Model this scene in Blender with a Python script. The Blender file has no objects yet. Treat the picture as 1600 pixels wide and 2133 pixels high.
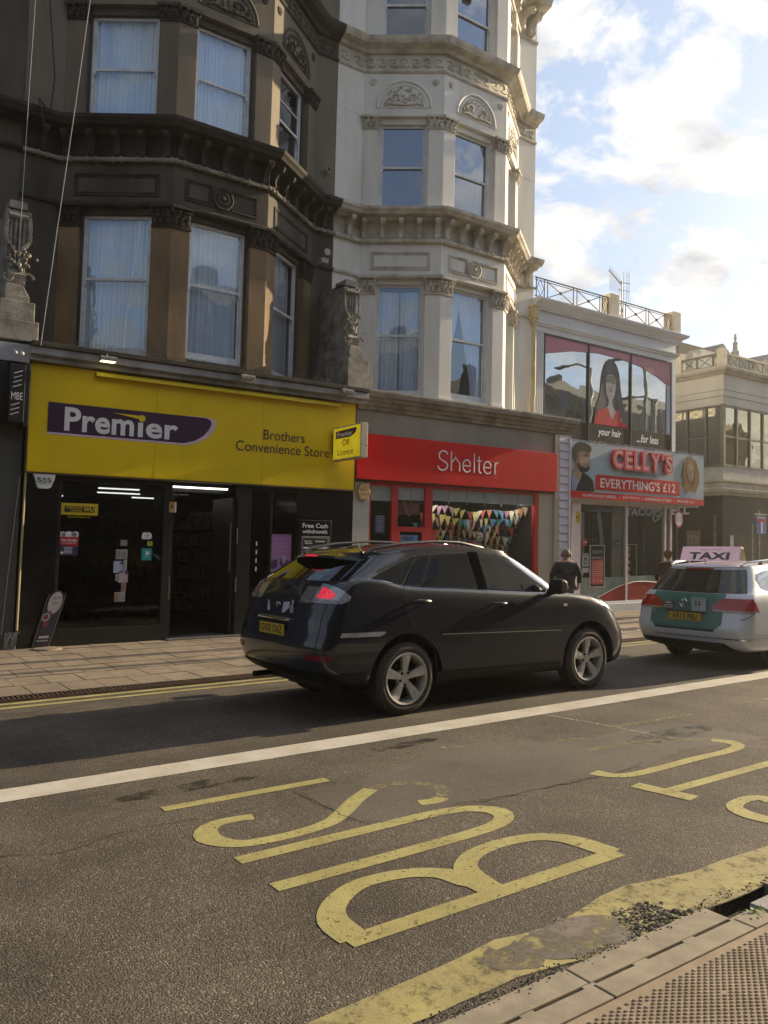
import bpy, bmesh, math, random
from mathutils import Vector, Matrix
random.seed(7)
R=math.radians
sc=bpy.context.scene
COL=sc.collection
# ---------------------------------------------------------------- camera
SLOPE=0.0203972                      # the street climbs gently towards +X
FPX,YAW,PIT,ROL=1674.87,0.618540,0.056132,0.024357
F=Vector((math.sin(YAW)*math.cos(PIT),math.cos(YAW)*math.cos(PIT),math.sin(PIT)))
r0=Vector((math.cos(YAW),-math.sin(YAW),0)); u0=r0.cross(F)
rr=r0*math.cos(ROL)+u0*math.sin(ROL); uu=rr.cross(F)
cam=bpy.data.cameras.new('camera'); co=bpy.data.objects.new('camera',cam); COL.objects.link(co)
cam.sensor_fit='HORIZONTAL'; cam.sensor_width=36; cam.lens=FPX/1600*36
cam.clip_end=2000; cam.clip_start=.05
M=Matrix.Identity(4)
for i in range(3):
    M[i][0]=rr[i]; M[i][1]=uu[i]; M[i][2]=-F[i]
M[2][3]=1.664
co.matrix_world=M
sc.camera=co
# ---------------------------------------------------------------- world and sun
SUN_EL=R(21); SUN_AZ=R(92.2)           # azimuth measured from +Y towards +X
w=bpy.data.worlds.new("World"); sc.world=w; w.use_nodes=True
nt=w.node_tree; N=nt.nodes; Lk=nt.links; N.clear()
def nd(nt,t,**k):
    n=nt.nodes.new(t)
    for a,b in k.items():
        if a.startswith('i_'): n.inputs[a[2:].replace('_',' ')].default_value=b
        else: setattr(n,a,b)
    return n
sky=nd(nt,'ShaderNodeTexSky',sky_type='NISHITA',sun_disc=False,sun_elevation=SUN_EL,sun_rotation=SUN_AZ,air_density=1.0,dust_density=1.6,ozone_density=1.2)
tc=nd(nt,'ShaderNodeTexCoord')
sep=nd(nt,'ShaderNodeSeparateXYZ'); Lk.new(tc.outputs['Generated'],sep.inputs[0])
add=nd(nt,'ShaderNodeMath',operation='ADD'); Lk.new(sep.outputs[2],add.inputs[0]); add.inputs[1].default_value=.22
mx=nd(nt,'ShaderNodeMath',operation='MAXIMUM'); Lk.new(add.outputs[0],mx.inputs[0]); mx.inputs[1].default_value=.05
dv=nd(nt,'ShaderNodeVectorMath',operation='DIVIDE'); Lk.new(tc.outputs['Generated'],dv.inputs[0])
cb=nd(nt,'ShaderNodeCombineXYZ'); [Lk.new(mx.outputs[0],cb.inputs[i]) for i in range(3)]
Lk.new(cb.outputs[0],dv.inputs[1])
mp=nd(nt,'ShaderNodeMapping'); Lk.new(dv.outputs[0],mp.inputs[0]); mp.inputs['Location'].default_value=(7.7,3.3,0); mp.inputs['Scale'].default_value=(1,1,.35)
n1=nd(nt,'ShaderNodeTexNoise',i_Scale=4.3,i_Detail=12.0,i_Roughness=.6,i_Distortion=.3); Lk.new(mp.outputs[0],n1.inputs['Vector'])
cr=nd(nt,'ShaderNodeValToRGB'); Lk.new(n1.outputs[0],cr.inputs[0])
cr.color_ramp.elements[0].position=.465; cr.color_ramp.elements[1].position=.545
n2=nd(nt,'ShaderNodeTexNoise',i_Scale=3.6,i_Detail=6.0,i_Roughness=.55); 
mp2=nd(nt,'ShaderNodeMapping'); Lk.new(dv.outputs[0],mp2.inputs[0]); mp2.inputs['Location'].default_value=(4.1,.3,2)
Lk.new(mp2.outputs[0],n2.inputs['Vector'])
cc=nd(nt,'ShaderNodeValToRGB'); Lk.new(n2.outputs[0],cc.inputs[0])
cc.color_ramp.elements[0].position=.42; cc.color_ramp.elements[0].color=(.58,.61,.67,1)
cc.color_ramp.elements[1].position=.56; cc.color_ramp.elements[1].color=(1.0,.985,.96,1)
# brightness of cloud rises towards the sun side
sd=Vector((math.sin(SUN_AZ)*math.cos(SUN_EL),math.cos(SUN_AZ)*math.cos(SUN_EL),math.sin(SUN_EL)))
dt=nd(nt,'ShaderNodeVectorMath',operation='DOT_PRODUCT'); Lk.new(tc.outputs['Generated'],dt.inputs[0]); dt.inputs[1].default_value=sd
mr=nd(nt,'ShaderNodeMapRange'); Lk.new(dt.outputs['Value'],mr.inputs['Value'])
mr.inputs['From Min'].default_value=-.25; mr.inputs['From Max'].default_value=.75; mr.inputs['To Min'].default_value=2.8; mr.inputs['To Max'].default_value=6.0
cm=nd(nt,'ShaderNodeVectorMath',operation='SCALE'); Lk.new(cc.outputs[0],cm.inputs[0]); Lk.new(mr.outputs[0],cm.inputs['Scale'])
# thin high haze veil over the blue
veil=nd(nt,'ShaderNodeMix',data_type='RGBA'); veil.inputs[0].default_value=.5
Lk.new(sky.outputs[0],veil.inputs[6]); 
vc=nd(nt,'ShaderNodeVectorMath',operation='SCALE'); vc.inputs[0].default_value=(.62,.76,1.0); Lk.new(mr.outputs[0],vc.inputs['Scale']); Lk.new(vc.outputs[0],veil.inputs[7])
mix=nd(nt,'ShaderNodeMix',data_type='RGBA'); Lk.new(cr.outputs[0],mix.inputs[0]); Lk.new(veil.outputs[2],mix.inputs[6]); Lk.new(cm.outputs[0],mix.inputs[7])
bg=nd(nt,'ShaderNodeBackground'); Lk.new(mix.outputs[2],bg.inputs[0]); bg.inputs[1].default_value=.1
ow=nd(nt,'ShaderNodeOutputWorld'); Lk.new(bg.outputs[0],ow.inputs[0])
sl=bpy.data.lights.new('sun','SUN'); so=bpy.data.objects.new('sun',sl); COL.objects.link(so)
sl.energy=5.0; sl.angle=R(.55); sl.color=(1,.80,.52)
so.rotation_euler=(-sd).to_track_quat('-Z','Y').to_euler(); so.location=(0,0,60)
sc.view_settings.view_transform='Standard'; sc.view_settings.look='None'; sc.view_settings.exposure=0.85; sc.view_settings.gamma=1
sc.cycles.max_bounces=6; sc.cycles.transparent_max_bounces=12; sc.cycles.caustics_reflective=False; sc.cycles.caustics_refractive=False
# ---------------------------------------------------------------- materials
MC={}
def mat(name,col,rough=.6,col2=None,ns=4.,amt=.5,bump=0,bs=60.,metal=0,emis=0,spec=.5,coat=0,streak=0,det=6,wear=None,pos=(.35,.65),bdist=.02):
    if name in MC: return MC[name]
    m=bpy.data.materials.new(name); m.use_nodes=True; t=m.node_tree; p=t.nodes['Principled BSDF']
    p.inputs['Roughness'].default_value=rough; p.inputs['Metallic'].default_value=metal; p.inputs['Specular IOR Level'].default_value=spec
    if coat: p.inputs['Coat Weight'].default_value=coat; p.inputs['Coat Roughness'].default_value=.03
    c=(*col,1); tcn=nd(t,'ShaderNodeNewGeometry').outputs['Position']
    if col2 is None: col2=tuple(x*.82 for x in col)
    mpn=nd(t,'ShaderNodeMapping'); t.links.new(tcn,mpn.inputs[0])
    if streak: mpn.inputs['Scale'].default_value=(1,1,streak)
    nn=nd(t,'ShaderNodeTexNoise',i_Scale=ns,i_Detail=float(det),i_Roughness=.6); t.links.new(mpn.outputs[0],nn.inputs['Vector'])
    rp=nd(t,'ShaderNodeValToRGB'); t.links.new(nn.outputs[0],rp.inputs[0])
    rp.color_ramp.elements[0].position=pos[0]; rp.color_ramp.elements[1].position=pos[1]
    rp.color_ramp.elements[0].color=(*col2,1); rp.color_ramp.elements[1].color=c
    t.links.new(rp.outputs[0],p.inputs['Base Color'])
    if emis:
        t.links.new(rp.outputs[0],p.inputs['Emission Color']); p.inputs['Emission Strength'].default_value=emis
    if bump:
        bn=nd(t,'ShaderNodeTexNoise',i_Scale=bs,i_Detail=4.0); t.links.new(tcn,bn.inputs['Vector'])
        bp=nd(t,'ShaderNodeBump'); bp.inputs['Strength'].default_value=bump; bp.inputs['Distance'].default_value=bdist
        t.links.new(bn.outputs[0],bp.inputs['Height']); t.links.new(bp.outputs[0],p.inputs['Normal'])
    if wear:   # (scale, lo, hi) worn paint: see-through where worn
        wn=nd(t,'ShaderNodeTexNoise',i_Scale=wear[0],i_Detail=8.0,i_Roughness=.75); t.links.new(tcn,wn.inputs['Vector'])
        wr=nd(t,'ShaderNodeMapRange'); t.links.new(wn.outputs[0],wr.inputs['Value'])
        wr.inputs['From Min'].default_value=wear[1]; wr.inputs['From Max'].default_value=wear[2]
        t.links.new(wr.outputs[0],p.inputs['Alpha'])
    MC[name]=m; return m
def glass(name,tint=(1,1,1),refl=.35,rough=.0,boost=1.0,gcol=(.92,.96,1)):
    m=bpy.data.materials.new(name); m.use_nodes=True; t=m.node_tree; t.nodes.clear()
    o=nd(t,'ShaderNodeOutputMaterial'); mxs=nd(t,'ShaderNodeMixShader')
    tr=nd(t,'ShaderNodeBsdfTransparent'); tr.inputs[0].default_value=(*tint,1)
    gl=nd(t,'ShaderNodeBsdfGlossy'); gl.inputs[0].default_value=(*gcol,1); gl.inputs['Roughness'].default_value=rough
    lwn=nd(t,'ShaderNodeLayerWeight'); lwn.inputs[0].default_value=.5
    lw=nd(t,'ShaderNodeMath',operation='POWER'); t.links.new(lwn.outputs['Facing'],lw.inputs[0]); lw.inputs[1].default_value=4.0
    ma=nd(t,'ShaderNodeMath',operation='MULTIPLY_ADD'); t.links.new(lw.outputs[0],ma.inputs[0]); ma.inputs[1].default_value=boost; ma.inputs[2].default_value=refl; ma.use_clamp=True
    t.links.new(ma.outputs[0],mxs.inputs[0]); t.links.new(tr.outputs[0],mxs.inputs[1]); t.links.new(gl.outputs[0],mxs.inputs[2]); t.links.new(mxs.outputs[0],o.inputs[0])
    # slight waviness of old glass
    g=nd(t,'ShaderNodeNewGeometry'); nn=nd(t,'ShaderNodeTexNoise',i_Scale=1.6,i_Detail=1.0); t.links.new(g.outputs['Position'],nn.inputs['Vector'])
    b=nd(t,'ShaderNodeBump'); b.inputs['Strength'].default_value=.12; b.inputs['Distance'].default_value=.03; t.links.new(nn.outputs[0],b.inputs['Height']); t.links.new(b.outputs[0],gl.inputs['Normal'])
    MC[name]=m; return m
# ---------------------------------------------------------------- mesh builder
class B:
    def __init__(s): s.v=[];s.f=[];s.mi=[];s.T=None;s.smooth=False
    def add(s,vs,fs,mi=0):
        n=len(s.v)
        s.v+= [tuple(s.T(*p)) if s.T else tuple(p) for p in vs]
        s.f+= [tuple(i+n for i in f) for f in fs]; s.mi+=[mi]*len(fs); return s
    def box(s,x0,x1,y0,y1,z0,z1,mi=0):
        return s.add([(x0,y0,z0),(x1,y0,z0),(x1,y1,z0),(x0,y1,z0),(x0,y0,z1),(x1,y0,z1),(x1,y1,z1),(x0,y1,z1)],
              [(0,3,2,1),(4,5,6,7),(0,1,5,4),(1,2,6,5),(2,3,7,6),(3,0,4,7)],mi)
    def prism(s,poly,a0,a1,ax='y',mi=0):
        f={'y':lambda p,a:(p[0],a,p[1]),'x':lambda p,a:(a,p[0],p[1]),'z':lambda p,a:(p[0],p[1],a)}[ax]
        n=len(poly)
        return s.add([f(p,a0) for p in poly]+[f(p,a1) for p in poly],[tuple(range(n))[::-1],tuple(range(n,2*n))]+[(i,(i+1)%n,n+(i+1)%n,n+i) for i in range(n)],mi)
    def quad(s,a,b,c,d,mi=0): return s.add([a,b,c,d],[(0,1,2,3)],mi)
    def tube(s,pts,r,n=6,mi=0,closed=False):
        pts=[Vector(p) for p in pts]; k=len(pts); vs=[]; fs=[]
        rad=r if isinstance(r,(list,tuple)) else [r]*k
        prev=None
        for i,p in enumerate(pts):
            a=pts[(i-1)%k] if (i>0 or closed) else p; b=pts[(i+1)%k] if (i<k-1 or closed) else p
            d=(b-a).normalized() if (b-a).length>1e-9 else Vector((0,0,1))
            if prev is None:
                up=Vector((0,0,1)) if abs(d.z)<.9 else Vector((1,0,0)); e1=d.cross(up).normalized()
            else: e1=(prev-d*prev.dot(d)).normalized()
            prev=e1; e2=d.cross(e1)
            for j in range(n):
                t=2*math.pi*j/n; vs.append(p+(e1*math.cos(t)+e2*math.sin(t))*rad[i])
        for i in range(k if closed else k-1):
            for j in range(n):
                a=i*n+j;b=i*n+(j+1)%n;c=((i+1)%k)*n+(j+1)%n;d=((i+1)%k)*n+j; fs.append((a,b,c,d))
        if not closed: fs+= [tuple(range(n))[::-1],tuple(range((k-1)*n,k*n))]
        return s.add(vs,fs,mi)
    def lathe(s,prof,c=(0,0,0),ax='z',n=24,mi=0,a0=0,a1=2*math.pi):
        full=abs(a1-a0-2*math.pi)<1e-6; m=n if full else n+1; vs=[];fs=[]
        for (r,h) in prof:
            for j in range(m):
                t=a0+(a1-a0)*j/n; x,y=r*math.cos(t),r*math.sin(t)
                p={'z':(x,y,h),'y':(x,h,y),'x':(h,x,y)}[ax]; vs.append((p[0]+c[0],p[1]+c[1],p[2]+c[2]))
        for i in range(len(prof)-1):
            for j in range(n):
                a=i*m+j;b=i*m+(j+1)%m; fs.append((a,b,b+m,a+m))
        return s.add(vs,fs,mi)
    def ball(s,c,r,sc=(1,1,1),n=8,mi=0):
        prof=[];vs=[];fs=[];k=max(3,n//2)
        for i in range(k+1):
            ph=math.pi*i/k
            for j in range(n):
                t=2*math.pi*j/n; vs.append((c[0]+r*sc[0]*math.sin(ph)*math.cos(t),c[1]+r*sc[1]*math.sin(ph)*math.sin(t),c[2]+r*sc[2]*math.cos(ph)))
        for i in range(k):
            for j in range(n):
                a=i*n+j;b=i*n+(j+1)%n; fs.append((a,b,b+n,a+n))
        return s.add(vs,fs,mi)
    def sweep(s,prof,path,mi=0,closed=True):
        # prof: (out,z); path: plan points left to right, out is to the right-hand side (towards -Y)
        P=[Vector((p[0],p[1])) for p in path]; k=len(P); m=len(prof); vs=[];fs=[]
        for i in range(k):
            ns=[]
            if i>0: d=(P[i]-P[i-1]).normalized(); ns.append(Vector((d.y,-d.x)))
            if i<k-1: d=(P[i+1]-P[i]).normalized(); ns.append(Vector((d.y,-d.x)))
            n=sum(ns,Vector((0,0)))/len(ns); n=n/n.length_squared
            for (o,z) in prof: vs.append((P[i].x+n.x*o,P[i].y+n.y*o,z))
        mm=m if closed else m-1
        for i in range(k-1):
            for j in range(mm):
                a=i*m+j;b=i*m+(j+1)%m; fs.append((a,b,b+m,a+m))
        if closed: fs+=[tuple(range(m)),tuple(range((k-1)*m,k*m))[::-1]]
        return s.add(vs,fs,mi)
ORG={}
def obj(name,b,m,parent=None,label=None,smooth=None,bevel=0,loc=None,flip=True,kind=None):
    ms=m if isinstance(m,(list,tuple)) else [m]
    me=bpy.data.meshes.new(name)
    o=bpy.data.objects.new(name,me); COL.objects.link(o)
    if parent is not None: off=ORG.get(parent.name,Vector((0,0,0)))
    elif loc is not None: off=Vector(loc)
    else:
        xs=[v[0] for v in b.v];ys=[v[1] for v in b.v];zs=[v[2] for v in b.v]
        off=Vector(((min(xs)+max(xs))/2,(min(ys)+max(ys))/2,min(zs)))
    me.from_pydata([(v[0]-off.x,v[1]-off.y,v[2]-off.z) for v in b.v],[],b.f)
    for x in ms: me.materials.append(x)
    for i,p in enumerate(me.polygons): p.material_index=b.mi[i]
    if flip:
        bm=bmesh.new(); bm.from_mesh(me); bmesh.ops.recalc_face_normals(bm,faces=bm.faces); bm.to_mesh(me); bm.free()
    if b.smooth if smooth is None else smooth:
        me.shade_smooth(); me.set_sharp_from_angle(angle=R(38))
    me.update()
    if parent is not None: o.parent=parent
    else: o.location=off
    ORG[o.name]=off
    if bevel:
        md=o.modifiers.new('bevel','BEVEL'); md.width=bevel; md.segments=2; md.limit_method='ANGLE'; md.angle_limit=R(50)
    if label: o['label']=label
    if kind: o['kind']=kind
    return o
def tag(o,label,cat,group=None,kind=None):
    o['label']=label; o['category']=cat
    if group: o['group']=group
    if kind: o['kind']=kind
    return o
def thing(name,label,cat,loc=(0,0,0),group=None,local=False):
    o=bpy.data.objects.new(name,None); COL.objects.link(o); o.location=loc; o.empty_display_size=.2
    ORG[o.name]=Vector((0,0,0)) if local else Vector(loc)
    return tag(o,label,cat,group)
def struct(name,b,m,**k):
    o=obj(name,b,m,**k); o['kind']='structure'; return o
def copy_tree(o,parent=None):
    c=o.copy(); COL.objects.link(c); c.parent=parent; ORG[c.name]=ORG.get(o.name,Vector((0,0,0)))
    for ch in list(o.children): copy_tree(ch,c)
    return c
# ---------------------------------------------------------------- lettering (outlines of the built-in font turned to mesh)
TC={}
def text2d(s,bold=0.0):
    key=(s,bold)
    if key in TC: return TC[key]
    cu=bpy.data.curves.new('t','FONT'); cu.body=s; cu.resolution_u=4; cu.offset=bold; cu.fill_mode='FRONT'
    if bold>.012: cu.space_character=1+bold*1.4
    o=bpy.data.objects.new('t',cu); COL.objects.link(o); bpy.context.view_layer.update()
    me=bpy.data.meshes.new_from_object(o.evaluated_get(bpy.context.evaluated_depsgraph_get()))
    vs=[(v.co.x,v.co.y) for v in me.vertices]; fs=[tuple(p.vertices) for p in me.polygons]
    bpy.data.objects.remove(o); bpy.data.curves.remove(cu); bpy.data.meshes.remove(me)
    xs=[v[0] for v in vs]; ys=[v[1] for v in vs]
    x0,x1,y0,y1=min(xs),max(xs),min(ys),max(ys)
    TC[key]=([((x-x0)/(x1-x0),(y-y0)/(y1-y0)) for x,y in vs],fs); return TC[key]
def text(b,s,o,u,v,w,h,mi=0,bold=0.0,shear=0.0):
    # o lower-left corner, u right unit vector, v up unit vector, w x h is the size of the inked box
    vs,fs=text2d(s,bold); o=Vector(o);u=Vector(u);v=Vector(v)
    b.add([o+u*(x*w+y*h*shear)+v*(y*h) for x,y in vs],fs,mi); return b
XP=(1,0,0); ZP=(0,0,1); YN=(0,-1,0)
def disc(b,c,r,y,n=20,mi=0,sx=1.,sz=1.):
    return b.add([(c[0]+r*sx*math.cos(2*math.pi*i/n),y,c[1]+r*sz*math.sin(2*math.pi*i/n)) for i in range(n)],[tuple(range(n))],mi)
def card(b,x0,x1,y,z0,z1,t=.004,mi=0): return b.box(x0,x1,y-t,y,z0,z1,mi)
STK={"b_l1":[[1.975,2.911],[1.974,3.043],[2.002,3.145],[2.074,3.238],[2.19,3.319],[2.318,3.364],[2.491,3.354],[2.638,3.3],[2.731,3.211],[2.759,3.098],[2.789,3.042],[2.794,2.935]],"b_l2":[[2.794,2.935],[2.815,3.071],[2.85,3.19],[2.924,3.274],[3.05,3.34],[3.251,3.369],[3.481,3.332],[3.596,3.245],[3.645,3.132],[3.67,2.917]],"u":[[1.93,3.562],[2.3,3.564],[2.8,3.568],[3.2,3.578],[3.42,3.6],[3.56,3.655],[3.625,3.74],[3.615,3.83],[3.53,3.915],[3.38,3.962],[3.15,3.978],[2.7,3.975],[2.3,3.972],[1.93,3.97]],"s":[[2.309,4.554],[2.207,4.576],[2.066,4.568],[1.97,4.483],[1.937,4.361],[1.979,4.254],[2.06,4.18],[2.216,4.152],[2.422,4.154],[2.638,4.202],[2.815,4.315],[3.02,4.481],[3.231,4.616],[3.423,4.635],[3.565,4.552],[3.634,4.403],[3.605,4.277],[3.52,4.196],[3.423,4.166],[3.324,4.196]],"t_bar":[[4.835,3.656],[4.909,3.232]],"t_stem":[[4.882,3.424],[6.208,3.444],[7.517,3.411]],"o":[[4.847,4.032],[4.872,3.935],[4.945,3.86],[5.095,3.825],[5.396,3.822],[5.82,3.833],[6.186,3.824],[6.44,3.846],[6.543,3.898],[6.581,3.989],[6.513,4.125],[6.379,4.242],[5.875,4.37]],"o2":[[5.315,4.488],[5.619,4.497],[5.97,4.441],[6.337,4.383]],"s2":[[5.293,2.908],[5.288,2.993],[5.171,3.029],[5.0,3.001],[4.924,2.927],[4.894,2.825],[4.906,2.723],[4.939,2.609]],"thin":[[6.084,5.676],[6.161,5.31],[6.211,4.948],[6.265,4.527]],"frag1":[[4.347,5.218],[4.612,5.125]],"frag2":[[5.37,4.859],[5.632,4.758]],"patch":[[4.326,5.359],[4.401,5.396],[4.536,5.28],[4.951,5.074],[5.297,4.889],[5.54,4.773],[6.015,4.791],[6.41,4.816],[6.744,4.779],[6.974,4.594],[7.001,3.922],[6.74,3.928],[6.48,3.967],[6.017,4.061],[5.287,3.931],[5.046,3.939],[4.712,3.958],[4.524,3.989],[4.307,3.97],[4.103,3.933],[3.927,3.957],[3.719,4.0],[3.526,4.051],[3.179,3.926],[2.952,3.944],[2.847,4.015],[2.768,4.159],[2.798,4.399],[2.791,4.609],[2.783,4.833],[2.94,4.86],[3.067,4.845],[3.217,4.805],[3.491,4.94],[3.825,4.994],[3.954,5.055]],"y_up":[[1.332,2.458],[1.501,2.496],[2.082,2.523],[2.197,2.531],[2.323,2.546],[2.459,2.565],[2.579,2.535],[2.744,2.519],[2.859,2.525],[3.005,2.553],[3.168,2.59],[3.374,2.603],[3.524,2.567],[3.648,2.544],[3.815,2.511],[4.053,2.517],[4.476,2.485],[5.036,2.408]],"y_lo":[[1.674,2.221],[1.804,2.286],[1.885,2.28],[2.021,2.289],[2.197,2.287],[2.316,2.295],[2.518,2.264],[2.619,2.244],[2.762,2.202],[2.899,2.192],[2.996,2.222],[3.133,2.215],[3.306,2.217],[3.481,2.225],[3.616,2.213],[3.787,2.208],[3.991,2.216],[4.627,2.213]],"hole":[[3.062,2.449],[3.294,2.421],[3.282,2.31],[3.332,2.224],[3.133,2.215],[2.985,2.225],[3.036,2.33]],"patch2":[[2.35,2.511],[2.535,2.491],[2.813,2.532],[2.986,2.488],[3.049,2.444],[2.993,2.242],[2.902,2.194],[2.765,2.204],[2.577,2.273],[2.431,2.295],[2.303,2.364],[2.279,2.459]],"crack1":[[2.207,2.107],[2.455,2.112]],"crack2":[[2.531,2.086],[2.754,2.062]],"crack3":[[2.857,2.069],[3.087,2.055]],"crack4":[[3.177,2.07],[3.428,2.048]],"patchdark":[[3.542,2.264],[3.669,2.289],[3.717,2.199],[3.919,2.176],[3.804,2.112],[3.617,2.119],[3.599,2.003],[3.482,2.011]]}
# ---------------------------------------------------------------- surfaces
def road_mat(name,c1,c2,c3,bump,scale,rough=.82,blotch=.35):
    m=bpy.data.materials.new(name); m.use_nodes=True; t=m.node_tree; p=t.nodes['Principled BSDF']
    g=nd(t,'ShaderNodeNewGeometry').outputs['Position']
    v=nd(t,'ShaderNodeTexVoronoi',i_Scale=scale); t.links.new(g,v.inputs['Vector'])
    rp=nd(t,'ShaderNodeValToRGB'); t.links.new(v.outputs['Color'],rp.inputs[0])
    rp.color_ramp.elements[0].position=.2; rp.color_ramp.elements[1].position=.8
    rp.color_ramp.elements[0].color=(*c1,1); rp.color_ramp.elements[1].color=(*c2,1)
    e=rp.color_ramp.elements.new(.93); e.color=(*c3,1)
    n=nd(t,'ShaderNodeTexNoise',i_Scale=1.1,i_Detail=6.0,i_Roughness=.6); t.links.new(g,n.inputs['Vector'])
    mr=nd(t,'ShaderNodeMapRange'); t.links.new(n.outputs[0],mr.inputs['Value']); mr.inputs['From Min'].default_value=.3; mr.inputs['From Max'].default_value=.7; mr.inputs['To Min'].default_value=1-blotch; mr.inputs['To Max'].default_value=1+blotch*.6
    sc_=nd(t,'ShaderNodeVectorMath',operation='SCALE'); t.links.new(rp.outputs[0],sc_.inputs[0]); t.links.new(mr.outputs[0],sc_.inputs['Scale'])
    t.links.new(sc_.outputs[0],p.inputs['Base Color']); p.inputs['Roughness'].default_value=rough; p.inputs['Specular IOR Level'].default_value=.35
    nb=nd(t,'ShaderNodeTexNoise',i_Scale=scale*.8,i_Detail=3.0); t.links.new(g,nb.inputs['Vector'])
    a=nd(t,'ShaderNodeMath',operation='MULTIPLY_ADD'); t.links.new(v.outputs['Distance'],a.inputs[0]); a.inputs[1].default_value=-.9; t.links.new(nb.outputs[0],a.inputs[2])
    b=nd(t,'ShaderNodeBump'); b.inputs['Strength'].default_value=bump; b.inputs['Distance'].default_value=.007; t.links.new(a.outputs[0],b.inputs['Height']); t.links.new(b.outputs[0],p.inputs['Normal'])
    MC[name]=m; return m
asphalt=road_mat('asphalt',(.060,.048,.037),(.128,.106,.083),(.26,.225,.18),.6,118,blotch=.42)
asph_smooth=road_mat('asphalt_smooth',(.084,.070,.057),(.118,.101,.083),(.17,.148,.122),.3,120,rough=.72,blotch=.3)
asph_dark=road_mat('asphalt_old',(.054,.044,.035),(.098,.083,.067),(.18,.155,.125),.5,105)
white_paint=mat('white_road_paint',(.52,.49,.43),.7,(.42,.38,.31),ns=3,bump=.25,bs=90,wear=(26,.30,.40),bdist=.004)
yellow_paint=mat('yellow_road_paint',(.37,.335,.13),.75,(.27,.235,.085),ns=3,bump=.5,bs=100,wear=(34,.33,.44),bdist=.005)
yellow_faint=mat('worn_yellow_paint',(.31,.28,.14),.75,(.24,.21,.11),ns=4,bump=.3,bs=100,wear=(14,.44,.66),bdist=.005)
yellow_smear=mat('smeared_yellow_paint',(.35,.31,.12),.75,(.25,.21,.10),ns=3,bump=.35,bs=60,wear=(11,.28,.50),bdist=.006)
patch_soft=mat('smeared_tar_patch',(.17,.145,.12),.7,(.11,.095,.08),ns=5,bump=.4,bs=90,wear=(9,.36,.56),bdist=.005)
slabm=mat('paving_slab',(.23,.185,.135),.85,(.15,.12,.09),ns=2.2,bump=.3,bs=120,bdist=.004)
slabm2=mat('paving_slab_pale',(.26,.21,.155),.85,(.18,.145,.11),ns=5,bump=.3,bs=120,bdist=.004)
kerbm=mat('kerb_stone',(.30,.26,.20),.85,(.22,.19,.145),ns=9,bump=.45,bs=190,bdist=.004)
tactm=mat('tactile_paving',(.30,.235,.165),.8,(.22,.165,.115),ns=7,bump=.25,bs=160,bdist=.003)
soil=mat('dark_joint',(.035,.03,.024),.95,(.02,.018,.015),ns=20,bump=.6,bs=60)
steel=mat('drain_steel',(.13,.085,.06),.6,(.06,.04,.03),ns=14,metal=.3,bump=.3,bs=120)
greymetal=mat('grey_cover_plate',(.30,.29,.29),.55,(.22,.21,.21),ns=8,bump=.2,bs=80)
# ---------------------------------------------------------------- ground, road, pavements
X0,X1=-14,95
b=B(); b.quad((-600,-600,-.07),(900,-600,-.07),(900,900,-.07),(-600,900,-.07)); struct('ground',b,soil)
b=B(); b.box(X0,X1,2.215,9.262,-.2,0); struct('road',b,asphalt)
b=B(); b.box(21.35,23.9,9.262,60,-.2,-.004); struct('side_road',b,asph_smooth)
# car side and bay side repairs, laid as thin sheets
def rough(P,amp,st=.05):
    Q=[]
    for i in range(len(P)):
        a=Vector(P[i]);c=Vector(P[(i+1)%len(P)]); k=max(1,int((c-a).length/st))
        for j in range(k): p=a.lerp(c,j/k); Q.append((p.x+random.gauss(0,amp),p.y+random.gauss(0,amp)))
    return Q
def sheet(name,poly,z,m,t=.0):
    if z>=.0078: z=.0034
    elif z==.004: z=.0015
    else: z*=.62
    b=B(); n=len(poly); b.add([(p[0],p[1],z) for p in poly],[tuple(range(n))]); return struct(name,b,m)
def ell_stroke(b,pts,wx,wy,z,round_=False):
    z=.0030+(z-.008)*.4
    P=[Vector(p) for p in pts]
    # refine by Catmull-Rom
    Q=[]
    for i in range(len(P)-1):
        a=P[max(0,i-1)];p0=P[i];p1=P[i+1];d=P[min(len(P)-1,i+2)]
        k=max(2,int((p1-p0).length/.05))
        for j in range(k):
            t=j/k; Q.append(.5*((2*p0)+(-a+p1)*t+(2*a-5*p0+4*p1-d)*t*t+(-a+3*p0-3*p1+d)*t**3) if len(P)>2 else p0.lerp(p1,t))
    Q.append(P[-1]); L=[];Rr=[]
    for i,q in enumerate(Q):
        d=(Q[min(i+1,len(Q)-1)]-Q[max(i-1,0)]).normalized(); n=Vector((-d.y,d.x))
        w=1/math.sqrt((n.x/(wx/2))**2+(n.y/(wy/2))**2)
        jt=1+random.uniform(-.012,.012)
        L.append(q+n*w*jt);Rr.append(q-n*w*jt)
    n=len(Q)
    b.add([(p.x,p.y,z) for p in L]+[(p.x,p.y,z) for p in Rr],[(i,i+1,n+i+1,n+i) for i in range(n-1)])
def wob(y,x0,x1,a=.006,st=.12):
    k=int((x1-x0)/st); return [(x0+(x1-x0)*i/k,y+random.uniform(-a,a)) for i in range(k+1)]
sheet('road_patch',rough(STK['patch'],.012,.06),.004,asph_smooth)
sheet('road_patch',wob(6.03,X0,60,.01,.4)+wob(6.28,X0,60,.015,.4)[::-1],.004,asph_dark)
sheet('road_patch',wob(8.55,1,6.2,.04,.3)+wob(8.87,1,6.2,.01,.3)[::-1],.004,asph_smooth)
for (y0,y1) in ((8.895,8.99),(9.12,9.215)):
    sheet('road_marking',wob(y0,X0,60,.006,.15)+wob(y1,X0,60,.006,.15)[::-1],.008,yellow_paint)
sheet('road_marking',wob(5.71,X0,80,.004,.2)+wob(6.01,X0,80,.004,.2)[::-1],.0085,white_paint)
b=B()
ell_stroke(b,[(1.93,2.90),(3.70,2.905)],.16,.105,.008)
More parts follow.
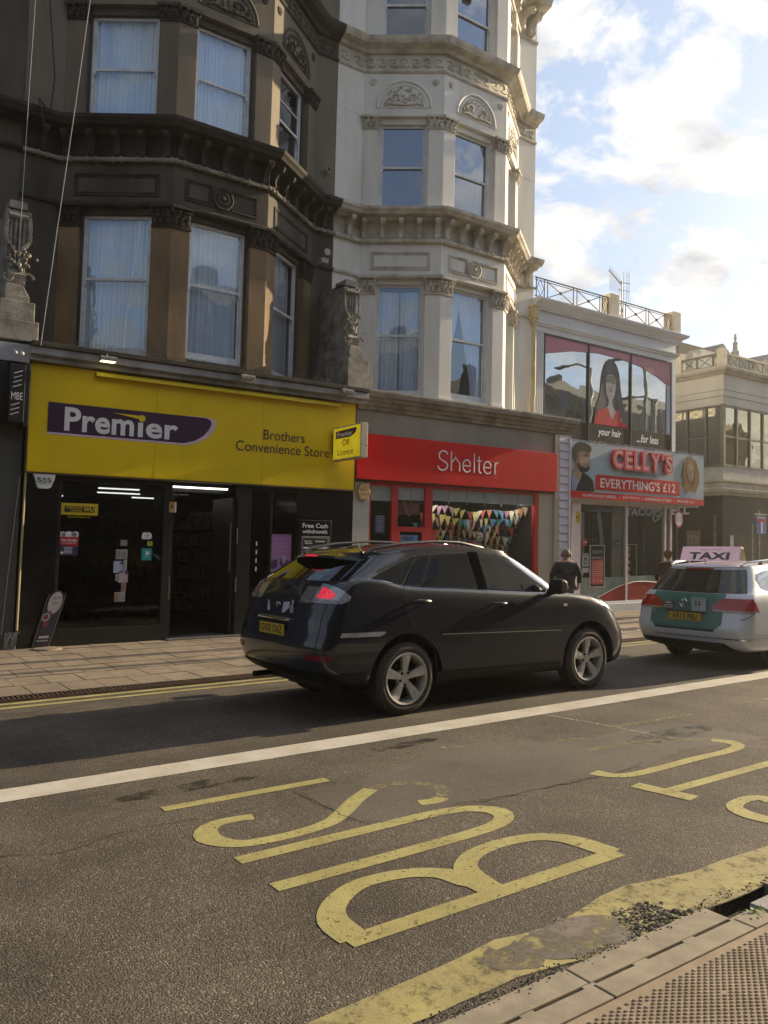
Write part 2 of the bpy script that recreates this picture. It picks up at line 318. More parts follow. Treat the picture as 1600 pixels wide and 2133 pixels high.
struct('road_marking',b,yellow_paint)
b=B(); ell_stroke(b,STK['b_l1'],.155,.105,.0082); struct('road_marking',b,yellow_paint)
b=B(); ell_stroke(b,STK['b_l2'],.155,.105,.0084); struct('road_marking',b,yellow_paint)
b=B(); ell_stroke(b,STK['u'],.155,.105,.008); struct('road_marking',b,yellow_paint)
S=STK['s']
b=B(); ell_stroke(b,S[:13],.155,.10,.008); struct('road_marking',b,yellow_paint)
b=B(); ell_stroke(b,S[12:18],.14,.085,.008); struct('road_marking',b,yellow_faint)
b=B(); ell_stroke(b,S[17:],.155,.10,.008); struct('road_marking',b,yellow_paint)
for q,mm in (([(1.90,5.0),(3.10,4.98)],yellow_paint),([(6.23,4.93),(7.34,4.89)],yellow_faint),([(8.34,4.91),(9.5,4.9)],yellow_faint),(STK['t_bar'],yellow_paint),([(4.93,3.43),(7.5,3.42)],yellow_paint),(STK['o'][:11],yellow_paint),(STK['o'][10:],yellow_faint),(STK['o2'],yellow_faint),(STK['s2'],yellow_paint),(STK['frag1'],yellow_faint),(STK['frag2'],yellow_faint)):
    b=B(); ell_stroke(b,q,.14,.095,.0086); struct('road_marking',b,mm)
b=B(); ell_stroke(b,STK['thin'],.03,.03,.0095); struct('road_marking',b,mat('chalky_line',(.4,.37,.32),.8,wear=(40,.4,.55)))
# kerbside yellow band, smeared patches and broken edge nearest the camera
sheet('road_marking',STK['y_up']+STK['y_lo'][::-1],.0050,yellow_smear)
sheet('road_marking',[(x,y-.03) for x,y in STK['y_up']]+[(x,y-.005) for x,y in STK['y_lo'][::-1]],.0028,asph_dark)
sheet('road_patch',rough(STK['patch2'],.012,.035),.0075,patch_soft)
random.seed(3)
def inpoly(x,y,P):
    c=False
    for i in range(len(P)):
        x0,y0=P[i];x1,y1=P[i-1]
        if (y0>y)!=(y1>y) and x<(x1-x0)*(y-y0)/(y1-y0)+x0: c=not c
    return c
b=B(); hp=[(3.0,2.23),(2.99,2.30),(3.04,2.36),(3.03,2.42),(3.10,2.455),(3.18,2.43),(3.29,2.42),(3.34,2.37),(3.29,2.31),(3.40,2.26),(3.45,2.225)]
for i in range(1700):
    x=random.uniform(2.9,3.6); y=random.uniform(2.2,2.5)
    if inpoly(x+random.gauss(0,.012),y+random.gauss(0,.012),hp): b.ball((x,y,.002),abs(random.gauss(.004,.004))+.002,(random.uniform(.8,1.6),1,random.uniform(.5,.9)),5,0 if random.random()<.7 else 1)
obj_=struct('broken_asphalt',b,[asph_dark,asph_smooth])
b=B()
for i in range(420):                   # loose grit along the broken edge
    x=random.uniform(1.6,4.6); y=2.235+random.gauss(0,.022); b.ball((x,y,.012),random.uniform(.002,.006),(1,1,.7),4)
o=obj('grit',b,asph_dark); tag(o,'loose grit and asphalt crumbs along the near kerb','grit',kind='stuff')
b=B()                                   # near kerb stones, two rows
x=2.51-.95*6
while x<9:
    x1=x+.945
    if abs(x-3.46)<.02: x1=x   # broken gully gap here
    if x1>x:
        b.box(x+.004,x1,2.098,2.222,-.15,.012+random.uniform(-.001,.001))
    b.box(x+.004,x+.945,1.978,2.080,-.15,.012)
    x+=.95
b.box(3.95,4.40,2.098,2.222,-.15,.012)
# mortar that survives between the rows except at the open slots
slots=[(2.06,2.13),(2.20,2.46),(2.53,2.76),(2.85,3.09),(3.17,3.44),(3.6,3.8),(4.1,4.5)]
px=-3.
for a,c in slots+[(9,9)]:
    if a>px: b.box(px,a,2.080,2.098,-.15,.009)
    px=c
struct('kerb',b,kerbm,bevel=.004)
b=B(); b.box(-4,9,1.965,1.976,-.15,.004); b.box(-4,9,-3,1.963,-.15,.008)
struct('pavement',b,tactm)
b=B(); row=0; y=1.925                     # blister paving near the camera
while y>.9:
    x=1.2+(row%2)*.0205
    while x<4.4:
        if x<1.9*max(y,.9)+.3 and x>.8*y and random.random()>.012:
            rj=.0088+random.uniform(-.0006,.0006)
            b.add([(x+rj*math.cos(t*math.pi/3),y+rj*math.sin(t*math.pi/3),.0082) for t in range(6)]+[(x+rj*.6*math.cos(t*math.pi/3),y+rj*.6*math.sin(t*math.pi/3),.0125) for t in range(6)],
              [(i,(i+1)%6,6+(i+1)%6,6+i) for i in range(6)]+[(6,7,8,9,10,11)])
        x+=.041
    y-=.0132; row+=1
struct('tactile_paving',b,tactm,smooth=True)
b=B(); b.box(3.66,4.4,1.995,2.12,-.05,.02); o=obj('cover_plate',b,greymetal,bevel=.003); tag(o,'grey metal plate bridging the broken gully at the near kerb','cover plate')
leafm=mat('weed_leaf',(.16,.22,.03),.5,(.07,.12,.02),ns=30)
t=thing('weed','small green weed growing out of the broken gully','weed',(3.60,2.06,-.02))
b=B()
for i in range(60):
    a=random.uniform(0,6.28); rd=random.uniform(0,.075); cx,cy,cz=3.60+rd*math.cos(a),2.06+rd*math.sin(a)*.6,random.uniform(-.02,.028)
    u=Vector((math.cos(a+random.uniform(-1,1)),math.sin(a),random.uniform(-.2,.6))).normalized()*.013; v=u.cross(Vector((0,0,1)))*.6
    c=Vector((cx,cy,cz)); b.add([c-u,c-v,c+u,c+v],[(0,1,2,3)])
obj('foliage',b,leafm,t)
b=B()
for i in range(8): b.tube([(3.60,2.06,-.06),(3.60+random.uniform(-.05,.05),2.06+random.uniform(-.03,.03),.01)],.0012,4)
obj('stem',b,leafm,t)
# far pavement
random.seed(11)
b=B()
def slabs(xa,xb,ya,yb):
    r=0; y=ya
    while y<yb-.05:
        d=.60; x=xa-random.uniform(0,.2)
        while x<xb:
            z=.035+(y-9.4)*.008+random.uniform(-.0025,.0025); x2=min(x+.392,xb)
            if x2-max(x,xa)>.05: b.box(max(x,xa),x2-.006,y,min(y+d-.006,yb),-.1,z,0 if random.random()<.6 else 1)
            x+=.398
        y+=d; r+=1
slabs(-3,21.35,9.47,13.9); slabs(23.9,34,9.47,14.9)
struct('far_pavement',b,[slabm,slabm2])
b=B(); b.box(21.35,23.9,9.27,9.45,-.1,.0); b.box(-3,40,9.262,9.275,-.1,.03); b.box(-3,40,9.455,9.468,-.1,.034); b.box(-3,40,9.27,9.46,-.1,-.03)
x=-2
while x<22:
    b.box(x,x+.022,9.275,9.455,-.03,.028); x+=.05
struct('drain_channel',b,steel)

random.seed(8)
def crack(pts,w=.006):
    b=B(); P=[]
    for i in range(len(pts)-1):
        a=Vector(pts[i]);c=Vector(pts[i+1]); k=max(2,int((c-a).length/.06))
        for j in range(k): q=a.lerp(c,j/k); P.append((q.x+random.gauss(0,.012),q.y+random.gauss(0,.012)))
    P.append(pts[-1]); n=len(P); L=[];Q=[]
    for i,p in enumerate(P):
        d=(Vector(P[min(i+1,n-1)])-Vector(P[max(0,i-1)])).normalized(); ww=w*random.uniform(.2,1)*min(1,(i+1)/3,(n-i)/3)
        L.append((p[0]-d.y*ww,p[1]+d.x*ww,.0032));Q.append((p[0]+d.y*ww,p[1]-d.x*ww,.0032))
    b.add(L+Q,[(i,i+1,n+i+1,n+i) for i in range(n-1)]); struct('road_crack',b,soil)
crack([(2.75,4.85),(2.78,4.4),(2.8,4.1),(3.1,3.92),(3.6,3.98)]); crack([(3.6,3.99),(4.4,3.95),(5.1,3.93),(5.4,4.0)],.009)
crack([(0.6,4.9),(1.2,4.6),(1.6,4.75),(2.4,4.7)],.004); crack([(6.1,2.9),(6.9,3.1),(7.8,3.0)],.005); crack([(1.0,8.75),(1.9,8.6),(2.6,8.8),(3.1,8.62),(3.9,8.7)],.012)
# dark oily drips and a lighter polished strip along the lanes
stain=mat('oil_stain',(.030,.025,.020),.45,(.045,.037,.03),ns=8,wear=(5,.44,.62))
for (x0,y0,rx,ry) in ((2.2,5.35,.5,.10),(5.6,6.75,.9,.12),(6.4,4.45,.6,.15),(4.2,5.5,.35,.08)):
    sheet('road_stain',rough([(x0+rx*math.cos(a*.4),y0+ry*math.sin(a*.4)) for a in range(16)],.02,.1),.0036,stain)
# ---------------------------------------------------------------- building materials
brown=mat('brown_render',(.22,.18,.13),.85,(.12,.10,.075),ns=1.3,streak=.25,bump=.3,bs=40,pos=(.3,.7))
brown_ochre=mat('ochre_pilaster_render',(.30,.20,.105),.85,(.14,.098,.056),ns=1.7,streak=.4,bump=.3,bs=40,pos=(.3,.68))
soot=mat('sooty_stone',(.065,.055,.042),.9,(.016,.014,.012),ns=3.2,bump=.5,bs=50,pos=(.3,.7))
sootwall=mat('soot_stained_render',(.115,.098,.074),.88,(.036,.031,.024),ns=1.6,streak=.3,bump=.35,bs=40,pos=(.3,.7))
cream=mat('cream_painted_stucco',(.80,.775,.71),.7,(.62,.585,.51),ns=1.6,streak=.2,bump=.15,bs=30,pos=(.28,.55))
creamdirt=mat('weathered_cream_trim',(.66,.615,.52),.8,(.38,.34,.27),ns=3.0,bump=.3,bs=50,pos=(.34,.58))
stone_grey=mat('weathered_grey_stone',(.36,.33,.28),.85,(.15,.135,.11),ns=2.6,bump=.45,bs=45,pos=(.32,.62))
render_grey=mat('grey_fascia_render',(.33,.31,.27),.85,(.25,.235,.20),ns=1.2,streak=.25,bump=.2,bs=40)
carve=mat('carved_limestone',(.36,.335,.285),.85,(.13,.115,.095),ns=4,bump=.6,bs=60,pos=(.34,.62))
frame_w=mat('white_window_paint',(.78,.80,.82),.45,(.60,.62,.64),ns=5,bump=.05)
frame_old=mat('old_white_window_paint',(.50,.52,.54),.6,(.25,.25,.25),ns=7,bump=.3,bs=90,pos=(.3,.5))
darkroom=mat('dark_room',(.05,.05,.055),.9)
dimwall=mat('dim_interior_wall',(.16,.15,.14),.9)
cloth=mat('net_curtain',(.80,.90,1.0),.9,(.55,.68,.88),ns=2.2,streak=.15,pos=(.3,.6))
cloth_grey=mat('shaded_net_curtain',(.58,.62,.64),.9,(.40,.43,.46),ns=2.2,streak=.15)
blindm=mat('venetian_blind',(.66,.76,.86),.6,(.58,.68,.78),ns=3)
pane=glass('window_glass',(.96,.98,1.0),.20,boost=1.0,gcol=(.75,.87,1.0))
pane_dark=glass('dark_window_glass',(.30,.31,.34),.30,boost=1.0,gcol=(.78,.86,1.0))
bl=mat('black_metal',(.012,.012,.012),.35,(.018,.018,.018),ns=3)
# ---------------------------------------------------------------- terrace house builder
def arcpts(c,r,a0,a1,n,o,sz=1.): return [(c[0]+r*math.cos(a0+(a1-a0)*i/n),o,c[1]+sz*r*math.sin(a0+(a1-a0)*i/n)) for i in range(n+1)]
def leaf_lumps(b,s0,s1,o,z0,z1,n,r):
    for i in range(n):
        s=random.uniform(s0,s1); z=random.uniform(z0,z1); q=random.uniform(.6,1.25)*r
        b.ball((s,o+random.uniform(-.004,.02),z),q,(random.uniform(.5,.9),.55,random.uniform(.8,1.5)),5)
def spiral(b,c,r,o,turn=1,n=14,th=.014,a0=0,ex=1.):
    pts=[]
    for i in range(n+1):
        t=i/n; a=a0+turn*t*4.4; q=r*(1-.78*t); pts.append((c[0]+q*math.cos(a)*ex,o,c[1]+q*math.sin(a)))
    b.tube(pts,[th*(1-.4*i/n) for i in range(n+1)],5)
def capital(b,s0,s1,o,z0,z1):
    w=s1-s0; h=z1-z0
    b.box(s0-.05,s1+.05,-.3,o+.09,z1-.055,z1-.002)
    b.box(s0-.012,s1+.012,-.3,o+.03,z0,z0+.035)
    b.prism([(s0,z0+.03),(s1,z0+.03),(s1+.03,z1-.055),(s0-.03,z1-.055)],-.28,o+.015,'y')
    n=3
    for k in range(n):
        c=s0+w*(k+.5)/n
        for zz,q in ((z0+h*.28,.06),(z0+h*.55,.065)):
            b.ball((c+(w/n/2 if zz>z0+h*.4 and k<n-1 else 0),o+.045,zz),q,(.7,.55,1.25),6)
            b.ball((c+(w/n/2 if zz>z0+h*.4 and k<n-1 else 0),o+.085,zz+q*.9),q*.5,(.9,.7,.6),5)
    for ss,tn in ((s0+.02,1),(s1-.02,-1)):
        spiral(b,(ss,z1-.11),.055,o+.075,tn,10,.013,a0=math.pi/2)
    leaf_lumps(b,s0,s1,o+.03,z0+.06,z1-.08,10,.03)
def bracket(b,s,z0,z1,out,wd=.085):
    h=z1-z0
    prof=[(0,z1),(out,z1),(out+.01,z1-.05),(out-.02,z1-.10),(out*.62,z1-.13),(out*.45,z1-.2*1),(out*.38,z0+h*.42),(out*.34,z0+h*.28),(out*.40,z0+h*.14),(out*.34,z0+.02),(out*.12,z0-.02),(0,z0)]
    n=len(prof)
    b.add([(s-wd/2,o,z) for o,z in prof]+[(s+wd/2,o,z) for o,z in prof],[tuple(range(n)),tuple(range(n,2*n))[::-1]]+[(i,(i+1)%n,n+(i+1)%n,n+i) for i in range(n)])
    for sx in (-wd/2-.004,wd/2+.004):
        b.tube([(s+sx,o+.004,z) for o,z in prof[1:10]],.009,4)
def frame(P,Q):
    P=Vector(P);Q=Vector(Q); d=(Q-P).normalized(); n=Vector((d.y,-d.x))
    return (lambda s,o,z:(P.x+d.x*s+n.x*o,P.y+d.y*s+n.y*o,z)),(Q-P).length
def sash(T,parent,s0,s1,z0,z1,zm,m,pm,curt=None,o=-.2,sub=True,low=.0,mid2=None):
    b=B(); b.T=T; f=.055
    b.box(s0,s0+f,o-.05,o+.03,z0,z1); b.box(s1-f,s1,o-.05,o+.03,z0,z1); b.box(s0+f,s1-f,o-.05,o+.03,z1-f,z1); b.box(s0+f,s1-f,o-.05,o+.05,z0,z0+.05)
    a0,a1=s0+f,s1-f
    # upper sash in front, lower sash behind
    b.box(a0,a1,o-.02,o+.015,zm-.025,zm+.03)
    b.box(a0,a1,o-.045,o-.022,z0+.05+low,z0+.17+low)
    b.box(a0,a0+.03,o-.045,o-.022,z0+.17+low,zm-.025); b.box(a1-.03,a1,o-.045,o-.022,z0+.17+low,zm-.025)
    b.box(a0,a0+.028,o-.02,o+.005,zm+.03,z1-f); b.box(a1-.028,a1,o-.02,o+.005,zm+.03,z1-f)
    for q in (a0+.0,a1-.03): b.box(q,q+.03,o-.018,o+.025,zm-.10,zm-.025)
    if mid2: b.box(a0,a1,o-.02,o+.01,mid2-.016,mid2+.016)
    w=obj('window',b,m,parent,bevel=.004)
    b=B(); b.T=T
    b.add([(a0+.02,o-.012,zm),(a1-.02,o-.010,zm),(a1-.02,o-.006,z1-.05),(a0+.02,o-.008,z1-.05)],[(0,1,2,3)])
    b.add([(a0+.02,o-.034,z0+.15+low),(a1-.02,o-.036,z0+.15+low),(a1-.02,o-.030,zm),(a0+.02,o-.032,zm)],[(0,1,2,3)])
    obj('pane',b,pm,w,flip=False)
    if curt:
        b=B(); b.T=T; kind=curt[0]
        def sheetc(sa,sb,za,zb,amp=.030,per=.075,taper=0.0,side=0):
            n=max(8,int((sb-sa)/.012)); ph=random.uniform(0,6); rows=6; vs=[];fs=[]
            for r_ in range(rows+1):
                t=r_/rows; z=zb+(za-zb)*t
                for i in range(n+1):
                    u=i/n; aa,bb=sa,sb
                    if taper: 
                        k=taper*min(1,t*1.15)
                        if side<0: bb=sb-(sb-sa)*k
                        else: aa=sa+(sb-sa)*k
                    s=aa+(bb-aa)*u
                    vs.append((s,o-.10+amp*math.sin(u*(sb-sa)/per*6.28+ph+.8*math.sin(u*9))*(.6+.4*t)+.01*math.sin(u*31),z))
            for r_ in range(rows):
                for i in range(n):
                    a=r_*(n+1)+i; fs.append((a,a+1,a+n+2,a+n+1))
            b.add(vs,fs)
        rp_=random.uniform(.055,.115); ra_=random.uniform(.018,.036)
        if kind=='full': sheetc(a0,a1,z0+.06,z1-.03,ra_,rp_)
        elif kind=='fullgap': sheetc(a0,(a0+a1)/2-.005,z0+.06,z1-.12); sheetc((a0+a1)/2+.012,a1,z0+.06,z1-.12)
        elif kind=='part':
            sheetc(a0,a0+(a1-a0)*.40,z0+.3,z1-.05,taper=.9,side=-1); sheetc(a0+(a1-a0)*.28,a1,z0+.1,z1-.05,taper=.62,side=1)
        elif kind=='blind':
            z=zm+.02
            while z<z1-.05: b.box(a0,a1,o-.075,o-.05,z,z+.014); z+=.026
        obj('curtain' if kind!='blind' else 'blind',b,curt[1],w,smooth=True)
    return w
def house(name,label,XL,Xc,XR,Yb,Yw,mt,loc,ms,cfg):
    wallm,pilm,trimm,cornm,capm,framem=ms
    H=thing(name,label,'house',loc)
    path=[(XL,Yw),(Xc[0],Yw),(Xc[1],Yb),(Xc[2],Yb),(Xc[3],Yw),(XR,Yw)]
    segs=[frame(path[i],path[i+1]) for i in range(5)]
    ZT=16.3
    # masonry: bands swept round the plan
    b=B()
    for z0,z1,m_ in ((7.65,8.42,0),(11.3,12.3,0),(14.95,15.6,0)):
        b.sweep([(-.5,z0),(0,z0),(0,z1),(-.5,z1)],path,1 if z0>9 else 0)
    for i in (0,4):
        T,L=segs[i]; b.T=T
        for z0,z1 in ((4.4,7.65),(9.14,11.3),(13.0,14.95)): b.box(0,L,-.5,-.004,z0,z1,1 if z0>9 else 0)
    b.T=None
    for i in (1,2,3):
        T,L=segs[i]; b.T=T; p=.34
        for z0,z1 in ((4.4,7.65),(9.14,11.3),(13.0,14.95)):
            jw=.045
            b.box(p-.02,p+jw,-.5,-.13,z0,z1-.001); b.box(L-p-jw,L-p+.02,-.5,-.13,z0,z1-.001)
            b.box(p+jw-.01,L-p-jw+.01,-.5,-.10,z1-.14,z1-.001)
            b.box(p+jw-.01,L-p-jw+.01,-.5,-.06,z0,z0+.03 if z0>5 else 4.98)
        b.T=None
    obj('wall',b,[wallm,brown if name=='sooty_house' else wallm],H)
    b=B(); T0=None                                   # pilasters
    for i in (1,2,3):
        T,L=segs[i]
        for (z0,z1,base) in ((4.4,7.25,4.82),(9.14,11.0,9.14),(13.0,14.95,13.0)):
            for s0,s1 in ((0,.34),(L-.34,L)):
                b=B(); b.T=T; b.box(s0,s1,-.5,0,z0,z1)
                b.box(s0-.004,s1+.004,-.3,.025,base,base+.16)
                obj('pilaster',b,pilm if z0<5 or name!='sooty_house' else brown,H,bevel=.006)
    b=B()
    for i in (1,2,3):
        T,L=segs[i]; b.T=T
        for s0,s1 in ((0,.34),(L-.34,L)):
            for z0,z1 in ((7.25,7.65),(11.0,11.3)):
                bb=B(); bb.T=T; capital(bb,s0,s1,0,z0,z1); obj('capital',bb,capm,H,smooth=True)
    # cornices
    b=B()
    b.sweep([(-.5,8.42),(-.02,8.42),(-.02,8.88),(-.5,8.88)],path); obj('frieze',b,trimm,H)
    b=B(); b.sweep([(-.5,8.88),(.12,8.88),(.16,8.93),(.30,8.945),(.33,8.99),(.37,9.03),(.38,9.09),(.33,9.11),(-.5,9.15)],path)
    b.sweep([(-.5,7.62),(.03,7.62),(.045,7.66),(.03,7.70),(-.5,7.70)],path)
    obj('cornice',b,cornm,H)
    b=B(); 
    circ=[(.05+.042*math.cos(t*math.pi/4),8.43+.042*math.sin(t*math.pi/4)) for t in range(8)]
    b.sweep(circ,path)
    for i,(T,L) in enumerate(segs):
        b.T=T; n=5 if i in(1,2,3) else max(1,int(L/.42)); 
        for k in range(n):
            s=L*(k+.5)/n if i in(0,4) else .1+(L-.2)*k/(n-1)
            for ds in (-.075,.075): b.tube([(s+ds-.012,.05,8.43),(s+ds+.012,.05,8.43)],.062,8)
            bb=B(); bb.T=T; bracket(bb,s,8.46,8.87,.27); obj('bracket',bb,trimm,H)
    b.T=None
    obj('roll_moulding',b,stone_grey if name=='sooty_house' else trimm,H,smooth=True)
    b=B(); b.sweep([(-.5,12.72),(.08,12.72),(.12,12.78),(.27,12.83),(.31,12.90),(.33,12.97),(.28,12.99),(-.5,13.02)],path)
    b.sweep([(-.5,12.28),(.02,12.28),(.045,12.31),(.045,12.34),(.015,12.37),(-.5,12.37)],path)
    obj('cornice',b,cornm,H)
    b=B(); b.sweep([(-.5,12.3),(.0,12.3),(.0,12.72),(-.5,12.72)],path)
    for i,(T,L) in enumerate(segs):
        b.T=T; n=max(1,int(L/.245)); 
        for k in range(n):
            s=L*(k+.5)/n; spiral(b,(s,12.54),.095,.012,-1,12,.02,a0=math.pi*.9)
            b.tube([(s+.10,.01,12.44),(s+.02,.01,12.42),(s-.08,.01,12.47)],.014,4)
    b.T=None
    obj('scroll_frieze',b,trimm if name!='sooty_house' else sootwall,H,smooth=True)
    b=B(); b.sweep([(-.5,15.6),(.15,15.6),(.2,15.7),(.5,15.78),(.55,15.9),(.62,15.98),(.62,16.05),(-.5,16.15)],path)
    b.sweep([(-.5,15.0),(.04,15.0),(.06,15.05),(.04,15.1),(-.5,15.1)],path)
    obj('cornice',b,cornm,H)
    for i,(T,L) in enumerate(segs):
        n=3 if i in(1,2,3) else max(1,int(L/.6))
        for k in range(n):
            s=L*(k+.5)/n if i in(0,4) else .17+(L-.34)*k/(n-1); bb=B(); bb.T=T; bracket(bb,s,15.1,15.6,.42,.16); obj('bracket',bb,trimm,H)
    # panels, medallions, lunettes
    for i in (1,2,3):
        T,L=segs[i]
        def panel(s0,s1,z0,z1):
            b=B(); b.T=T; f=.035
            for a in ((s0,s1,z0,z0+f),(s0,s1,z1-f,z1),(s0,s0+f,z0+f,z1-f),(s1-f,s1,z0+f,z1-f)): b.box(a[0],a[1],-.02,.022,a[2],a[3])
            f2=.05
            for a in ((s0+f2,s1-f2,z0+f2,z0+f2+.02),(s0+f2,s1-f2,z1-f2-.02,z1-f2),(s0+f2,s0+f2+.02,z0+f2,z1-f2),(s1-f2-.02,s1-f2,z0+f2,z1-f2)): b.box(a[0],a[1],-.02,.012,a[2],a[3])
            obj('panel_moulding',b,trimm,H)
        if i==2:
            m=L/2; panel(.22,m-.19,7.80,8.20); panel(m+.19,L-.22,7.80,8.20)
            b=B(); b.T=T; c=(m,7.99)
            b.add([(c[0]+.20*math.cos(t*math.pi/12),.035,c[1]+.20*math.sin(t*math.pi/12)) for t in range(24)],[tuple(range(24))])
            b.tube([(c[0]+.19*math.cos(t*math.pi/12),.03,c[1]+.19*math.sin(t*math.pi/12)) for t in range(24)],.026,6,closed=True)
            for k in range(16):
                a=k*math.pi/8; b.ball((c[0]+.10*math.cos(a),.05,c[1]+.10*math.sin(a)),.03,(.9,.7,.9),5)
            b.ball((c[0],.05,c[1]),.055,(1,.8,1),8)
            obj('medallion',b,capm,H,smooth=True)
        else: panel(.24,L-.24,7.80,8.20)
        m=L/2; b=B(); b.T=T; rad=.60 if i!=2 else .58; zc=11.50
        b.tube(arcpts((m,zc),rad,0,math.pi,20,.0),.035,6); b.tube(arcpts((m,zc),rad-.09,0,math.pi,20,.0),.018,6)
        b.tube([(m-rad,.0,zc-.005),(m+rad,.0,zc-.005)],.02,6)
        obj('arch_moulding',b,wallm,H,smooth=True)
        b=B(); b.T=T
        for sg in (-1,1):
            spiral(b,(m+sg*.17,zc+.20),.13,.02,sg,14,.022,a0=0 if sg>0 else math.pi); spiral(b,(m+sg*.34,zc+.12),.08,.02,-sg,12,.02,a0=1)
            b.tube([(m,.02,zc+.05),(m+sg*.12,.03,zc+.05),(m+sg*.28,.02,zc+.08),(m+sg*.44,.02,zc+.04)],.02,5)
        for k in range(70):
            a=random.uniform(.05,math.pi-.05); q=math.sqrt(random.random())*(rad-.14)
            z=zc+.03+q*math.sin(a)
            b.ball((m+q*math.cos(a),.008,z),random.uniform(.018,.04),(random.uniform(.5,1.3),.7,random.uniform(.5,1.3)),5)
        obj('lunette_carving',b,capm,H,smooth=True)
        for s in (.2,L-.2):
            b=B(); b.T=T
            b.add([(s+.068*math.cos(t*math.pi/8),.02,12.08+.068*math.sin(t*math.pi/8)) for t in range(16)],[tuple(range(16))])
            b.tube([(s+.07*math.cos(t*math.pi/8),.008,12.08+.07*math.sin(t*math.pi/8)) for t in range(16)],.013,5,closed=True)
            for k in range(6): b.ball((s+.035*math.cos(k*1.05),.02,12.08+.035*math.sin(k*1.05)),.019,(1,.6,1),5)
            obj('rosette',b,trimm,H,smooth=True)
        # keyed stone hood above top-floor windows
        b=B(); b.T=T; b.prism([(m-.10,14.55),(m+.10,14.55),(m+.14,15.0),(m-.14,15.0)],-.05,.07,'y'); obj('keystone',b,trimm,H,bevel=.01)
    # windows
    for fl,(z0,z1,zm) in enumerate(((4.98,7.51,6.37),(9.17,11.16,10.20),(13.03,14.81,14.0))):
        for i in (1,2,3):
            T,L=segs[i]; c=cfg[fl][i-1]; p=.375
            sash(T,H,p,L-p,z0,z1,zm,framem,c[1],c[0],mid2=(10.62 if (name=='sooty_house' and fl==1 and i==3) else None))
    # dark core behind the windows and roof
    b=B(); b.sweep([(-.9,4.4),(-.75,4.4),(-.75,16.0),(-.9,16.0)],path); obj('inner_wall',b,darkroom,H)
    b=B(); pl=[(XL,Yw),(Xc[0],Yw),(Xc[1],Yb),(Xc[2],Yb),(Xc[3],Yw),(XR,Yw),(XR,Yw+9),(XL,Yw+9)]
    b.prism(pl,16.02,16.25,'z'); obj('roof',b,stone_grey,H)
    b=B(); b.box(XR-.3,XR-.002,Yw+.5,Yw+9,4.4,16.02); b.box(XL+.002,XL+.3,Yw+.5,Yw+9,4.4,16.02); b.box(XL+.3,XR-.3,Yw+8.7,Yw+9,4.4,16.02); obj('wall',b,wallm,H)
    return H,path,segs
random.seed(21)
cf=('full',cloth)
HB,pathB,segB=house('sooty_house','soot-blackened brown stone house with a three-sided bay above the yellow shop sign',2.60,(3.25,4.87,6.73,8.34),8.85,13.48,14.6,None,(5.7,14.6,0),
  (sootwall,brown_ochre,soot,soot,soot,frame_w),
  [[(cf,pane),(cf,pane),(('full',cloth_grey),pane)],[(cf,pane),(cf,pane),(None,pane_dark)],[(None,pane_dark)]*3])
HW,pathW,segW=house('cream_house','tall cream painted house with a three-sided bay above the red shop sign',8.87,(9.565,11.02,12.93,14.38),15.0,13.54,14.6,None,(12,14.6,0),
  (cream,cream,creamdirt,creamdirt,creamdirt,frame_w),
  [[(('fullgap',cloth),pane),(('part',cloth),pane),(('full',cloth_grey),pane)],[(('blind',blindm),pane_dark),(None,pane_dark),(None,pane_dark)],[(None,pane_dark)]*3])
# neighbouring brown house running out of the frame on the left
t=thing('neighbouring_house','soot-stained brown rendered house front at the left edge of the photo','house',(0.5,14.6,0))
b=B(); b.box(-3,2.595,14.6,22,4.4,16); obj('wall',b,sootwall,t)
b=B(); pth=[(-3,14.6),(2.595,14.6)]
b.sweep([(-.3,8.88),(.12,8.88),(.16,8.93),(.30,8.945),(.33,8.99),(.37,9.03),(.38,9.09),(.33,9.11),(-.3,9.15)],pth); b.sweep([(.05+.042*math.cos(q*math.pi/4),8.43+.042*math.sin(q*math.pi/4)) for q in range(8)],pth); obj('cornice',b,soot,t)
b=B(); b.box(-3,2.60,13.36,14.6,-.1,4.44); obj('shop_wall',b,mat('grey_granite_cladding',(.085,.085,.08),.6,(.045,.045,.043),ns=60,det=2),t)
b=B(); b.box(-3,2.60,13.15,14.6,4.46,4.74); obj('shelf_cornice',b,mat('painted_fascia',(.42,.43,.45),.7,(.30,.30,.31),ns=3),t)
# ---------------------------------------------------------------- convenience shop ground floor (part of the sooty house)
yel=mat('yellow_sign_panel',(.80,.58,.012),.38,(.74,.53,.012),ns=1.6,streak=.3,bump=.03,bs=3,coat=.1,spec=.25)
yel2=mat('bright_yellow_plastic',(.80,.62,.02),.35,(.74,.55,.015),ns=3)
purple=mat('dark_purple_vinyl',(.045,.012,.05),.4)
maroon=mat('maroon_lettering',(.06,.012,.03),.5)
whitev=mat('white_vinyl',(.80,.78,.80),.4,(.74,.72,.74),ns=3)
lilac=mat('lilac_edge',(.72,.55,.66),.4)
redp=mat('red_sign_panel',(.64,.008,.012),.5,(.54,.008,.010),ns=1.5,streak=.3,spec=.12)
redf=mat('red_frame_paint',(.50,.02,.022),.4,(.40,.015,.018),ns=4)
blackgl=mat('black_gloss_panel',(.010,.010,.010),.12,(.014,.014,.014),ns=3)
tilegrey=mat('pale_tile_panel',(.50,.49,.46),.35,(.45,.44,.41),ns=2,bump=.05,bs=5)
fasciam=mat('grey_painted_fascia',(.36,.36,.37),.7,(.16,.15,.14),ns=1.5,streak=.6,bump=.25,bs=30,pos=(.34,.56))
shopglass=glass('shop_window_glass',(.55,.56,.56),.03,boost=1.1,gcol=(.8,.85,.9))
shopglass2=glass('clear_shop_glass',(.85,.86,.85),.03,boost=1.1,gcol=(.85,.9,.95))
woodbrown=mat('dark_shelf',(.03,.028,.025),.7)
tubelight=mat('lit_tube',(1,.98,.93),.5,emis=2.2)
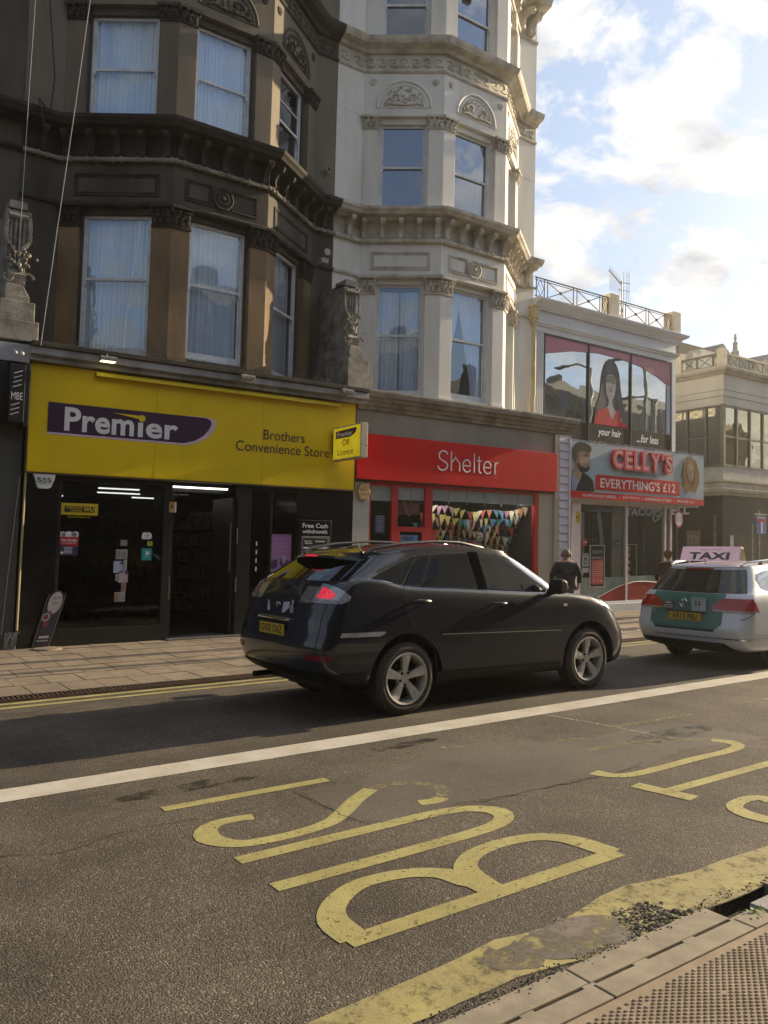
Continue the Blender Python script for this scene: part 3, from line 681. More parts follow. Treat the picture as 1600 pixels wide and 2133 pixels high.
rubber=mat('rubber',(.018,.018,.018),.8,(.028,.026,.022),ns=20)
H=HB; YF=13.35
b=B(); b.box(2.66,3.16,YF,14.2,-.1,2.80)
obj('shop_pier',b,blackgl,H)
obj('shop_pier',B().box(7.47,8.74,YF,14.2,-.1,2.80),blackgl,H)
b=B(); b.box(2.66,8.72,YF+.005,14.2,2.80,4.5); b.box(2.66,8.74,14.2,22.,2.95,4.6); obj('fascia',b,darkroom,H)
b=B()
for (a,c) in ((3.16,3.22),(4.90,5.04),(6.27,6.34),(6.46,6.54)): b.box(a,c,YF+.02,YF+.12,.05,2.80)
b.box(3.22,4.90,YF+.02,YF+.12,.05,.33); b.box(3.22,4.90,YF+.02,YF+.10,2.70,2.80); b.box(6.54,7.47,YF+.02,YF+.12,.05,.33); b.box(6.54,7.47,YF+.03,YF+.10,2.70,2.80)
b.box(6.94,6.98,YF+.03,YF+.1,.33,2.7); b.box(5.04,6.27,YF+.3,YF+.36,2.62,2.80); b.box(6.34,6.46,YF+.02,YF+.08,.05,2.8)
obj('shop_frame',b,bl,H,bevel=.004)
b=B(); b.box(3.22,4.90,YF+.06,YF+.068,.33,2.70); obj('shop_window',b,shopglass,H)
b=B(); b.box(6.54,6.94,YF+.06,YF+.068,.33,2.70);b.box(6.98,7.47,YF+.06,YF+.068,.33,2.70); obj('shop_window',b,shopglass,H)
b=B(); b.box(5.0,6.4,13.2,13.72,-.05,.085); obj('doorstep',b,mat('door_step',(.10,.095,.09),.7),H)
# door leaf folded back inside with a steel pull bar and hinges
d=obj('door',B().box(5.05,5.11,YF+.1,YF+.98,.08,2.55),bl,H)
obj('handle',B().box(5.03,5.05,YF+.02,YF+.05,.75,1.15),mat('brushed_steel',(.5,.49,.45),.35,metal=1),d)
d=obj('door',B().box(6.20,6.25,YF+.1,YF+.98,.08,2.55),bl,H)
b=B(); b.box(6.255,6.275,YF-.005,YF+.02,1.72,2.0); b.box(6.255,6.275,YF-.005,YF+.02,.85,1.12); b.tube([(6.18,YF+.1,1.2),(6.18,YF+.1,2.1)],.012,6); obj('handle',b,mat('brushed_steel',(),),d)
# interior
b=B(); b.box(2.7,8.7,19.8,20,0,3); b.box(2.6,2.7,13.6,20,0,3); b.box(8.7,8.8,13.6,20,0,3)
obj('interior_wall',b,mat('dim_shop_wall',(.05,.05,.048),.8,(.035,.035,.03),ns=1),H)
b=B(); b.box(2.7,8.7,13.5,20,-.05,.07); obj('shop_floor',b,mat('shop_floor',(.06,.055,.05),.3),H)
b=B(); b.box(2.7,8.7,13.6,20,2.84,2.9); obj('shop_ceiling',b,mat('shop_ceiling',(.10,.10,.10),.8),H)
for (x,y,l) in ((4.9,15.9,.8),(5.3,17.2,.9),(6.5,18.5,1.0),(4.2,19.0,.8)):
    t=thing('ceiling_light','lit white fluorescent tube on the ceiling inside the convenience shop','ceiling light',(x,y,2.76),'tubes inside the convenience shop')
    obj('tube',B().box(x-l/2,x+l/2,y-.012,y+.012,2.765,2.79),tubelight,t); obj('housing',B().box(x-l/2-.03,x+l/2+.03,y-.05,y+.05,2.795,2.835),mat('light_housing',(.3,.3,.3),.6),t)
t=thing('doorway_light','long white tube light above the open shop doorway','ceiling light',(5.65,13.52,2.70))
obj('tube',B().box(5.08,6.12,13.50,13.54,2.685,2.71),tubelight,t); obj('housing',B().box(5.05,6.15,13.48,13.56,2.712,2.74),bl,t)
goodsc=[mat('goods_'+n,c,.5,c) for n,c in (('red',(.12,.025,.02)),('white',(.20,.20,.19)),('blue',(.03,.045,.09)),('green',(.03,.07,.03)),('yellow',(.16,.12,.03)),('brown',(.06,.04,.025)),('grey',(.09,.09,.09)),('pink',(.12,.06,.08)))]
def shelf(x0,x1,y0,y1,zs,label,fac='y'):
    t=thing('shelf_unit',label,'shelves',((x0+x1)/2,(y0+y1)/2,.07),'stocked shelf units inside the convenience shop')
    b=B(); 
    for z in zs: b.box(x0,x1,y0,y1,z-.02,z)
    if fac=='y': b.box(x0,x1,y1-.02,y1,.07,zs[-1]+.35); b.box(x0-.02,x0,y0,y1,.07,zs[-1]+.35); b.box(x1,x1+.02,y0,y1,.07,zs[-1]+.35)
    else: b.box(x1,x1+.02,y0,y1,.07,zs[-1]+.35)
    obj('shelf',b,mat('shelf_edge',(.16,.16,.155),.5),t)
    b=B()
    for z in zs:
        if fac=='y':
            x=x0+.02
            while x<x1-.06:
                w_=random.uniform(.05,.12); h=random.uniform(.10,.26); b.box(x,x+w_-.008,y0+random.uniform(.01,.05),y0+.25,z+.001,z+h,random.randrange(8)); x+=w_
        else:
            y=y0+.02
            while y<y1-.06:
                w_=random.uniform(.06,.14); h=random.uniform(.10,.26); b.box(x0+random.uniform(.01,.05),x0+.25,y,y+w_-.008,z+.001,z+h,random.randrange(8)); y+=w_
    o=obj('goods',b,goodsc,t); o['kind']='stuff'
shelf(5.1,7.4,17.8,18.2,[.3,.65,1.0,1.35,1.7,2.05],'tall stocked shelves seen deep through the open shop doorway')
shelf(3.9,4.8,15.0,15.4,[.25,.6,.95,1.3],'low stocked shelves behind the left shop window')
shelf(6.55,6.9,14.2,17.2,[.3,.65,1.0,1.35,1.7,2.05],'stocked shelves along the right of the shop entrance','x')
shelf(3.0,4.6,17.5,17.9,[.3,.65,1.0,1.35,1.7],'stocked shelves at the back left of the shop')
# projecting yellow fascia sign
t=thing('shop_fascia_sign','wide yellow sign board with a purple Premier logo above the convenience shop','shop sign',(5.68,13.3,2.79))
b=B(); b.box(2.655,8.70,13.27,13.352,2.80,4.505); obj('panel',b,yel,t,bevel=.006)
b=B()
for x in (4.66,6.67): b.box(x-.0015,x+.0015,13.2685,13.2705,2.81,4.49)
obj('panel_joint',b,mat('sign_joint',(.30,.20,.01),.6),t)
b=B(); b.box(2.63,8.72,13.262,13.352,2.775,2.80); b.box(2.63,2.655,13.262,13.352,2.80,4.52); b.box(8.70,8.722,13.262,13.352,2.80,4.52); obj('edge_trim',b,mat('dark_yellow_trim',(.10,.06,.01),.5),t)
yy=13.266
lp=[(2.93,3.43),(5.15,3.44)]+[(5.15+.48*math.sin(a*math.pi/20)**1.0,3.44+.235-.235*math.cos(a*math.pi/20)*1) for a in range(1,11)]
lp=[(2.93,3.44),(5.16,3.44),(5.36,3.50),(5.52,3.60),(5.62,3.72),(5.66,3.82),(5.64,3.88),(5.56,3.915),(2.93,3.915)]
lo=[(2.93,3.405),(5.20,3.405),(5.42,3.47),(5.60,3.58),(5.71,3.70),(5.755,3.82),(5.73,3.895),(5.64,3.925),(5.2,3.925),(5.2,3.5),(2.93,3.5)]
b=B(); b.prism(lo,yy,yy+.003,'y'); obj('logo_edge',b,lilac,t)
b=B(); b.prism(lp,yy-.003,yy-.0005,'y'); obj('logo_panel',b,purple,t)
b=B(); text(b,'Prem',(3.18,yy-.006,3.475),XP,ZP,1.11,.385,bold=.028); text(b,'\u0131',(4.355,yy-.006,3.478),XP,ZP,.085,.245,bold=.028)
text(b,'er',(4.49,yy-.006,3.475),XP,ZP,.56,.255,bold=.028); obj('lettering',b,whitev,t)
b=B(); disc(b,(4.42,3.795),.058,yy-.007); b.add([(3.93,yy-.0065,3.845),(4.38,yy-.0065,3.835),(4.40,yy-.0065,3.775)],[(0,1,2)]); obj('i_dot_swoosh',b,yel2,t)
b=B(); text(b,'Brothers',(6.68,yy-.004,3.635),XP,ZP,.87,.185); text(b,'Convenience Store',(6.14,yy-.004,3.395),XP,ZP,1.96,.185); obj('lettering',b,maroon,t)
b=B(); b.box(3.62,8.28,13.17,13.25,4.40,4.455); b.prism([(13.16,4.40),(13.26,4.40),(13.26,4.47),(13.20,4.47)],3.62,8.28,'x')
o=obj('trough_light',b,yel2,bevel=.005); tag(o,'long yellow trough light along the top of the yellow sign','sign light')
# fascia shelf above the sign
b=B(); b.box(2.60,8.86,13.14,14.6,4.52,4.72); b.box(2.60,8.86,13.06,13.14,4.60,4.72); obj('shelf_fascia',b,fasciam,HB,bevel=.008)
b=B(); b.box(2.60,8.86,13.02,14.6,4.722,4.80); obj('shelf_top',b,soot,HB,bevel=.01)
random.seed(5)
b=B()
for i in range(430):
    x=2.62+i*.0145+random.uniform(-.004,.004)
    if 3.1<x<8.1: b.tube([(x,13.10+random.uniform(-.02,.03),4.80),(x+random.uniform(-.02,.02),13.08+random.uniform(-.04,.03),4.90+random.uniform(-.02,.01))],.0022,3)
o=obj('bird_spikes',b,mat('spike_wire',(.20,.18,.15),.5)); tag(o,'row of thin wire bird spikes along the ledge above the yellow sign','bird spikes')
def flood(x,z,lab,lit=False):
    t=thing('floodlight',lab,'floodlight',(x,12.98,z),'floodlights above the shop signs')
    b=B(); b.box(x-.13,x+.13,12.86,12.99,z,z+.05); b.prism([(12.86,z+.05),(12.99,z+.05),(12.97,z+.08),(12.88,z+.08)],x-.13,x+.13,'x'); obj('lamp_body',b,mat('dirty_lamp_metal',(.28,.26,.23),.5,(.1,.09,.08),ns=20),t,bevel=.004)
    b=B(); b.box(x-.11,x+.11,12.868,12.985,z-.008,z-.001); obj('lamp_glass',b,mat('lit_lamp_glass',(1,.9,.45),.3,emis=2.2) if lit else mat('lamp_glass',(.5,.5,.48),.2),t)
    b=B(); b.tube([(x,12.95,z+.08),(x,13.0,z+.13),(x,13.08,z+.12)],.012,6); b.box(x-.04,x+.04,13.04,13.06,z+.06,z+.18); obj('bracket',b,mat('dirty_lamp_metal',()),t)
flood(3.72,4.60,'floodlight with a lit lens near the left end of the yellow sign',True)
flood(6.15,4.62,'small grey floodlight bracket above the middle of the yellow sign')
flood(8.25,4.62,'rusty floodlight with loose wires above the right end of the yellow sign')
b=B(); b.tube([(8.3,13.0,4.7),(8.38,12.95,4.62),(8.45,12.97,4.50),(8.5,13.0,4.56)],.006,5); b.tube([(8.22,12.98,4.7),(8.2,12.93,4.58),(8.3,12.93,4.5)],.005,5)
o=obj('loose_wire',b,rubber); tag(o,'loose black wires hanging above the right end of the yellow sign','wire')
# projecting box sign
t=thing('projecting_sign','small yellow Off Licence box sign projecting between the two shops','projecting sign',(8.5,13.0,3.2))
# the box hangs out from the wall: its face is turned along the street
U=(0,-1,0)
b=B(); b.box(8.14,8.29,12.22,13.20,3.32,3.97); obj('box',b,mat('rusty_sign_box',(.52,.46,.34),.6,(.24,.17,.09),ns=8,pos=(.36,.5)),t,bevel=.008)
b=B(); b.box(8.132,8.140,12.25,13.17,3.35,3.94); obj('face',b,mat('sunglow_yellow_face',(.80,.62,.02),.4,emis=.22),t)  # faint emission stands in for sun showing through the translucent face
b=B(); b.prism([(13.08,3.74),(13.08,3.88),(12.38,3.90),(12.36,3.86),(12.40,3.80),(12.52,3.755),(12.6,3.74)],8.128,8.131,'x'); obj('logo_panel',b,maroon,t)
b=B(); text(b,'Premier',(8.126,13.03,3.765),U,ZP,.54,.095,bold=.03); obj('lettering',b,whitev,t)
b=B(); text(b,'Off',(8.127,12.84,3.59),U,ZP,.25,.115); text(b,'Licence',(8.127,13.0,3.41),U,ZP,.54,.115); obj('lettering',b,maroon,t)
b=B(); b.box(8.17,8.25,13.20,13.28,3.45,3.85); obj('bracket',b,bl,t)
# alarm box, stickers and posters
t=thing('alarm_box','white SOS alarm box under the left end of the yellow sign','alarm box',(2.93,13.3,2.56))
b=B(); b.prism([(2.79,2.70),(2.76,2.77),(3.09,2.77),(3.08,2.70),(3.03,2.57),(2.99,2.545),(2.86,2.545),(2.83,2.57)],13.27,13.35,'y'); obj('case',b,mat('white_plastic',(.72,.74,.72),.4,(.66,.68,.66),ns=4),t,bevel=.006)
b=B(); text(b,'S',(2.82,13.267,2.64),XP,ZP,.06,.075,bold=.01);text(b,'S',(2.97,13.267,2.64),XP,ZP,.06,.075,bold=.01); b.tube([(2.927+.027*math.cos(a),13.266,2.676+.034*math.sin(a)) for a in [2.0+i*.51 for i in range(11)]],.005,4); b.box(2.923,2.931,13.262,13.267,2.68,2.725); text(b,'SECURITY SYSTEMS',(2.84,13.267,2.615),XP,ZP,.17,.012); obj('lettering',b,maroon if 0 else bl,t)
def poster(name,label,cat,x0,x1,z0,z1,m,y=13.398,t=.003,group=None):
    th=thing(name,label,cat,((x0+x1)/2,y,z0),group); obj('sheet',B().box(x0,x1,y-t,y,z0,z1),m,th); return th
yellowv=mat('yellow_sticker',(.65,.48,.02),.45)
t=poster('money_transfer_sign','yellow and black WESTERN UNION window sign','window sign',3.22,3.80,2.15,2.34,yellowv)
b=B(); b.box(3.275,3.745,13.392,13.3945,2.195,2.29); obj('band',b,bl,t)
b=B(); text(b,'WESTERN',(3.29,13.390,2.25),XP,ZP,.26,.032,bold=.03); text(b,'UNION',(3.37,13.390,2.205),XP,ZP,.18,.032,bold=.03); text(b,'WU',(3.565,13.390,2.208),XP,ZP,.165,.072,bold=.05,shear=.1); obj('lettering',b,yellowv,t)
b=B(); text(b,'SEND & RECEIVE MONEY HERE',(3.33,13.392,2.105),XP,ZP,.35,.025,bold=.01); obj('lettering',b,yellowv,t)
t=poster('drinks_poster','red and navy Hot Drinks poster in the left shop window','poster',3.23,3.51,1.50,1.885,mat('navy_print',(.03,.025,.09),.5))
b=B(); b.prism([(3.23,1.67),(3.37,1.65),(3.51,1.645),(3.51,1.80),(3.23,1.80)],13.391,13.3945,'y'); obj('band',b,mat('red_print',(.45,.03,.03),.5),t)
b=B(); b.prism([(3.23,1.80),(3.51,1.80),(3.51,1.87),(3.46,1.89),(3.42,1.865),(3.36,1.89),(3.30,1.865),(3.26,1.885),(3.23,1.87)],13.391,13.3945,'y'); text(b,'Hot Drinks',(3.25,13.389,1.725),XP,ZP,.24,.04,bold=.03); text(b,'Now Available Here',(3.26,13.389,1.69),XP,ZP,.22,.018,bold=.01)
for k in range(5): b.box(3.29+.01*(k%2),3.43-.01*(k%3),13.392,13.3945,1.625-k*.022,1.633-k*.022)
disc(b,(3.265,1.545),.022,13.390); obj('print',b,whitev,t)
b=B(); disc(b,(3.28,1.83),.035,13.389); disc(b,(3.44,1.835),.045,13.389,sx=1.,sz=.7); obj('print',b,mat('grey_print',(.22,.22,.23),.5),t)
def notice(x0,x1,z0,z1,m,lab,lines=True,nm='notice'):
    t=poster(nm,lab,'notice',x0,x1,z0,z1,m,group='paper notices stuck to the left shop window')
    if lines:
        b=B(); z=z1-.02
        while z>z0+.015: 
            x=x0+.012
            while x<x1-.02: 
                w_=random.uniform(.006,.02); b.box(x,min(x+w_,x1-.01),13.3925,13.3945,z-.005,z); x+=w_+.006
            z-=.011
        obj('print',b,mat('notice_print',(.08,.08,.09),.6),t)
paper=mat('white_paper',(.45,.45,.45),.7); pinkp=mat('pink_paper',(.42,.33,.40),.7); bluep=mat('blue_paper',(.30,.34,.50),.7); oldp=mat('faded_paper',(.42,.30,.24),.7)
notice(4.19,4.30,1.66,1.76,mat('grey_paper',(.25,.25,.24),.7),'small grey notice at the top of the column of notices',False)
notice(4.12,4.215,1.44,1.60,paper,'white printed notice, left of the upper pair'); notice(4.22,4.31,1.44,1.60,paper,'white printed notice, right of the upper pair')
notice(4.26,4.31,1.25,1.43,paper,'narrow printed strip beside the blue notice'); notice(4.13,4.19,1.08,1.19,paper,'small printed scrap left of the pink notice')
notice(4.09,4.255,1.215,1.41,bluep,'pale blue notice with a dark round badge',False); notice(4.18,4.335,1.05,1.24,pinkp,'pink notice with a dark round badge',False)
notice(4.23,4.31,.90,1.04,oldp,'faded orange printed notice below the pink one'); notice(4.125,4.215,.74,.895,oldp,'faded orange notice, left of the lowest pair'); notice(4.22,4.30,.74,.895,paper,'white notice, right of the lowest pair')
for (x,z,nm_) in ((4.225,1.38,'badge'),(4.31,1.215,'badge')):
    b=B(); disc(b,(x,z),.026,13.389); o=obj('round_badge',b,maroon); tag(o,'dark round badge on the '+('blue' if z>1.3 else 'pink')+' notice','sticker')
t=poster('delivery_sticker','teal delivery sticker with a white animal mark on the shop window','sticker',4.55,4.72,1.42,1.62,mat('teal_vinyl',(.02,.33,.36),.45))
b=B(); b.prism([(4.61,1.51),(4.67,1.51),(4.68,1.55),(4.66,1.59),(4.65,1.555),(4.635,1.555),(4.63,1.585),(4.615,1.58),(4.62,1.545)],13.391,13.3945,'y'); text(b,'deliveroo',(4.595,13.391,1.475),XP,ZP,.08,.02,bold=.01); obj('print',b,whitev,t)
t=poster('payment_sticker','small lime and grey sticker above the teal one','sticker',4.64,4.73,1.66,1.74,mat('lime_vinyl',(.38,.42,.03),.5)); obj('print',text(B(),'P',(4.67,13.391,1.69),XP,ZP,.025,.035,bold=.02),bl,t)
t=thing('oval_sticker','white rounded oval sticker with a dark ring on the shop window','sticker',(4.62,13.39,1.79))
b=B(); b.prism([(4.54+.0,1.83),(4.56,1.89),(4.68,1.89),(4.71,1.85),(4.71,1.80),(4.68,1.775),(4.56,1.775),(4.54,1.79)],13.391,13.3945,'y'); obj('sheet',b,whitev,t)
b=B(); b.tube([(4.625+.035*math.cos(a*.33),13.389,1.833+.035*math.sin(a*.33)) for a in range(19)],.0018,3,closed=True); text(b,'PAYZONE',(4.59,13.389,1.827),XP,ZP,.07,.012,bold=.02); obj('print',b,bl,t)
t=poster('orange_sticker','orange and white square sticker beside the doorway top','sticker',4.985,5.11,2.24,2.42,mat('orange_paper',(.55,.33,.08),.6),y=13.366); b=B(); b.box(5.085,5.11,13.360,13.362,2.24,2.42); obj('border',b,whitev,t)
b=B(); text(b,'P',(5.01,13.360,2.285),XP,ZP,.05,.085,bold=.03); text(b,'POINT',(4.99,13.360,2.39),XP,ZP,.08,.016,bold=.02); obj('print',b,bl,t)
b=B(); text(b,'Pay here',(5.10,13.62,2.545),XP,ZP,.33,.05); o=obj('pay_here_sign',b,mat('dim_grey_lettering',(.22,.22,.22),.6)); tag(o,'faint grey Pay here lettering above the doorway','lettering')
t=poster('pink_poster','pink and purple drinks poster in the right shop window','poster',6.97,7.40,1.20,1.90,mat('pink_print',(.40,.13,.33),.5,(.30,.18,.42),ns=1.2))
b=B(); text(b,'Try a',(7.02,13.392,1.80),XP,ZP,.12,.045,shear=.2); text(b,'Pay the local way or',(7.03,13.392,1.71),XP,ZP,.28,.022); text(b,'collect',(7.12,13.392,1.66),XP,ZP,.12,.02); text(b,'Summer Day Hits',(7.05,13.392,1.57),XP,ZP,.24,.025); obj('lettering',b,mat('light_pink_print',(.62,.42,.55),.5),t)
b=B(); b.prism([(6.97,1.38),(7.06,1.44),(7.12,1.40),(7.12,1.30),(7.05,1.25),(6.97,1.27)],13.392,13.3945,'y'); b.prism([(7.2,1.46),(7.28,1.42),(7.38,1.40),(7.40,1.26),(7.22,1.26),(7.16,1.36)],13.392,13.3945,'y')
for k in range(60): disc(b,(random.uniform(6.98,7.39),random.uniform(1.855,1.90)),random.uniform(.003,.007),13.3915,6)
obj('print',b,mat('dark_plum_print',(.06,.03,.09),.5),t)
b=B(); b.prism([(7.20,1.50),(7.30,1.50),(7.27,1.36),(7.23,1.36)],13.389,13.3915,'y'); obj('cup_print',b,mat('cup_print',(.42,.33,.44),.5),t)
poster('yellow_note','plain yellow sheet under the pink poster','notice',7.0,7.16,1.05,1.185,mat('plain_yellow_sheet',(.55,.55,.05),.6))
for k in range(4): 
    o=obj('white_clip',B().box(6.665,6.69,13.39,13.396,1.68-k*.155,1.76-k*.155),whitev); tag(o,'small white plastic clip, one of four in a column in the right shop window','clip','white clips in the right shop window')
t=thing('cash_machine','black and grey Free Cash withdrawals machine in the right shop pier','cash machine',(7.86,13.3,.95))
b=B(); b.box(7.50,8.22,13.30,13.352,.95,2.18); obj('panel',b,blackgl,t,bevel=.01)
b=B(); b.box(7.56,8.17,13.285,13.30,1.0,1.87); obj('surround',b,mat('grey_atm_panel',(.20,.20,.20),.4),t,bevel=.006)
b=B(); b.box(7.60,8.12,13.278,13.285,1.60,1.83); obj('screen_panel',b,bl,t)
b=B(); text(b,'Free Cash',(7.58,13.297,2.03),XP,ZP,.56,.085,bold=.012); text(b,'withdrawals',(7.58,13.297,1.925),XP,ZP,.55,.075,bold=.012); text(b,'Free cash',(7.62,13.275,1.765),XP,ZP,.15,.03,bold=.03); text(b,'withdrawals',(7.62,13.275,1.725),XP,ZP,.17,.03,bold=.03)
for k in range(6): b.box(7.86+k*.036,7.885+k*.036,13.274,13.277,1.76,1.785)
b.box(7.60,7.83,13.272,13.279,1.635,1.665); b.box(7.845,8.12,13.272,13.279,1.635,1.665); obj('lettering',b,whitev,t)
b=B(); b.box(7.62,8.10,13.27,13.28,1.2,1.5); obj('keypad',b,mat('keypad_grey',(.3,.3,.3),.4,metal=.5),t)
# bollard-like leaning advertising board and pipes at the left pier
t=thing('leaning_sign','tilted narrow advertising panel with a white oval top leaning at the shop pier','advertising board',(2.98,13.2,.06))
def LT(s,o,z): s*=.85; z*=.90; return (2.86+s+z*.24-.0, 13.28-.05+o, .08+z)
b=B(); b.T=LT
b.prism([(0,0),(.26,0),(.30,.80),(.27,.90),(.20,.97),(.10,.97),(.04,.90),(.02,.80)],-.012,.012,'y'); obj('board',b,mat('dark_advert_print',(.06,.035,.05),.4,(.03,.03,.05),ns=6),t)
b=B(); b.T=LT; disc(b,(.155,.76),.13,-.015,sx=.9,sz=1.45); disc(b,(.07,.52),.07,-.0155); obj('oval_print',b,mat('pale_grey_print',(.40,.40,.42),.5),t)
b=B(); b.T=LT; disc(b,(.07,.52),.045,-.017); text(b,'Soft',(.09,-.017,.82),XP,ZP,.13,.06,shear=.2);text(b,'Style',(.10,-.017,.72),XP,ZP,.12,.06,shear=.2); disc(b,(.12,.60),.02,-.017,sz=1.6); disc(b,(.10,.40),.05,-.016); obj('print',b,mat('wine_print',(.20,.03,.05),.5),t)
b=B(); b.T=LT; b.box(.05,.22,-.016,-.013,.16,.20); b.box(.03,.22,-.016,-.013,.11,.125); obj('print',b,paper,t)
b=B(); b.T=LT; b.tube([(-.01,0,0),(.0,0,.80),(.03,0,.92)],.008,5); b.tube([(.27,0,0),(.31,0,.80),(.30,0,.92)],.008,5); obj('rim',b,mat('steel_edge',(.45,.45,.44),.35,metal=.9),t)
b=B(); b.lathe([(0,.045),(.21,.045),(.22,.06),(.20,.085),(.05,.095),(0,.095)],(3.05,13.12,0),'z',20); obj('base',b,slabm2,t,smooth=True)
b=B(); b.tube([(2.64,13.32,.35),(2.645,13.32,1.2),(2.66,13.32,2.78)],.018,8); o=obj('drainpipe',b,mat('pale_pipe',(.42,.34,.18),.5)); tag(o,'thin pale vertical pipe at the left edge of the convenience shop','pipe')
b=B()
for k in range(14):
    x=2.5+random.uniform(-.05,.12); b.tube([(x,13.28,.02+random.uniform(0,.1)),(x+random.uniform(-.05,.06),13.24,.2+random.uniform(-.05,.1)),(x+random.uniform(-.02,.1),13.26,.34)],.006,4)
b.tube([(2.43,13.33,.3),(2.48,13.33,1.2),(2.58,13.33,2.7)],.006,4); o=obj('tangled_cable',b,mat('pale_cable',(.35,.33,.30),.5)); tag(o,'tangle of pale cable at the foot of the left pier','cable')
# neighbouring shop blade sign MBE
t=thing('neighbour_sign','black box sign reading MBE cut by the left edge of the photo','shop sign',(2.45,13.2,3.5))
b=B(); b.box(2.30,2.52,12.95,13.3,3.50,4.38); b.box(2.52,2.60,13.0,13.33,3.45,4.42); obj('box',b,bl,t,bevel=.01)
b=B(); text(b,'MBE',(2.33,12.946,3.84),XP,ZP,.16,.11,bold=.0)
for z in (3.60,3.67,3.74,4.02,4.09,4.16,4.23): b.add([(2.34+(z-3.9)*.05,12.946,z),(2.46+(z-3.9)*.05,12.946,z+.05),(2.46+(z-3.9)*.05,12.946,z+.062),(2.34+(z-3.9)*.05,12.946,z+.012)],[(0,1,2,3)])
obj('lettering',b,whitev,t)
b=B(); b.box(1.7,2.30,13.18,13.34,3.5,4.45); o=obj('dark_shop_board',b,bl); tag(o,'plain black shop board running out of the left edge','shop sign')
b=B(); 
for x in (2.38,2.47): b.ball((x,13.02,4.56),.03,n=8); b.tube([(x,13.02,4.56),(x,13.1,4.62)],.01,5)
o=obj('camera_knobs',b,mat('white_plastic',())); tag(o,'pair of small white sensor knobs above the black sign','sensor')
# ---------------------------------------------------------------- charity shop ground floor (part of the cream house)
H=HW
b=B(); b.box(8.74,9.135,YF,14.2,-.1,2.98); obj('shop_pier',b,tilegrey,H,bevel=.003)
b=B(); b.box(8.74,8.78,YF,14.2,3.0,4.5); b.box(8.78,14.62,YF+.03,14.6,3.9,4.5); b.box(8.78,14.62,YF+.05,14.6,3.0,3.9); obj('fascia',b,render_grey,H)
b=B(); b.box(14.00,14.66,YF+.01,YF+.2,-.1,3.0); b.box(14.50,14.66,YF-.03,YF+.01,-.1,4.44); obj('shop_pier',b,mat('tan_tile_panel',(.46,.40,.31),.4,(.40,.35,.27),ns=2),H,bevel=.004)
b=B(); b.sweep([(-.3,4.45),(.05,4.45),(.07,4.52),(.12,4.54),(.14,4.60),(.20,4.62),(.22,4.68),(.28,4.70),(.30,4.78),(.30,4.82),(-1.25,4.86),(-1.25,4.45)],[(8.78,13.38),(15.12,13.38)]); obj('shelf_cornice',b,stone_grey,H,bevel=.006)
b=B(); 
for (a,c,z0,z1) in ((9.135,9.17,.05,2.98),(9.70,9.85,.05,2.98),(10.57,10.77,.05,2.98),(13.86,14.0,.05,3.0),(9.85,10.57,2.00,2.10),(9.85,9.92,.05,2.0),(10.50,10.57,.05,2.0),(9.17,9.7,.05,.4),(10.77,13.86,.05,.45),(9.92,10.5,.05,.35)): b.box(a,c,YF+.0,YF+.09,z0,z1)
b.box(9.17,13.86,YF+.02,YF+.08,2.93,3.0); obj('shop_frame',b,redf,H,bevel=.004)
b=B(); 
for (a,c,z0,z1) in ((9.17,9.7,2.62,2.93),(9.85,10.57,2.66,2.93),(10.77,13.86,2.68,2.93)): b.box(a,c,YF+.045,YF+.06,z0,z1)
x=9.17
while x<13.8: b.box(x,x+.012,YF+.035,YF+.046,2.62,2.93); x+=.52
obj('blind_box',b,mat('grey_green_panel',(.27,.30,.29),.6,(.22,.25,.24),ns=3),H)
for (a,c,z0,z1) in ((9.17,9.7,.4,2.62),(9.85,10.57,2.10,2.66),(9.92,10.5,.35,2.0),(10.77,13.86,.45,2.68)):
    obj('shop_window',B().box(a,c,YF+.05,YF+.056,z0,z1),shopglass2,H)
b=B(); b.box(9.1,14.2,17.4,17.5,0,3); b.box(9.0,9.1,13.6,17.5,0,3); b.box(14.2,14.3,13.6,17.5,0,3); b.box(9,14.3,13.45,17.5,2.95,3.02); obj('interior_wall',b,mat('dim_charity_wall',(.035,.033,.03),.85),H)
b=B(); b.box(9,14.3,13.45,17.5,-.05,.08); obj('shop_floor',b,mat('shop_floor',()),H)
t=thing('shop_fascia_sign','red sign board reading Shelter in thin white letters','shop sign',(11.6,13.3,3.02))
obj('panel',B().box(8.745,14.49,13.24,13.352,3.03,3.95),redp,t,bevel=.006)
yy=13.236
b=B()
b.T=lambda x,y,z:(x,yy+(y-yy)*.25,z)
def pl(pts,r=.018): b.tube([(x,yy,z) for x,z in pts],r,6)
# thin even-stroke letters; the h carries a small gable
z0=3.33; h=.42; xh=.27
S0=10.80
pl([(S0+.27,z0+h-.07),(S0+.22,z0+h-.015),(S0+.14,z0+h),(S0+.06,z0+h-.03),(S0+.025,z0+h-.10),(S0+.05,z0+h-.17),(S0+.14,z0+h-.215),(S0+.22,z0+h-.25),(S0+.27,z0+.12),(S0+.25,z0+.05),(S0+.18,z0+.01),(S0+.10,z0),(S0+.03,z0+.03),(S0,z0+.09)])
x=11.17; pl([(x,z0),(x,z0+h)]); pl([(x,z0+.17),(x+.12,z0+.30),(x+.24,z0+.17),(x+.24,z0)])
def ee(x): pl([(x,z0+.135),(x+.22,z0+.135),(x+.215,z0+.20),(x+.16,z0+.26),(x+.11,z0+.27),(x+.05,z0+.25),(x+.01,z0+.19),(x,z0+.12),(x+.02,z0+.06),(x+.07,z0+.01),(x+.13,z0),(x+.19,z0+.02),(x+.22,z0+.06)])
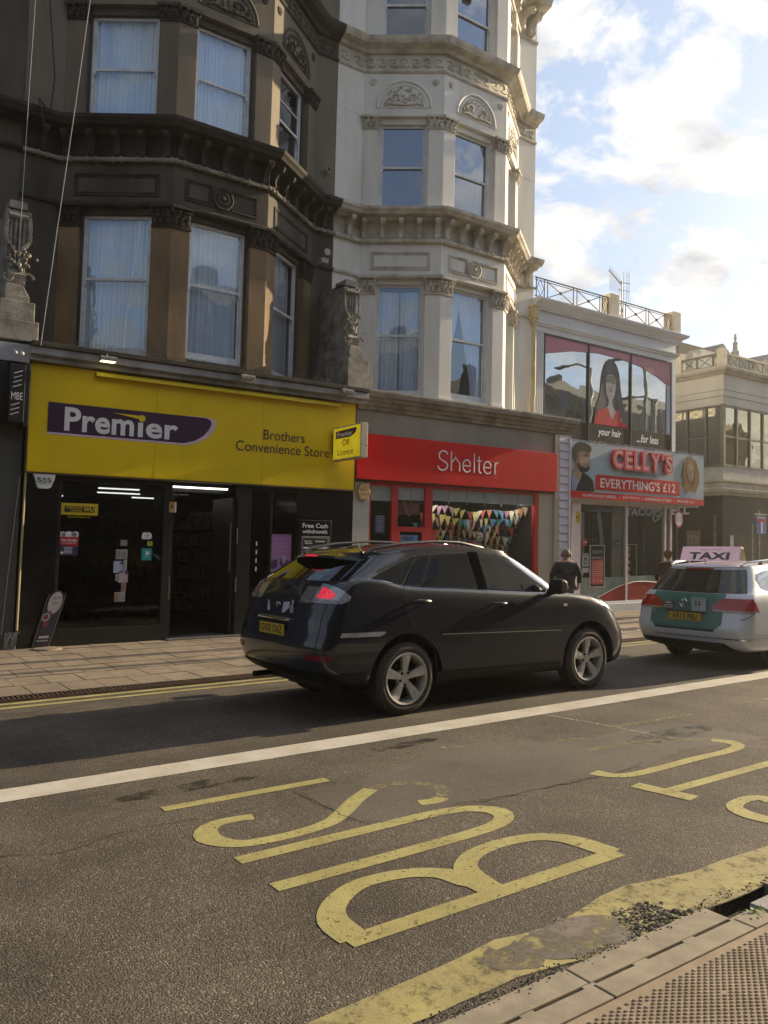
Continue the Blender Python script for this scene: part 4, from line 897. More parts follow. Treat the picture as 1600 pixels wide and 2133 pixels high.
ee(11.50); x=11.83; pl([(x,z0),(x,z0+h)]); x=11.96; pl([(x+.01,z0+.37),(x+.01,z0+.06),(x+.04,z0+.01),(x+.09,z0)]); pl([(x-.05,z0+.27),(x+.09,z0+.27)]); ee(12.11); x=12.45; pl([(x,z0),(x,z0+.27)]); pl([(x,z0+.15),(x+.03,z0+.24),(x+.10,z0+.275)])
obj('lettering',b,whitev,t)
t=thing('hexagon_alarm_box','yellowed hexagonal Modern Alarms bell box on the pale pier','alarm box',(8.95,13.3,2.62))
b=B(); b.prism([(8.80,2.77),(8.86,2.93),(9.04,2.93),(9.10,2.77),(9.04,2.62),(8.86,2.62)],13.26,13.35,'y'); obj('case',b,mat('yellowed_plastic',(.52,.38,.18),.5,(.42,.28,.12),ns=12),t,bevel=.008)
b=B(); text(b,'Modern',(8.855,13.257,2.795),XP,ZP,.19,.045,bold=.02); text(b,'Alarms',(8.86,13.257,2.71),XP,ZP,.18,.04,bold=.02); b.tube([(8.95+.018*math.cos(a*.6),13.257,2.87+.018*math.sin(a*.6)) for a in range(11)],.003,3,closed=True); obj('lettering',b,mat('brown_print',(.18,.08,.03),.5),t)
t=poster('window_poster','dark purple notice in the narrow window left of the red door','poster',9.30,9.56,1.95,2.33,mat('navy_print',()),y=13.392)
b=B()
for k in range(9): b.box(9.33+.01*(k%3),9.53-.012*(k%2),13.3865,13.3885,2.29-k*.036,2.302-k*.036)
obj('print',b,mat('grey_lilac_print',(.33,.30,.40),.5),t)
t=poster('door_poster','blue and grey URBAN poster on the red door','poster',9.96,10.42,1.25,1.93,mat('blue_grey_print',(.22,.26,.34),.5,(.10,.25,.50),ns=1.5),y=13.392)
b=B(); text(b,'URBAN',(10.0,13.387,1.82),XP,ZP,.29,.08,bold=.03); obj('lettering',b,bl,t); b=B(); text(b,'RUSH',(10.0,13.387,1.70),XP,ZP,.26,.08,bold=.03); obj('lettering',b,whitev,t)
t=poster('small_red_notice','small red notice at the left of the bunting window','notice',10.80,10.92,1.82,2.06,redf,y=13.392); b=B()
for k in range(4): b.box(10.82,10.89,13.3865,13.3885,1.95-k*.018,1.956-k*.018)
obj('print',b,paper,t)
b=B(); b.box(9.86,10.56,13.55,13.56,2.36,2.64); o=obj('pink_banner',b,mat('faded_pink_banner',(.28,.07,.08),.6)); tag(o,'dull pink banner behind the pane over the red door','banner')
b=B(); b.tube([(10.02,13.39,2.66),(10.06,13.38,2.52),(10.10,13.37,2.40),(10.15,13.37,2.33),(10.19,13.38,2.36)],.006,5); o=obj('hanging_cable',b,mat('pale_cable',())); tag(o,'short white cable hanging over the red door','cable')
for k,x in enumerate((11.3,12.6,13.5)):
    t=thing('spot_lamp',['small lit spot lamp at the top left of the bunting window','small lit spot lamp at the top middle of the bunting window','small lit spot lamp at the top right of the bunting window'][k],'lamp',(x,13.56,2.72),'spot lamps over the bunting window')
    b=B(); b.lathe([(0,2.70),(.03,2.70),(.045,2.76),(.03,2.82),(0,2.82)],(x,13.50,0),'z',12); obj('shade',b,bl,t); b=B(); b.lathe([(0,2.695),(.026,2.695)],(x,13.50,0),'z',12); obj('bulb',b,mat('warm_lit_bulb',(1,.9,.75),.4,emis=6),t)
    pl_=bpy.data.lights.new('spot','POINT'); pl_.energy=6; pl_.shadow_soft_size=.04; pl_.color=(1,.9,.76); po=bpy.data.objects.new('spot_lamp_light',pl_); COL.objects.link(po); po.location=(x,13.455,2.62+SLOPE*x)
# bunting strings behind the large window
random.seed(12)
pc=[mat('pennant_'+n,c,.7,tuple(v*.9 for v in c)) for n,c in (('yellow',(.62,.54,.16)),('red',(.42,.07,.06)),('blue',(.08,.25,.45)),('green',(.05,.24,.20)),('cream',(.62,.58,.44)),('orange',(.48,.20,.10)),('mauve',(.38,.20,.30)))]
cn=['yellow','red','blue','green','cream','orange','mauve']
for k in range(8):
    z=2.66-.165*k+random.uniform(-.04,.04); y=13.80+.10*k; x0=10.78; x1=14.12
    if k in (2,4): x0+=.5
    t=thing('bunting',['string of coloured triangular bunting, topmost row in the window','second string of triangular bunting from the top','third string of triangular bunting from the top','middle string of triangular bunting in the window','fifth string of triangular bunting from the top','sixth string of triangular bunting, near the bottom','second lowest string of triangular bunting, just above the car','lowest string of triangular bunting, mostly hidden by the car'][k],'bunting',((x0+x1)/2,y,z-.3),'bunting strings in the charity shop window')
    zf=lambda x:z-.14*math.sin(math.pi*(x-x0)/(x1-x0))+.03*math.sin(x*5+k)
    b=B(); b.tube([(x0+(x1-x0)*i/20,y,zf(x0+(x1-x0)*i/20)) for i in range(21)],.004,4); obj('string',b,paper,t)
    x=x0+random.uniform(0,.15)
    while x<x1-.2:
        w_=random.uniform(.13,.20); h=random.uniform(.17,.27); tl=random.uniform(-.35,.35); zz=zf(x+w_/2); ci=random.choice([0,0,4,4,1,2,3,5,6])
        A=Vector((x,0,zz+tl*.06)); Bq=Vector((x+w_,0,zz-tl*.1)); Cq=Vector((x+w_/2+tl*h*.6,random.uniform(-.03,.03),zz-h))
        b=B(); b.add([(A.x,y-.002,A.z),(Bq.x,y-.002+random.uniform(-.07,.05),Bq.z),(Cq.x,y+Cq.y,Cq.z),(A.x,y+.002,A.z),(Bq.x,y+.002,Bq.z),(Cq.x,y+Cq.y+.002,Cq.z)],[(0,1,2),(5,4,3)])
        obj('pennant',b,pc[ci],t,flip=False); x+=w_+random.uniform(-.04,.07)
t=thing('shop_mannequin','pale bust with glasses in the charity shop window below the bunting','mannequin',(12.62,13.9,.9))
b=B(); b.ball((12.62,13.9,1.90),.10,(.85,1,1.25),14); b.tube([(12.62,13.9,1.78),(12.62,13.9,1.66)],.055,10); b.ball((12.62,13.93,1.5),.22,(1,.6,.9),14); b.tube([(12.62,13.93,1.35),(12.62,13.93,.2)],.03,8); obj('bust',b,mat('pale_mannequin',(.50,.47,.42),.5),t,smooth=True)
b=B(); 
for s in (-.035,.035): b.tube([(12.62+s+.026*math.cos(a*.6),13.80,1.915+.022*math.sin(a*.6)) for a in range(11)],.005,4,closed=True)
obj('glasses',b,bl,t); b=B(); b.ball((12.62,13.91,1.97),.098,(.9,1.05,.7),12); obj('hair',b,mat('grey_hair',(.30,.30,.29),.7),t,smooth=True)
# carved corbels on the party walls
def corbel(x,lab,s=1):
    t=thing('carved_corbel',lab,'carved corbel',(x,13.6,4.8),'carved corbels at the party walls')
    y=13.15
    b=B(); b.box(x-.28,x+.30,y+.05,14.6,4.80,5.12); b.box(x-.26,x+.24,y+.08,14.6,5.12,5.42); b.box(x-.20,x+.16,y+.12,14.6,5.42,5.52)
    b.prism([(x-.20,5.52),(x+.16,5.52),(x+.12,5.60),(x+.06,5.68),(x-.18,5.70)],y+.15,14.6,'y'); obj('plinth',b,carve,t,bevel=.012)
    b=B(); b.prism([(y+.35,5.68),(14.6,5.68),(14.6,7.05),(y+.55,7.05),(y+.42,6.9),(y+.50,6.5),(y+.45,6.1),(y+.30,5.9)],x-.13,x+.13,'x')
    for k in range(4): xx=x-.10+k*.066; b.tube([(xx,y+.34,5.78),(xx,y+.40,6.1),(xx,y+.46,6.5),(xx,y+.43,6.78),(xx,y+.44,6.9),(xx,y+.55,6.98)],.026,6)
    b.box(x-.13,x+.13,y+.45,14.0,7.0,7.12)
    obj('console',b,carve,t,smooth=True)
    b=B()
    for k in range(26):
        for sg in (-1,1):
            u=k/25; b.ball((x+sg*(.155+.02*math.sin(u*3.1)-.10*max(0,u-.75)*4),y+.42-.05*u,6.92-.62*u+random.uniform(-.01,.01)),random.uniform(.028,.048),(1,.8,1),6)
    for k in range(30): b.ball((x+random.gauss(0,.09),y+.33+random.uniform(-.02,.04),6.15+random.gauss(0,.07)),random.uniform(.02,.05),(1,.8,1),5)
    for sg in (-1,1): spiral(b,(x+sg*.15,5.86),.10,y+.33,sg,14,.03)
    b.tube([(x-.14,y+.42,6.86),(x+.14,y+.42,6.86)],.05,8)
    obj('garland',b,carve,t,smooth=True)
corbel(2.42,'carved stone corbel with garland on a stepped plinth at the left edge'); corbel(8.72,'carved stone corbel with garland between the brown and the cream house')
# overhead wires at the left
for (p,q,r_,lab) in (((62,757,13.0),(163,-40,11.0),.006,'slanting white overhead cable at the left'),):
    pass
b=B(); b.tube([(2.72,13.0,4.72),(2.86,12.9,6.6),(3.02,12.8,8.6),(3.33,12.6,12.8)],.007,5); o=obj('overhead_cable',b,mat('white_cable',(.62,.6,.58),.5)); tag(o,'white cable slanting up across the left house front','cable')
b=B(); b.tube([(2.46,13.6,5.3),(2.44,13.5,6.5),(2.45,13.4,9),(2.50,13.3,13)],.005,5); o=obj('hanging_wire',b,mat('white_cable',())); tag(o,'thin upright white wire at the far left of the house front','cable')
b=B(); b.tube([(1.9,14.5,11.9),(2.5,14.5,11.75),(2.9,14.5,11.2),(3.05,14.5,9.8),(3.0,14.5,9.15),(2.75,14.2,9.2),(2.9,14.2,8.6)],.012,5); o=obj('old_cable',b,rubber); tag(o,'old black cable clipped along the left brown wall','cable')
b=B(); b.lathe([(.06,-.0),(.075,-.06),(.06,-.10),(.05,-.10),(.05,0)],(8.62,14.55,9.75),'y',14); o=obj('wall_vent',b,mat('dirty_white_plastic',(.42,.40,.36),.6)); tag(o,'round white vent pipe on the brown wall beside the cream house','vent')
b=B(); b.lathe([(0,-.08),(.07,-.08),(.075,-.05),(.05,0)],(8.3,13.95,7.7),'y',14); b.box(8.22,8.38,13.96,14.1,7.5,7.6); o=obj('security_light',b,mat('dirty_white_plastic',())); tag(o,'grey round security light near the right side of the brown bay','light')
# iron downpipe between cream house and salon
t=thing('downpipe','old yellow iron downpipe with hopper head at the end of the cream house','downpipe',(14.90,14.45,4.8))
pm=mat('yellow_downpipe_paint',(.56,.49,.27),.6,(.38,.32,.17),ns=7,streak=.5)
b=B(); b.tube([(14.88,14.47,4.8),(14.88,14.47,5.5),(14.91,14.47,5.62),(14.91,14.47,7.5)],.055,10); obj('pipe',b,pm,t,smooth=True)
b=B(); b.box(14.86,14.98,14.40,14.58,7.5,7.6); b.box(14.84,15.0,14.37,14.6,7.6,7.9); b.box(14.82,15.02,14.35,14.6,7.9,7.95); obj('hopper',b,pm,t,bevel=.01)
# ---------------------------------------------------------------- hair salon
white_r=mat('white_salon_render',(.74,.75,.78),.6,(.66,.67,.70),ns=1.5,streak=.4,bump=.06,bs=20)
creamrail=mat('cream_balustrade_pier',(.70,.65,.52),.7,(.56,.50,.38),ns=4)
iron=mat('dark_grey_iron',(.10,.095,.09),.5,(.06,.055,.05),ns=10)
t=SAL=thing('hair_salon','two-storey white salon building with a big printed window and fluted corner pilaster','shop',(18,14.6,0))
Y=14.6; XA,XB=14.97,21.15
b=B()
b.box(XA,15.44,Y,Y+.3,4.3,7.5); b.box(20.95,XB,Y,Y+6,4.3,7.5); b.box(15.44,20.95,Y,Y+.3,7.34,7.5); b.box(15.44,20.95,Y,Y+.3,4.3,4.62); b.box(XA,XB,Y+.0,Y+.3,7.5,8.0)
b.box(XA,XA+.2,Y+.3,Y+6,4.3,8); b.box(XA,XB,Y+5.8,Y+6,-.1,8); b.box(XA,20.6,Y+.02,Y+6,4.1,4.3); b.box(XA,XB,Y+.3,Y+6,7.85,8.0)
obj('wall',b,white_r,t)
b=B()
for k in range(6): b.box(15.03+k*.062,15.065+k*.062,Y-.025,Y,4.75,7.35)
b.box(15.0,15.43,Y-.04,Y,4.45,4.72); b.box(15.0,15.43,Y-.03,Y,7.36,7.46)
obj('fluted_pilaster',b,white_r,t,bevel=.005)
b=B(); pth=[(XA,Y),(XB,Y),(XB,Y+6)]
b.sweep([(-.1,7.50),(.04,7.50),(.05,7.54),(.10,7.56),(.11,7.60),(.05,7.62),(-.1,7.62)],pth)
b.sweep([(-.1,7.92),(.06,7.92),(.08,7.97),(.13,7.99),(.15,8.04),(.20,8.06),(.27,8.10),(.29,8.15),(.29,8.17),(-.1,8.19)],pth)
obj('cornice',b,white_r,t)
b=B()
for x in (15.44,17.19,19.02,20.93): b.box(x-.018,x+.018,Y-.02,Y+.06,4.62,7.34)
b.box(15.44,20.95,Y-.02,Y+.05,7.30,7.34); b.box(15.44,20.95,Y-.02,Y+.05,4.58,4.62); obj('window_frame',b,bl,t)
b=B(); b.box(15.46,20.93,Y-.008,Y-.002,4.62,5.11); obj('black_band',b,mat('matt_black_vinyl',(.02,.02,.02),.6,spec=.08),t)
salglass=glass('salon_window_glass',(.8,.82,.84),.40,boost=1.0,gcol=(.82,.9,.95))
b=B(); 
for a,c in ((15.46,17.17),(17.21,19.0),(19.04,20.91)): b.box(a,c,Y+.03,Y+.036,5.11,7.30)
obj('window_pane',b,salglass,t)
def sm(P,k=4):
    out=[];n=len(P)
    for i in range(n):
        a,p0,p1,d=[Vector(P[(i+q)%n]) for q in (-1,0,1,2)]
        for j in range(k):
            t_=j/k; v=.5*((2*p0)+(-a+p1)*t_+(2*a-5*p0+4*p1-d)*t_*t_+(-a+3*p0-3*p1+d)*t_**3); out.append((v.x,v.y))
    return out
# pictures printed on the glass (flat vinyl)
b=B(); arc=[(15.46,7.30),(20.93,7.30),(20.93,6.55),(20.3,6.80),(19.5,7.0),(18.6,7.10),(17.6,7.12),(16.6,7.03),(15.46,6.80)]
b.prism(arc,Y+.012,Y+.016,'y'); obj('pink_arc_print',b,mat('pink_print_vinyl',(.52,.26,.32),.5,(.47,.22,.28),ns=2,spec=.08),t)
b=B(); b.box(20.72,20.90,Y+.010,Y+.0135,5.12,6.6); obj('blue_edge_print',b,mat('pale_blue_vinyl',(.45,.52,.72),.5),t)
hair=mat('dark_hair_print',(.085,.09,.105),.5,(.14,.145,.16),ns=6,streak=.1,spec=.08)
b=B(); b.prism(sm([(17.75,5.42),(17.62,5.15),(17.42,5.15),(17.52,5.6),(17.68,6.0),(17.75,6.5),(17.85,6.80),(17.98,6.97),(18.16,7.0),(18.36,6.92),(18.50,6.66),(18.58,6.2),(18.70,5.75),(18.84,5.5),(18.80,5.2),(18.62,5.15),(18.5,5.4),(18.4,5.6)]),Y+.010,Y+.013,'y'); obj('hair_print',b,hair,t)
b=B(); b.prism(sm([(17.95,6.55),(18.32,6.55),(18.34,6.2),(18.28,5.98),(18.20,5.87),(18.25,5.65),(18.5,5.48),(18.60,5.2),(17.62,5.2),(17.72,5.5),(18.0,5.66),(18.05,5.87),(17.97,6.0),(17.93,6.25)]),Y+.006,Y+.0095,'y'); obj('face_print',b,mat('pale_face_print',(.46,.44,.44),.5,(.36,.35,.36),ns=3,spec=.08),t)
b=B(); b.prism([(17.92,6.55),(18.36,6.55),(18.37,6.36),(18.25,6.34),(18.1,6.36),(17.92,6.34)],Y+.002,Y+.0055,'y')
for x in (18.04,18.23): disc(b,(x,6.24),.035,Y+.002,sz=.45)
disc(b,(18.13,5.97),.045,Y+.002,sz=.35); b.prism([(18.14,6.22),(18.155,6.22),(18.17,6.09),(18.12,6.08)],Y+.002,Y+.0055,'y')
obj('fringe_print',b,hair,t)
b=B(); b.prism([(17.42,5.13),(18.95,5.13),(18.85,5.22),(18.58,5.30),(18.52,5.62),(18.40,5.62),(18.25,5.30),(18.15,5.38),(18.02,5.62),(17.62,5.55),(17.5,5.35)],Y+.002,Y+.0055,'y'); obj('red_dress_print',b,mat('red_dress_vinyl',(.52,.03,.05),.5,spec=.08),t)
for s_,x,w_,h_ in (('your hair',17.58,.98,.26),('...for less',19.28,1.0,.24),('the',15.95,.42,.2)): obj('lettering',text(B(),s_,(x,Y-.010,4.77),XP,ZP,w_,h_,bold=.02,shear=.15),whitev,t)
# blinds and salon fittings behind the printed glass
b=B(); z=5.12
while z<6.95: b.box(16.2,20.9,Y+.50,Y+.53,z,z+.022); z+=.05
obj('blind',b,mat('sunlit_blind',(.62,.56,.40),.7),t)
b=B(); b.box(15.44,20.95,Y+1.4,Y+1.5,4.3,7.85); obj('interior_wall',b,mat('salon_upper_wall',(.30,.31,.31),.8),t)
for x,lab in ((15.95,'black salon chair headrest in the upper window, left one'),(17.05,'black salon chair headrest in the upper window, right one')):
    c=thing('salon_chair',lab,'chair',(x,Y+.35,4.62))
    b=B(); b.tube([(x-.28,Y+.35,4.62),(x-.28,Y+.35,5.5),(x-.2,Y+.35,5.75),(x,Y+.35,5.82),(x+.2,Y+.35,5.75),(x+.28,Y+.35,5.5),(x+.28,Y+.35,4.62)],.08,8); b.box(x-.25,x+.25,Y+.38,Y+.44,4.62,5.6); obj('backrest',b,mat('dark_chair_vinyl',(.04,.045,.05),.4),c,smooth=True)
    b=B(); b.box(x-.15,x+.15,Y+.28,Y+.36,5.45,5.6); b.tube([(x,Y+.33,5.1),(x,Y+.33,5.5)],.03,6); obj('headrest',b,mat('pale_grey_pad',(.4,.42,.43),.5),c)
c=thing('wall_television','flat television on a folding wall arm inside the upper salon window','television',(20.0,Y+.3,6.3))
obj('screen',B().prism([(19.62,6.72),(19.68,6.72),(19.88,5.90),(19.80,5.88)],Y+.05,Y+.48,'y'),bl,c)
b=B(); b.tube([(19.78,Y+.3,6.25),(20.1,Y+.3,6.25)],.02,6); b.tube([(20.1,Y+.25,6.35),(20.1,Y+.25,6.15),(20.55,Y+.25,6.12),(20.55,Y+.25,6.36),(20.1,Y+.25,6.35)],.02,6); b.box(20.55,20.66,Y+.2,Y+.4,6.0,6.4); obj('arm',b,bl,c)
# parapet rail
rt=thing('roof_railing','dark iron roof railing with crossed panels between cream piers on the white salon','railing',(18,14.45,8.17))
def cross(x0,x1,kind,z0=8.22,z1=8.70,y=14.5,tt=None):
    b=B(); w=.014
    b.tube([(x0,y,z0),(x0,y,z1+.02)],w,5);b.tube([(x1,y,z0),(x1,y,z1+.02)],w,5)
    if kind=='x':
        b.tube([(x0,y,z0+.03),(x1,y,z1-.03)],w*.85,5);b.tube([(x0,y,z1-.03),(x1,y,z0+.03)],w*.85,5); b.ball(((x0+x1)/2,y,(z0+z1)/2),.045,n=8)
    else:
        c=((x0+x1)/2,(z0+z1)/2); h=(z1-z0)/2-.03; q=(x1-x0)/2-.02
        b.tube([(c[0],y,c[1]+h),(c[0]+q,y,c[1]),(c[0],y,c[1]-h),(c[0]-q,y,c[1])],w*.8,5,closed=True); b.tube([(x0,y,c[1]+h),(x1,y,c[1]-h)],w*.5,4)
    obj('rail_panel',b,iron,tt or rt)
b=B(); b.tube([(14.95,14.5,8.72),(21.1,14.5,8.72)],.018,6); b.tube([(14.95,14.5,8.23),(21.1,14.5,8.23)],.016,6); b.tube([(14.95,14.5,8.66),(21.1,14.5,8.66)],.010,6); obj('rail',b,iron,rt)
for a,c,kk in ((15.0,15.3,'d'),(15.42,16.42,'x'),(16.56,17.50,'x'),(17.60,17.84,'d'),(18.24,18.50,'d'),(18.62,19.55,'x'),(19.68,20.42,'x'),(20.50,20.75,'d')): cross(a,c,kk)
for (x,lab) in ((18.04,'middle'),(20.93,'end')):
    obj('pier',B().box(x-.18,x+.19,14.40,14.75,8.17,8.84),creamrail,rt,bevel=.012)
an=thing('tv_aerial','grey television aerial on a thin mast above the salon roof','aerial',(19.4,15.3,8.0))
b=B(); b.tube([(19.45,15.3,8.0),(19.45,15.3,9.75)],.02,6); obj('mast',b,mat('aerial_metal',(.40,.40,.40),.5,metal=.5),an)
b=B(); b.tube([(18.85,15.3,9.95),(19.45,15.3,9.62)],.02,5)
for k in range(6): x=18.92+.09*k; z=9.91-.05*k; b.tube([(x,15.3,z-.55+.04*k),(x,15.3,z+.16)],.010,4)
for x in (19.55,19.7,19.8): b.tube([(x,15.3,9.15),(x,15.3,10.05)],.010,4)
b.tube([(19.3,15.3,9.68),(19.85,15.3,9.72)],.012,4); b.tube([(19.3,15.3,9.45),(19.85,15.3,9.48)],.01,4); obj('elements',b,mat('aerial_metal',()),an)
# ground floor: clapboard pier, canopy and glass front
b=B(); z=.05
while z<4.34:
    b.prism([(YF-.0,z),(YF-.03,z+.005),(YF-.005,z+.195),(YF+.1,z+.2)],14.68,15.0,'x'); z+=.2
b.box(14.68,15.0,YF+.01,14.6,.05,4.42); obj('clapboard_pier',b,mat('pale_lilac_clapboard',(.62,.62,.68),.6,(.54,.54,.60),ns=3),t)
b=B(); b.box(15.0,15.03,YF-.06,YF+.1,.05,4.4); obj('edge_trim',b,white_r,t)
GY=13.52
b=B(); b.box(15.03,19.50,GY-.08,16.5,.0,.27); b.box(15.03,19.47,GY-.04,GY+.08,.27,.33); obj('plinth',b,white_r,t,bevel=.005)
b=B(); b.box(15.03,20.6,YF+.1,14.6,2.88,4.1); obj('canopy_body',b,white_r,t)
b=B()
pinkish=mat('pinkish_white_frame',(.70,.62,.60),.5,(.62,.54,.52),ns=3)
for a,c in ((15.33,15.66),(17.42,17.50),(19.08,19.16),(19.34,19.42)): b.box(a,c,GY-.02,GY+.08,.33,2.88)
b.box(15.03,19.42,GY-.01,GY+.07,2.80,2.88); b.box(19.34,19.42,GY+.08,16.4,.33,.40)
for y in (16.4,): b.box(19.34,19.42,y-.05,y+.05,.33,2.88)
obj('shop_frame',b,pinkish,t,bevel=.006)
for a,c in ((15.03,15.33),(15.66,17.42),(17.50,19.08),(19.16,19.34)):
    obj('shop_window',B().box(a,c,GY+.02,GY+.026,.33,2.8),shopglass2,t)
obj('shop_window',B().box(19.377,19.383,GY+.08,16.4,.33,2.88),shopglass2,t)
b=B(); b.box(15.03,19.36,13.62,16.4,.2,.32); obj('shop_floor',b,mat('salon_floor',(.30,.28,.25),.3),t)
b=B(); b.box(15.05,17.9,16.0,16.1,.3,2.9); b.box(17.0,17.44,13.62,13.66,.3,2.85); obj('interior_wall',b,mat('cream_salon_wall',(.44,.42,.34),.8),t)
b=B(); b.box(15.66,16.92,13.575,13.58,.95,2.62); obj('mirror',b,mat('dark_mirror',(.05,.045,.04),.08,metal=.4),t)
b=B()
for k in range(3): b.box(16.02+k*.16,16.03+k*.16,13.56,13.57,1.2,2.62)
for k in range(5): b.box(16.02,16.36,13.56,13.57,1.3+k*.3,1.312+k*.3)
b.box(15.7,15.86,13.56,13.57,1.0,2.6); b.prism([(16.35,2.6),(16.48,2.6),(16.60,1.95),(16.64,1.2),(16.45,1.2),(16.45,1.95)],13.56,13.57,'y'); obj('mirror_reflection_frame',b,mat('pale_frame_grey',(.40,.38,.33),.5),t)
# painted window base with red wave
b=B(); b.box(15.66,17.42,13.53,13.537,.33,.95); b.box(17.50,19.08,13.53,13.537,.33,.97); b.box(19.16,19.34,13.53,13.537,.33,.97); obj('green_vinyl',b,mat('pale_green_vinyl',(.24,.30,.27),.5,spec=.08),t)
wv=[(15.95,.345),(16.3,.42),(16.7,.55),(17.1,.68),(17.42,.745)]
b=B(); b.prism(wv+[(17.42,.345)],13.515,13.522,'y'); b.prism([(17.50,.345),(17.50,.755),(17.8,.80),(18.3,.80),(18.8,.76),(19.08,.70),(19.08,.345)],13.515,13.522,'y'); b.prism([(19.16,.345),(19.16,.69),(19.34,.66),(19.34,.345)],13.515,13.522,'y'); obj('red_wave_vinyl',b,mat('red_wave',(.34,.045,.035),.5,spec=.08),t)
b=B(); b.tube([(x,13.515,z+.012) for x,z in wv],.009,4); b.tube([(17.50,13.515,.765),(17.8,13.515,.815),(18.3,13.515,.815),(18.8,13.515,.775),(19.12,13.515,.715)],.009,4); obj('wave_outline',b,whitev,t)
# canopy sign
CS=thing('canopy_sign',"wide printed sign reading CELLY'S and EVERYTHING'S £12 over the salon front",'shop sign',(17.8,13.35,2.95))
b=B(); b.box(15.03,20.60,13.30,13.45,2.93,4.33); obj('panel',b,mat('pale_blue_print',(.36,.48,.54),.5,(.42,.46,.50),ns=.5,spec=.15),CS)
cy=13.296
b=B(); b.box(15.03,20.60,13.284,13.299,2.92,3.085); b.prism([(15.95,3.16),(19.45,3.16),(19.45,3.50),(19.40,3.54),(16.02,3.54),(15.95,3.50)],13.284,13.299,'y'); obj('red_band',b,redp,CS)
obj('lettering',text(B(),"EVERYTHING'S £12",(16.12,13.280,3.22),XP,ZP,3.12,.25,bold=.012),whitev,CS)
for s_,x,w_ in (("NO APPOINTMENT NEEDED",15.45,1.28),("JUST WALK IN",17.0,.68),("EXPERIENCED STYLISTS",17.92,1.15),("OPEN EVERY DAY",19.32,.80)): obj('lettering',text(B(),s_,(x,13.280,2.965),XP,ZP,w_,.07,bold=.01),whitev,CS)
for x in (16.86,17.8,19.2): obj('dot',disc(B(),(x,3.0),.018,13.280),whitev,CS)
b=B(); text(b,'UNISEX HAIR SALON',(17.02,13.294,3.60),XP,ZP,1.38,.085); obj('lettering',b,mat('dark_grey_print',(.10,.11,.12),.5),CS)
xs=16.52
b=B(); bw=B()
seq=[('C',.42),('E',.34),('L',.30),('L',.30),('Y',.44),("'",.10),('S',.36)]
x=16.50
for ch,w_ in seq:
    hh=.52 if ch!="'" else .18; zz=3.72 if ch!="'" else 4.06
    vs,fs=text2d(ch,.07)
    fr=[(x+q*w_,13.20,zz+r_*hh) for q,r_ in vs]; bk=[(x+q*w_,13.295,zz+r_*hh) for q,r_ in vs]
    # extruded letter: boundary edges
    from collections import Counter
    ec=Counter()
    for f in fs:
        for i in range(len(f)): a_,b_=f[i],f[(i+1)%len(f)]; ec[(min(a_,b_),max(a_,b_))]+=1
    sides=[(a_,b_,b_+len(vs),a_+len(vs)) for (a_,b_),n_ in ec.items() if n_==1]
    b.add(fr+bk,fs+sides)
    vs2,fs2=text2d(ch,-.012); k_=.17
    if ch!="'": bw.add([(x+.075+q*(w_-.15),13.192,zz+.06+r_*(hh-.12)) for q,r_ in vs2],fs2)
    x+=w_+.045
obj('raised_letters',b,mat('pinkish_red_letters',(.62,.03,.07),.4),CS); obj('neon_line',bw,mat('pink_neon',(.75,.45,.48),.4),CS)
# portraits printed at both ends of the sign
skin=mat('printed_skin',(.42,.30,.22),.6,(.33,.23,.17),ns=5,spec=.08); hairb=mat('printed_dark_hair',(.05,.04,.035),.6,spec=.08); suit=mat('printed_dark_jacket',(.03,.03,.035),.6,spec=.08); blond=mat('printed_auburn_hair',(.36,.22,.09),.6,(.22,.12,.045),ns=9,streak=.3,spec=.08)
b=B(); b.prism([(15.05,3.10),(15.90,3.10),(15.85,3.38),(15.62,3.52),(15.44,3.56),(15.3,3.32),(15.12,3.5),(15.05,3.45)],13.290,13.294,'y'); obj('jacket_print',b,suit,CS)
b=B(); b.prism(sm([(15.10,3.5),(15.3,3.30),(15.46,3.56),(15.60,3.60),(15.72,3.70),(15.73,3.82),(15.76,3.88),(15.72,3.93),(15.72,4.10),(15.55,4.16),(15.24,4.10),(15.17,3.9),(15.18,3.7),(15.08,3.6)]),13.285,13.289,'y'); obj('face_print',b,skin,CS)
b=B(); b.prism(sm([(15.12,3.86),(15.08,4.05),(15.12,4.20),(15.28,4.30),(15.55,4.30),(15.74,4.22),(15.76,4.12),(15.66,4.06),(15.50,4.10),(15.34,4.08),(15.26,4.0),(15.24,3.86),(15.18,3.80)]),13.280,13.284,'y'); b.prism(sm([(15.40,3.56),(15.60,3.58),(15.70,3.66),(15.68,3.72),(15.55,3.68),(15.40,3.72),(15.28,3.80),(15.26,3.72)]),13.280,13.284,'y'); b.box(15.58,15.70,13.280,13.284,3.99,4.01); disc(b,(15.64,3.95),.018,13.280,10,sz=.6); b.box(15.60,15.70,13.280,13.284,3.745,3.755); obj('hair_print',b,hairb,CS)
b=B(); b.prism(sm([(15.24,3.95),(15.36,4.05),(15.34,3.8),(15.44,3.66),(15.5,3.6),(15.40,3.56),(15.28,3.66),(15.2,3.8)]),13.283,13.2845,'y'); b.prism(sm([(15.5,4.03),(15.6,4.04),(15.6,3.98),(15.52,3.97)]),13.283,13.2845,'y'); obj('shade_print',b,mat('printed_skin_shade',(.22,.14,.10),.6,spec=.08),CS)
b=B(); b.prism([(15.05,3.45),(15.12,3.5),(15.3,3.32),(15.2,3.10),(15.05,3.10)],13.280,13.284,'y'); obj('shirt_print',b,bluep,CS)
pts=[]
for k in range(26):
    a=math.pi*2*k/26; pts.append((19.95+(.42+.035*math.sin(k*2.6))*math.cos(a),3.72+(.55+.03*math.cos(k*3.1))*math.sin(a)))
b=B(); b.prism(pts,13.290,13.294,'y'); obj('hair_print',b,blond,CS)
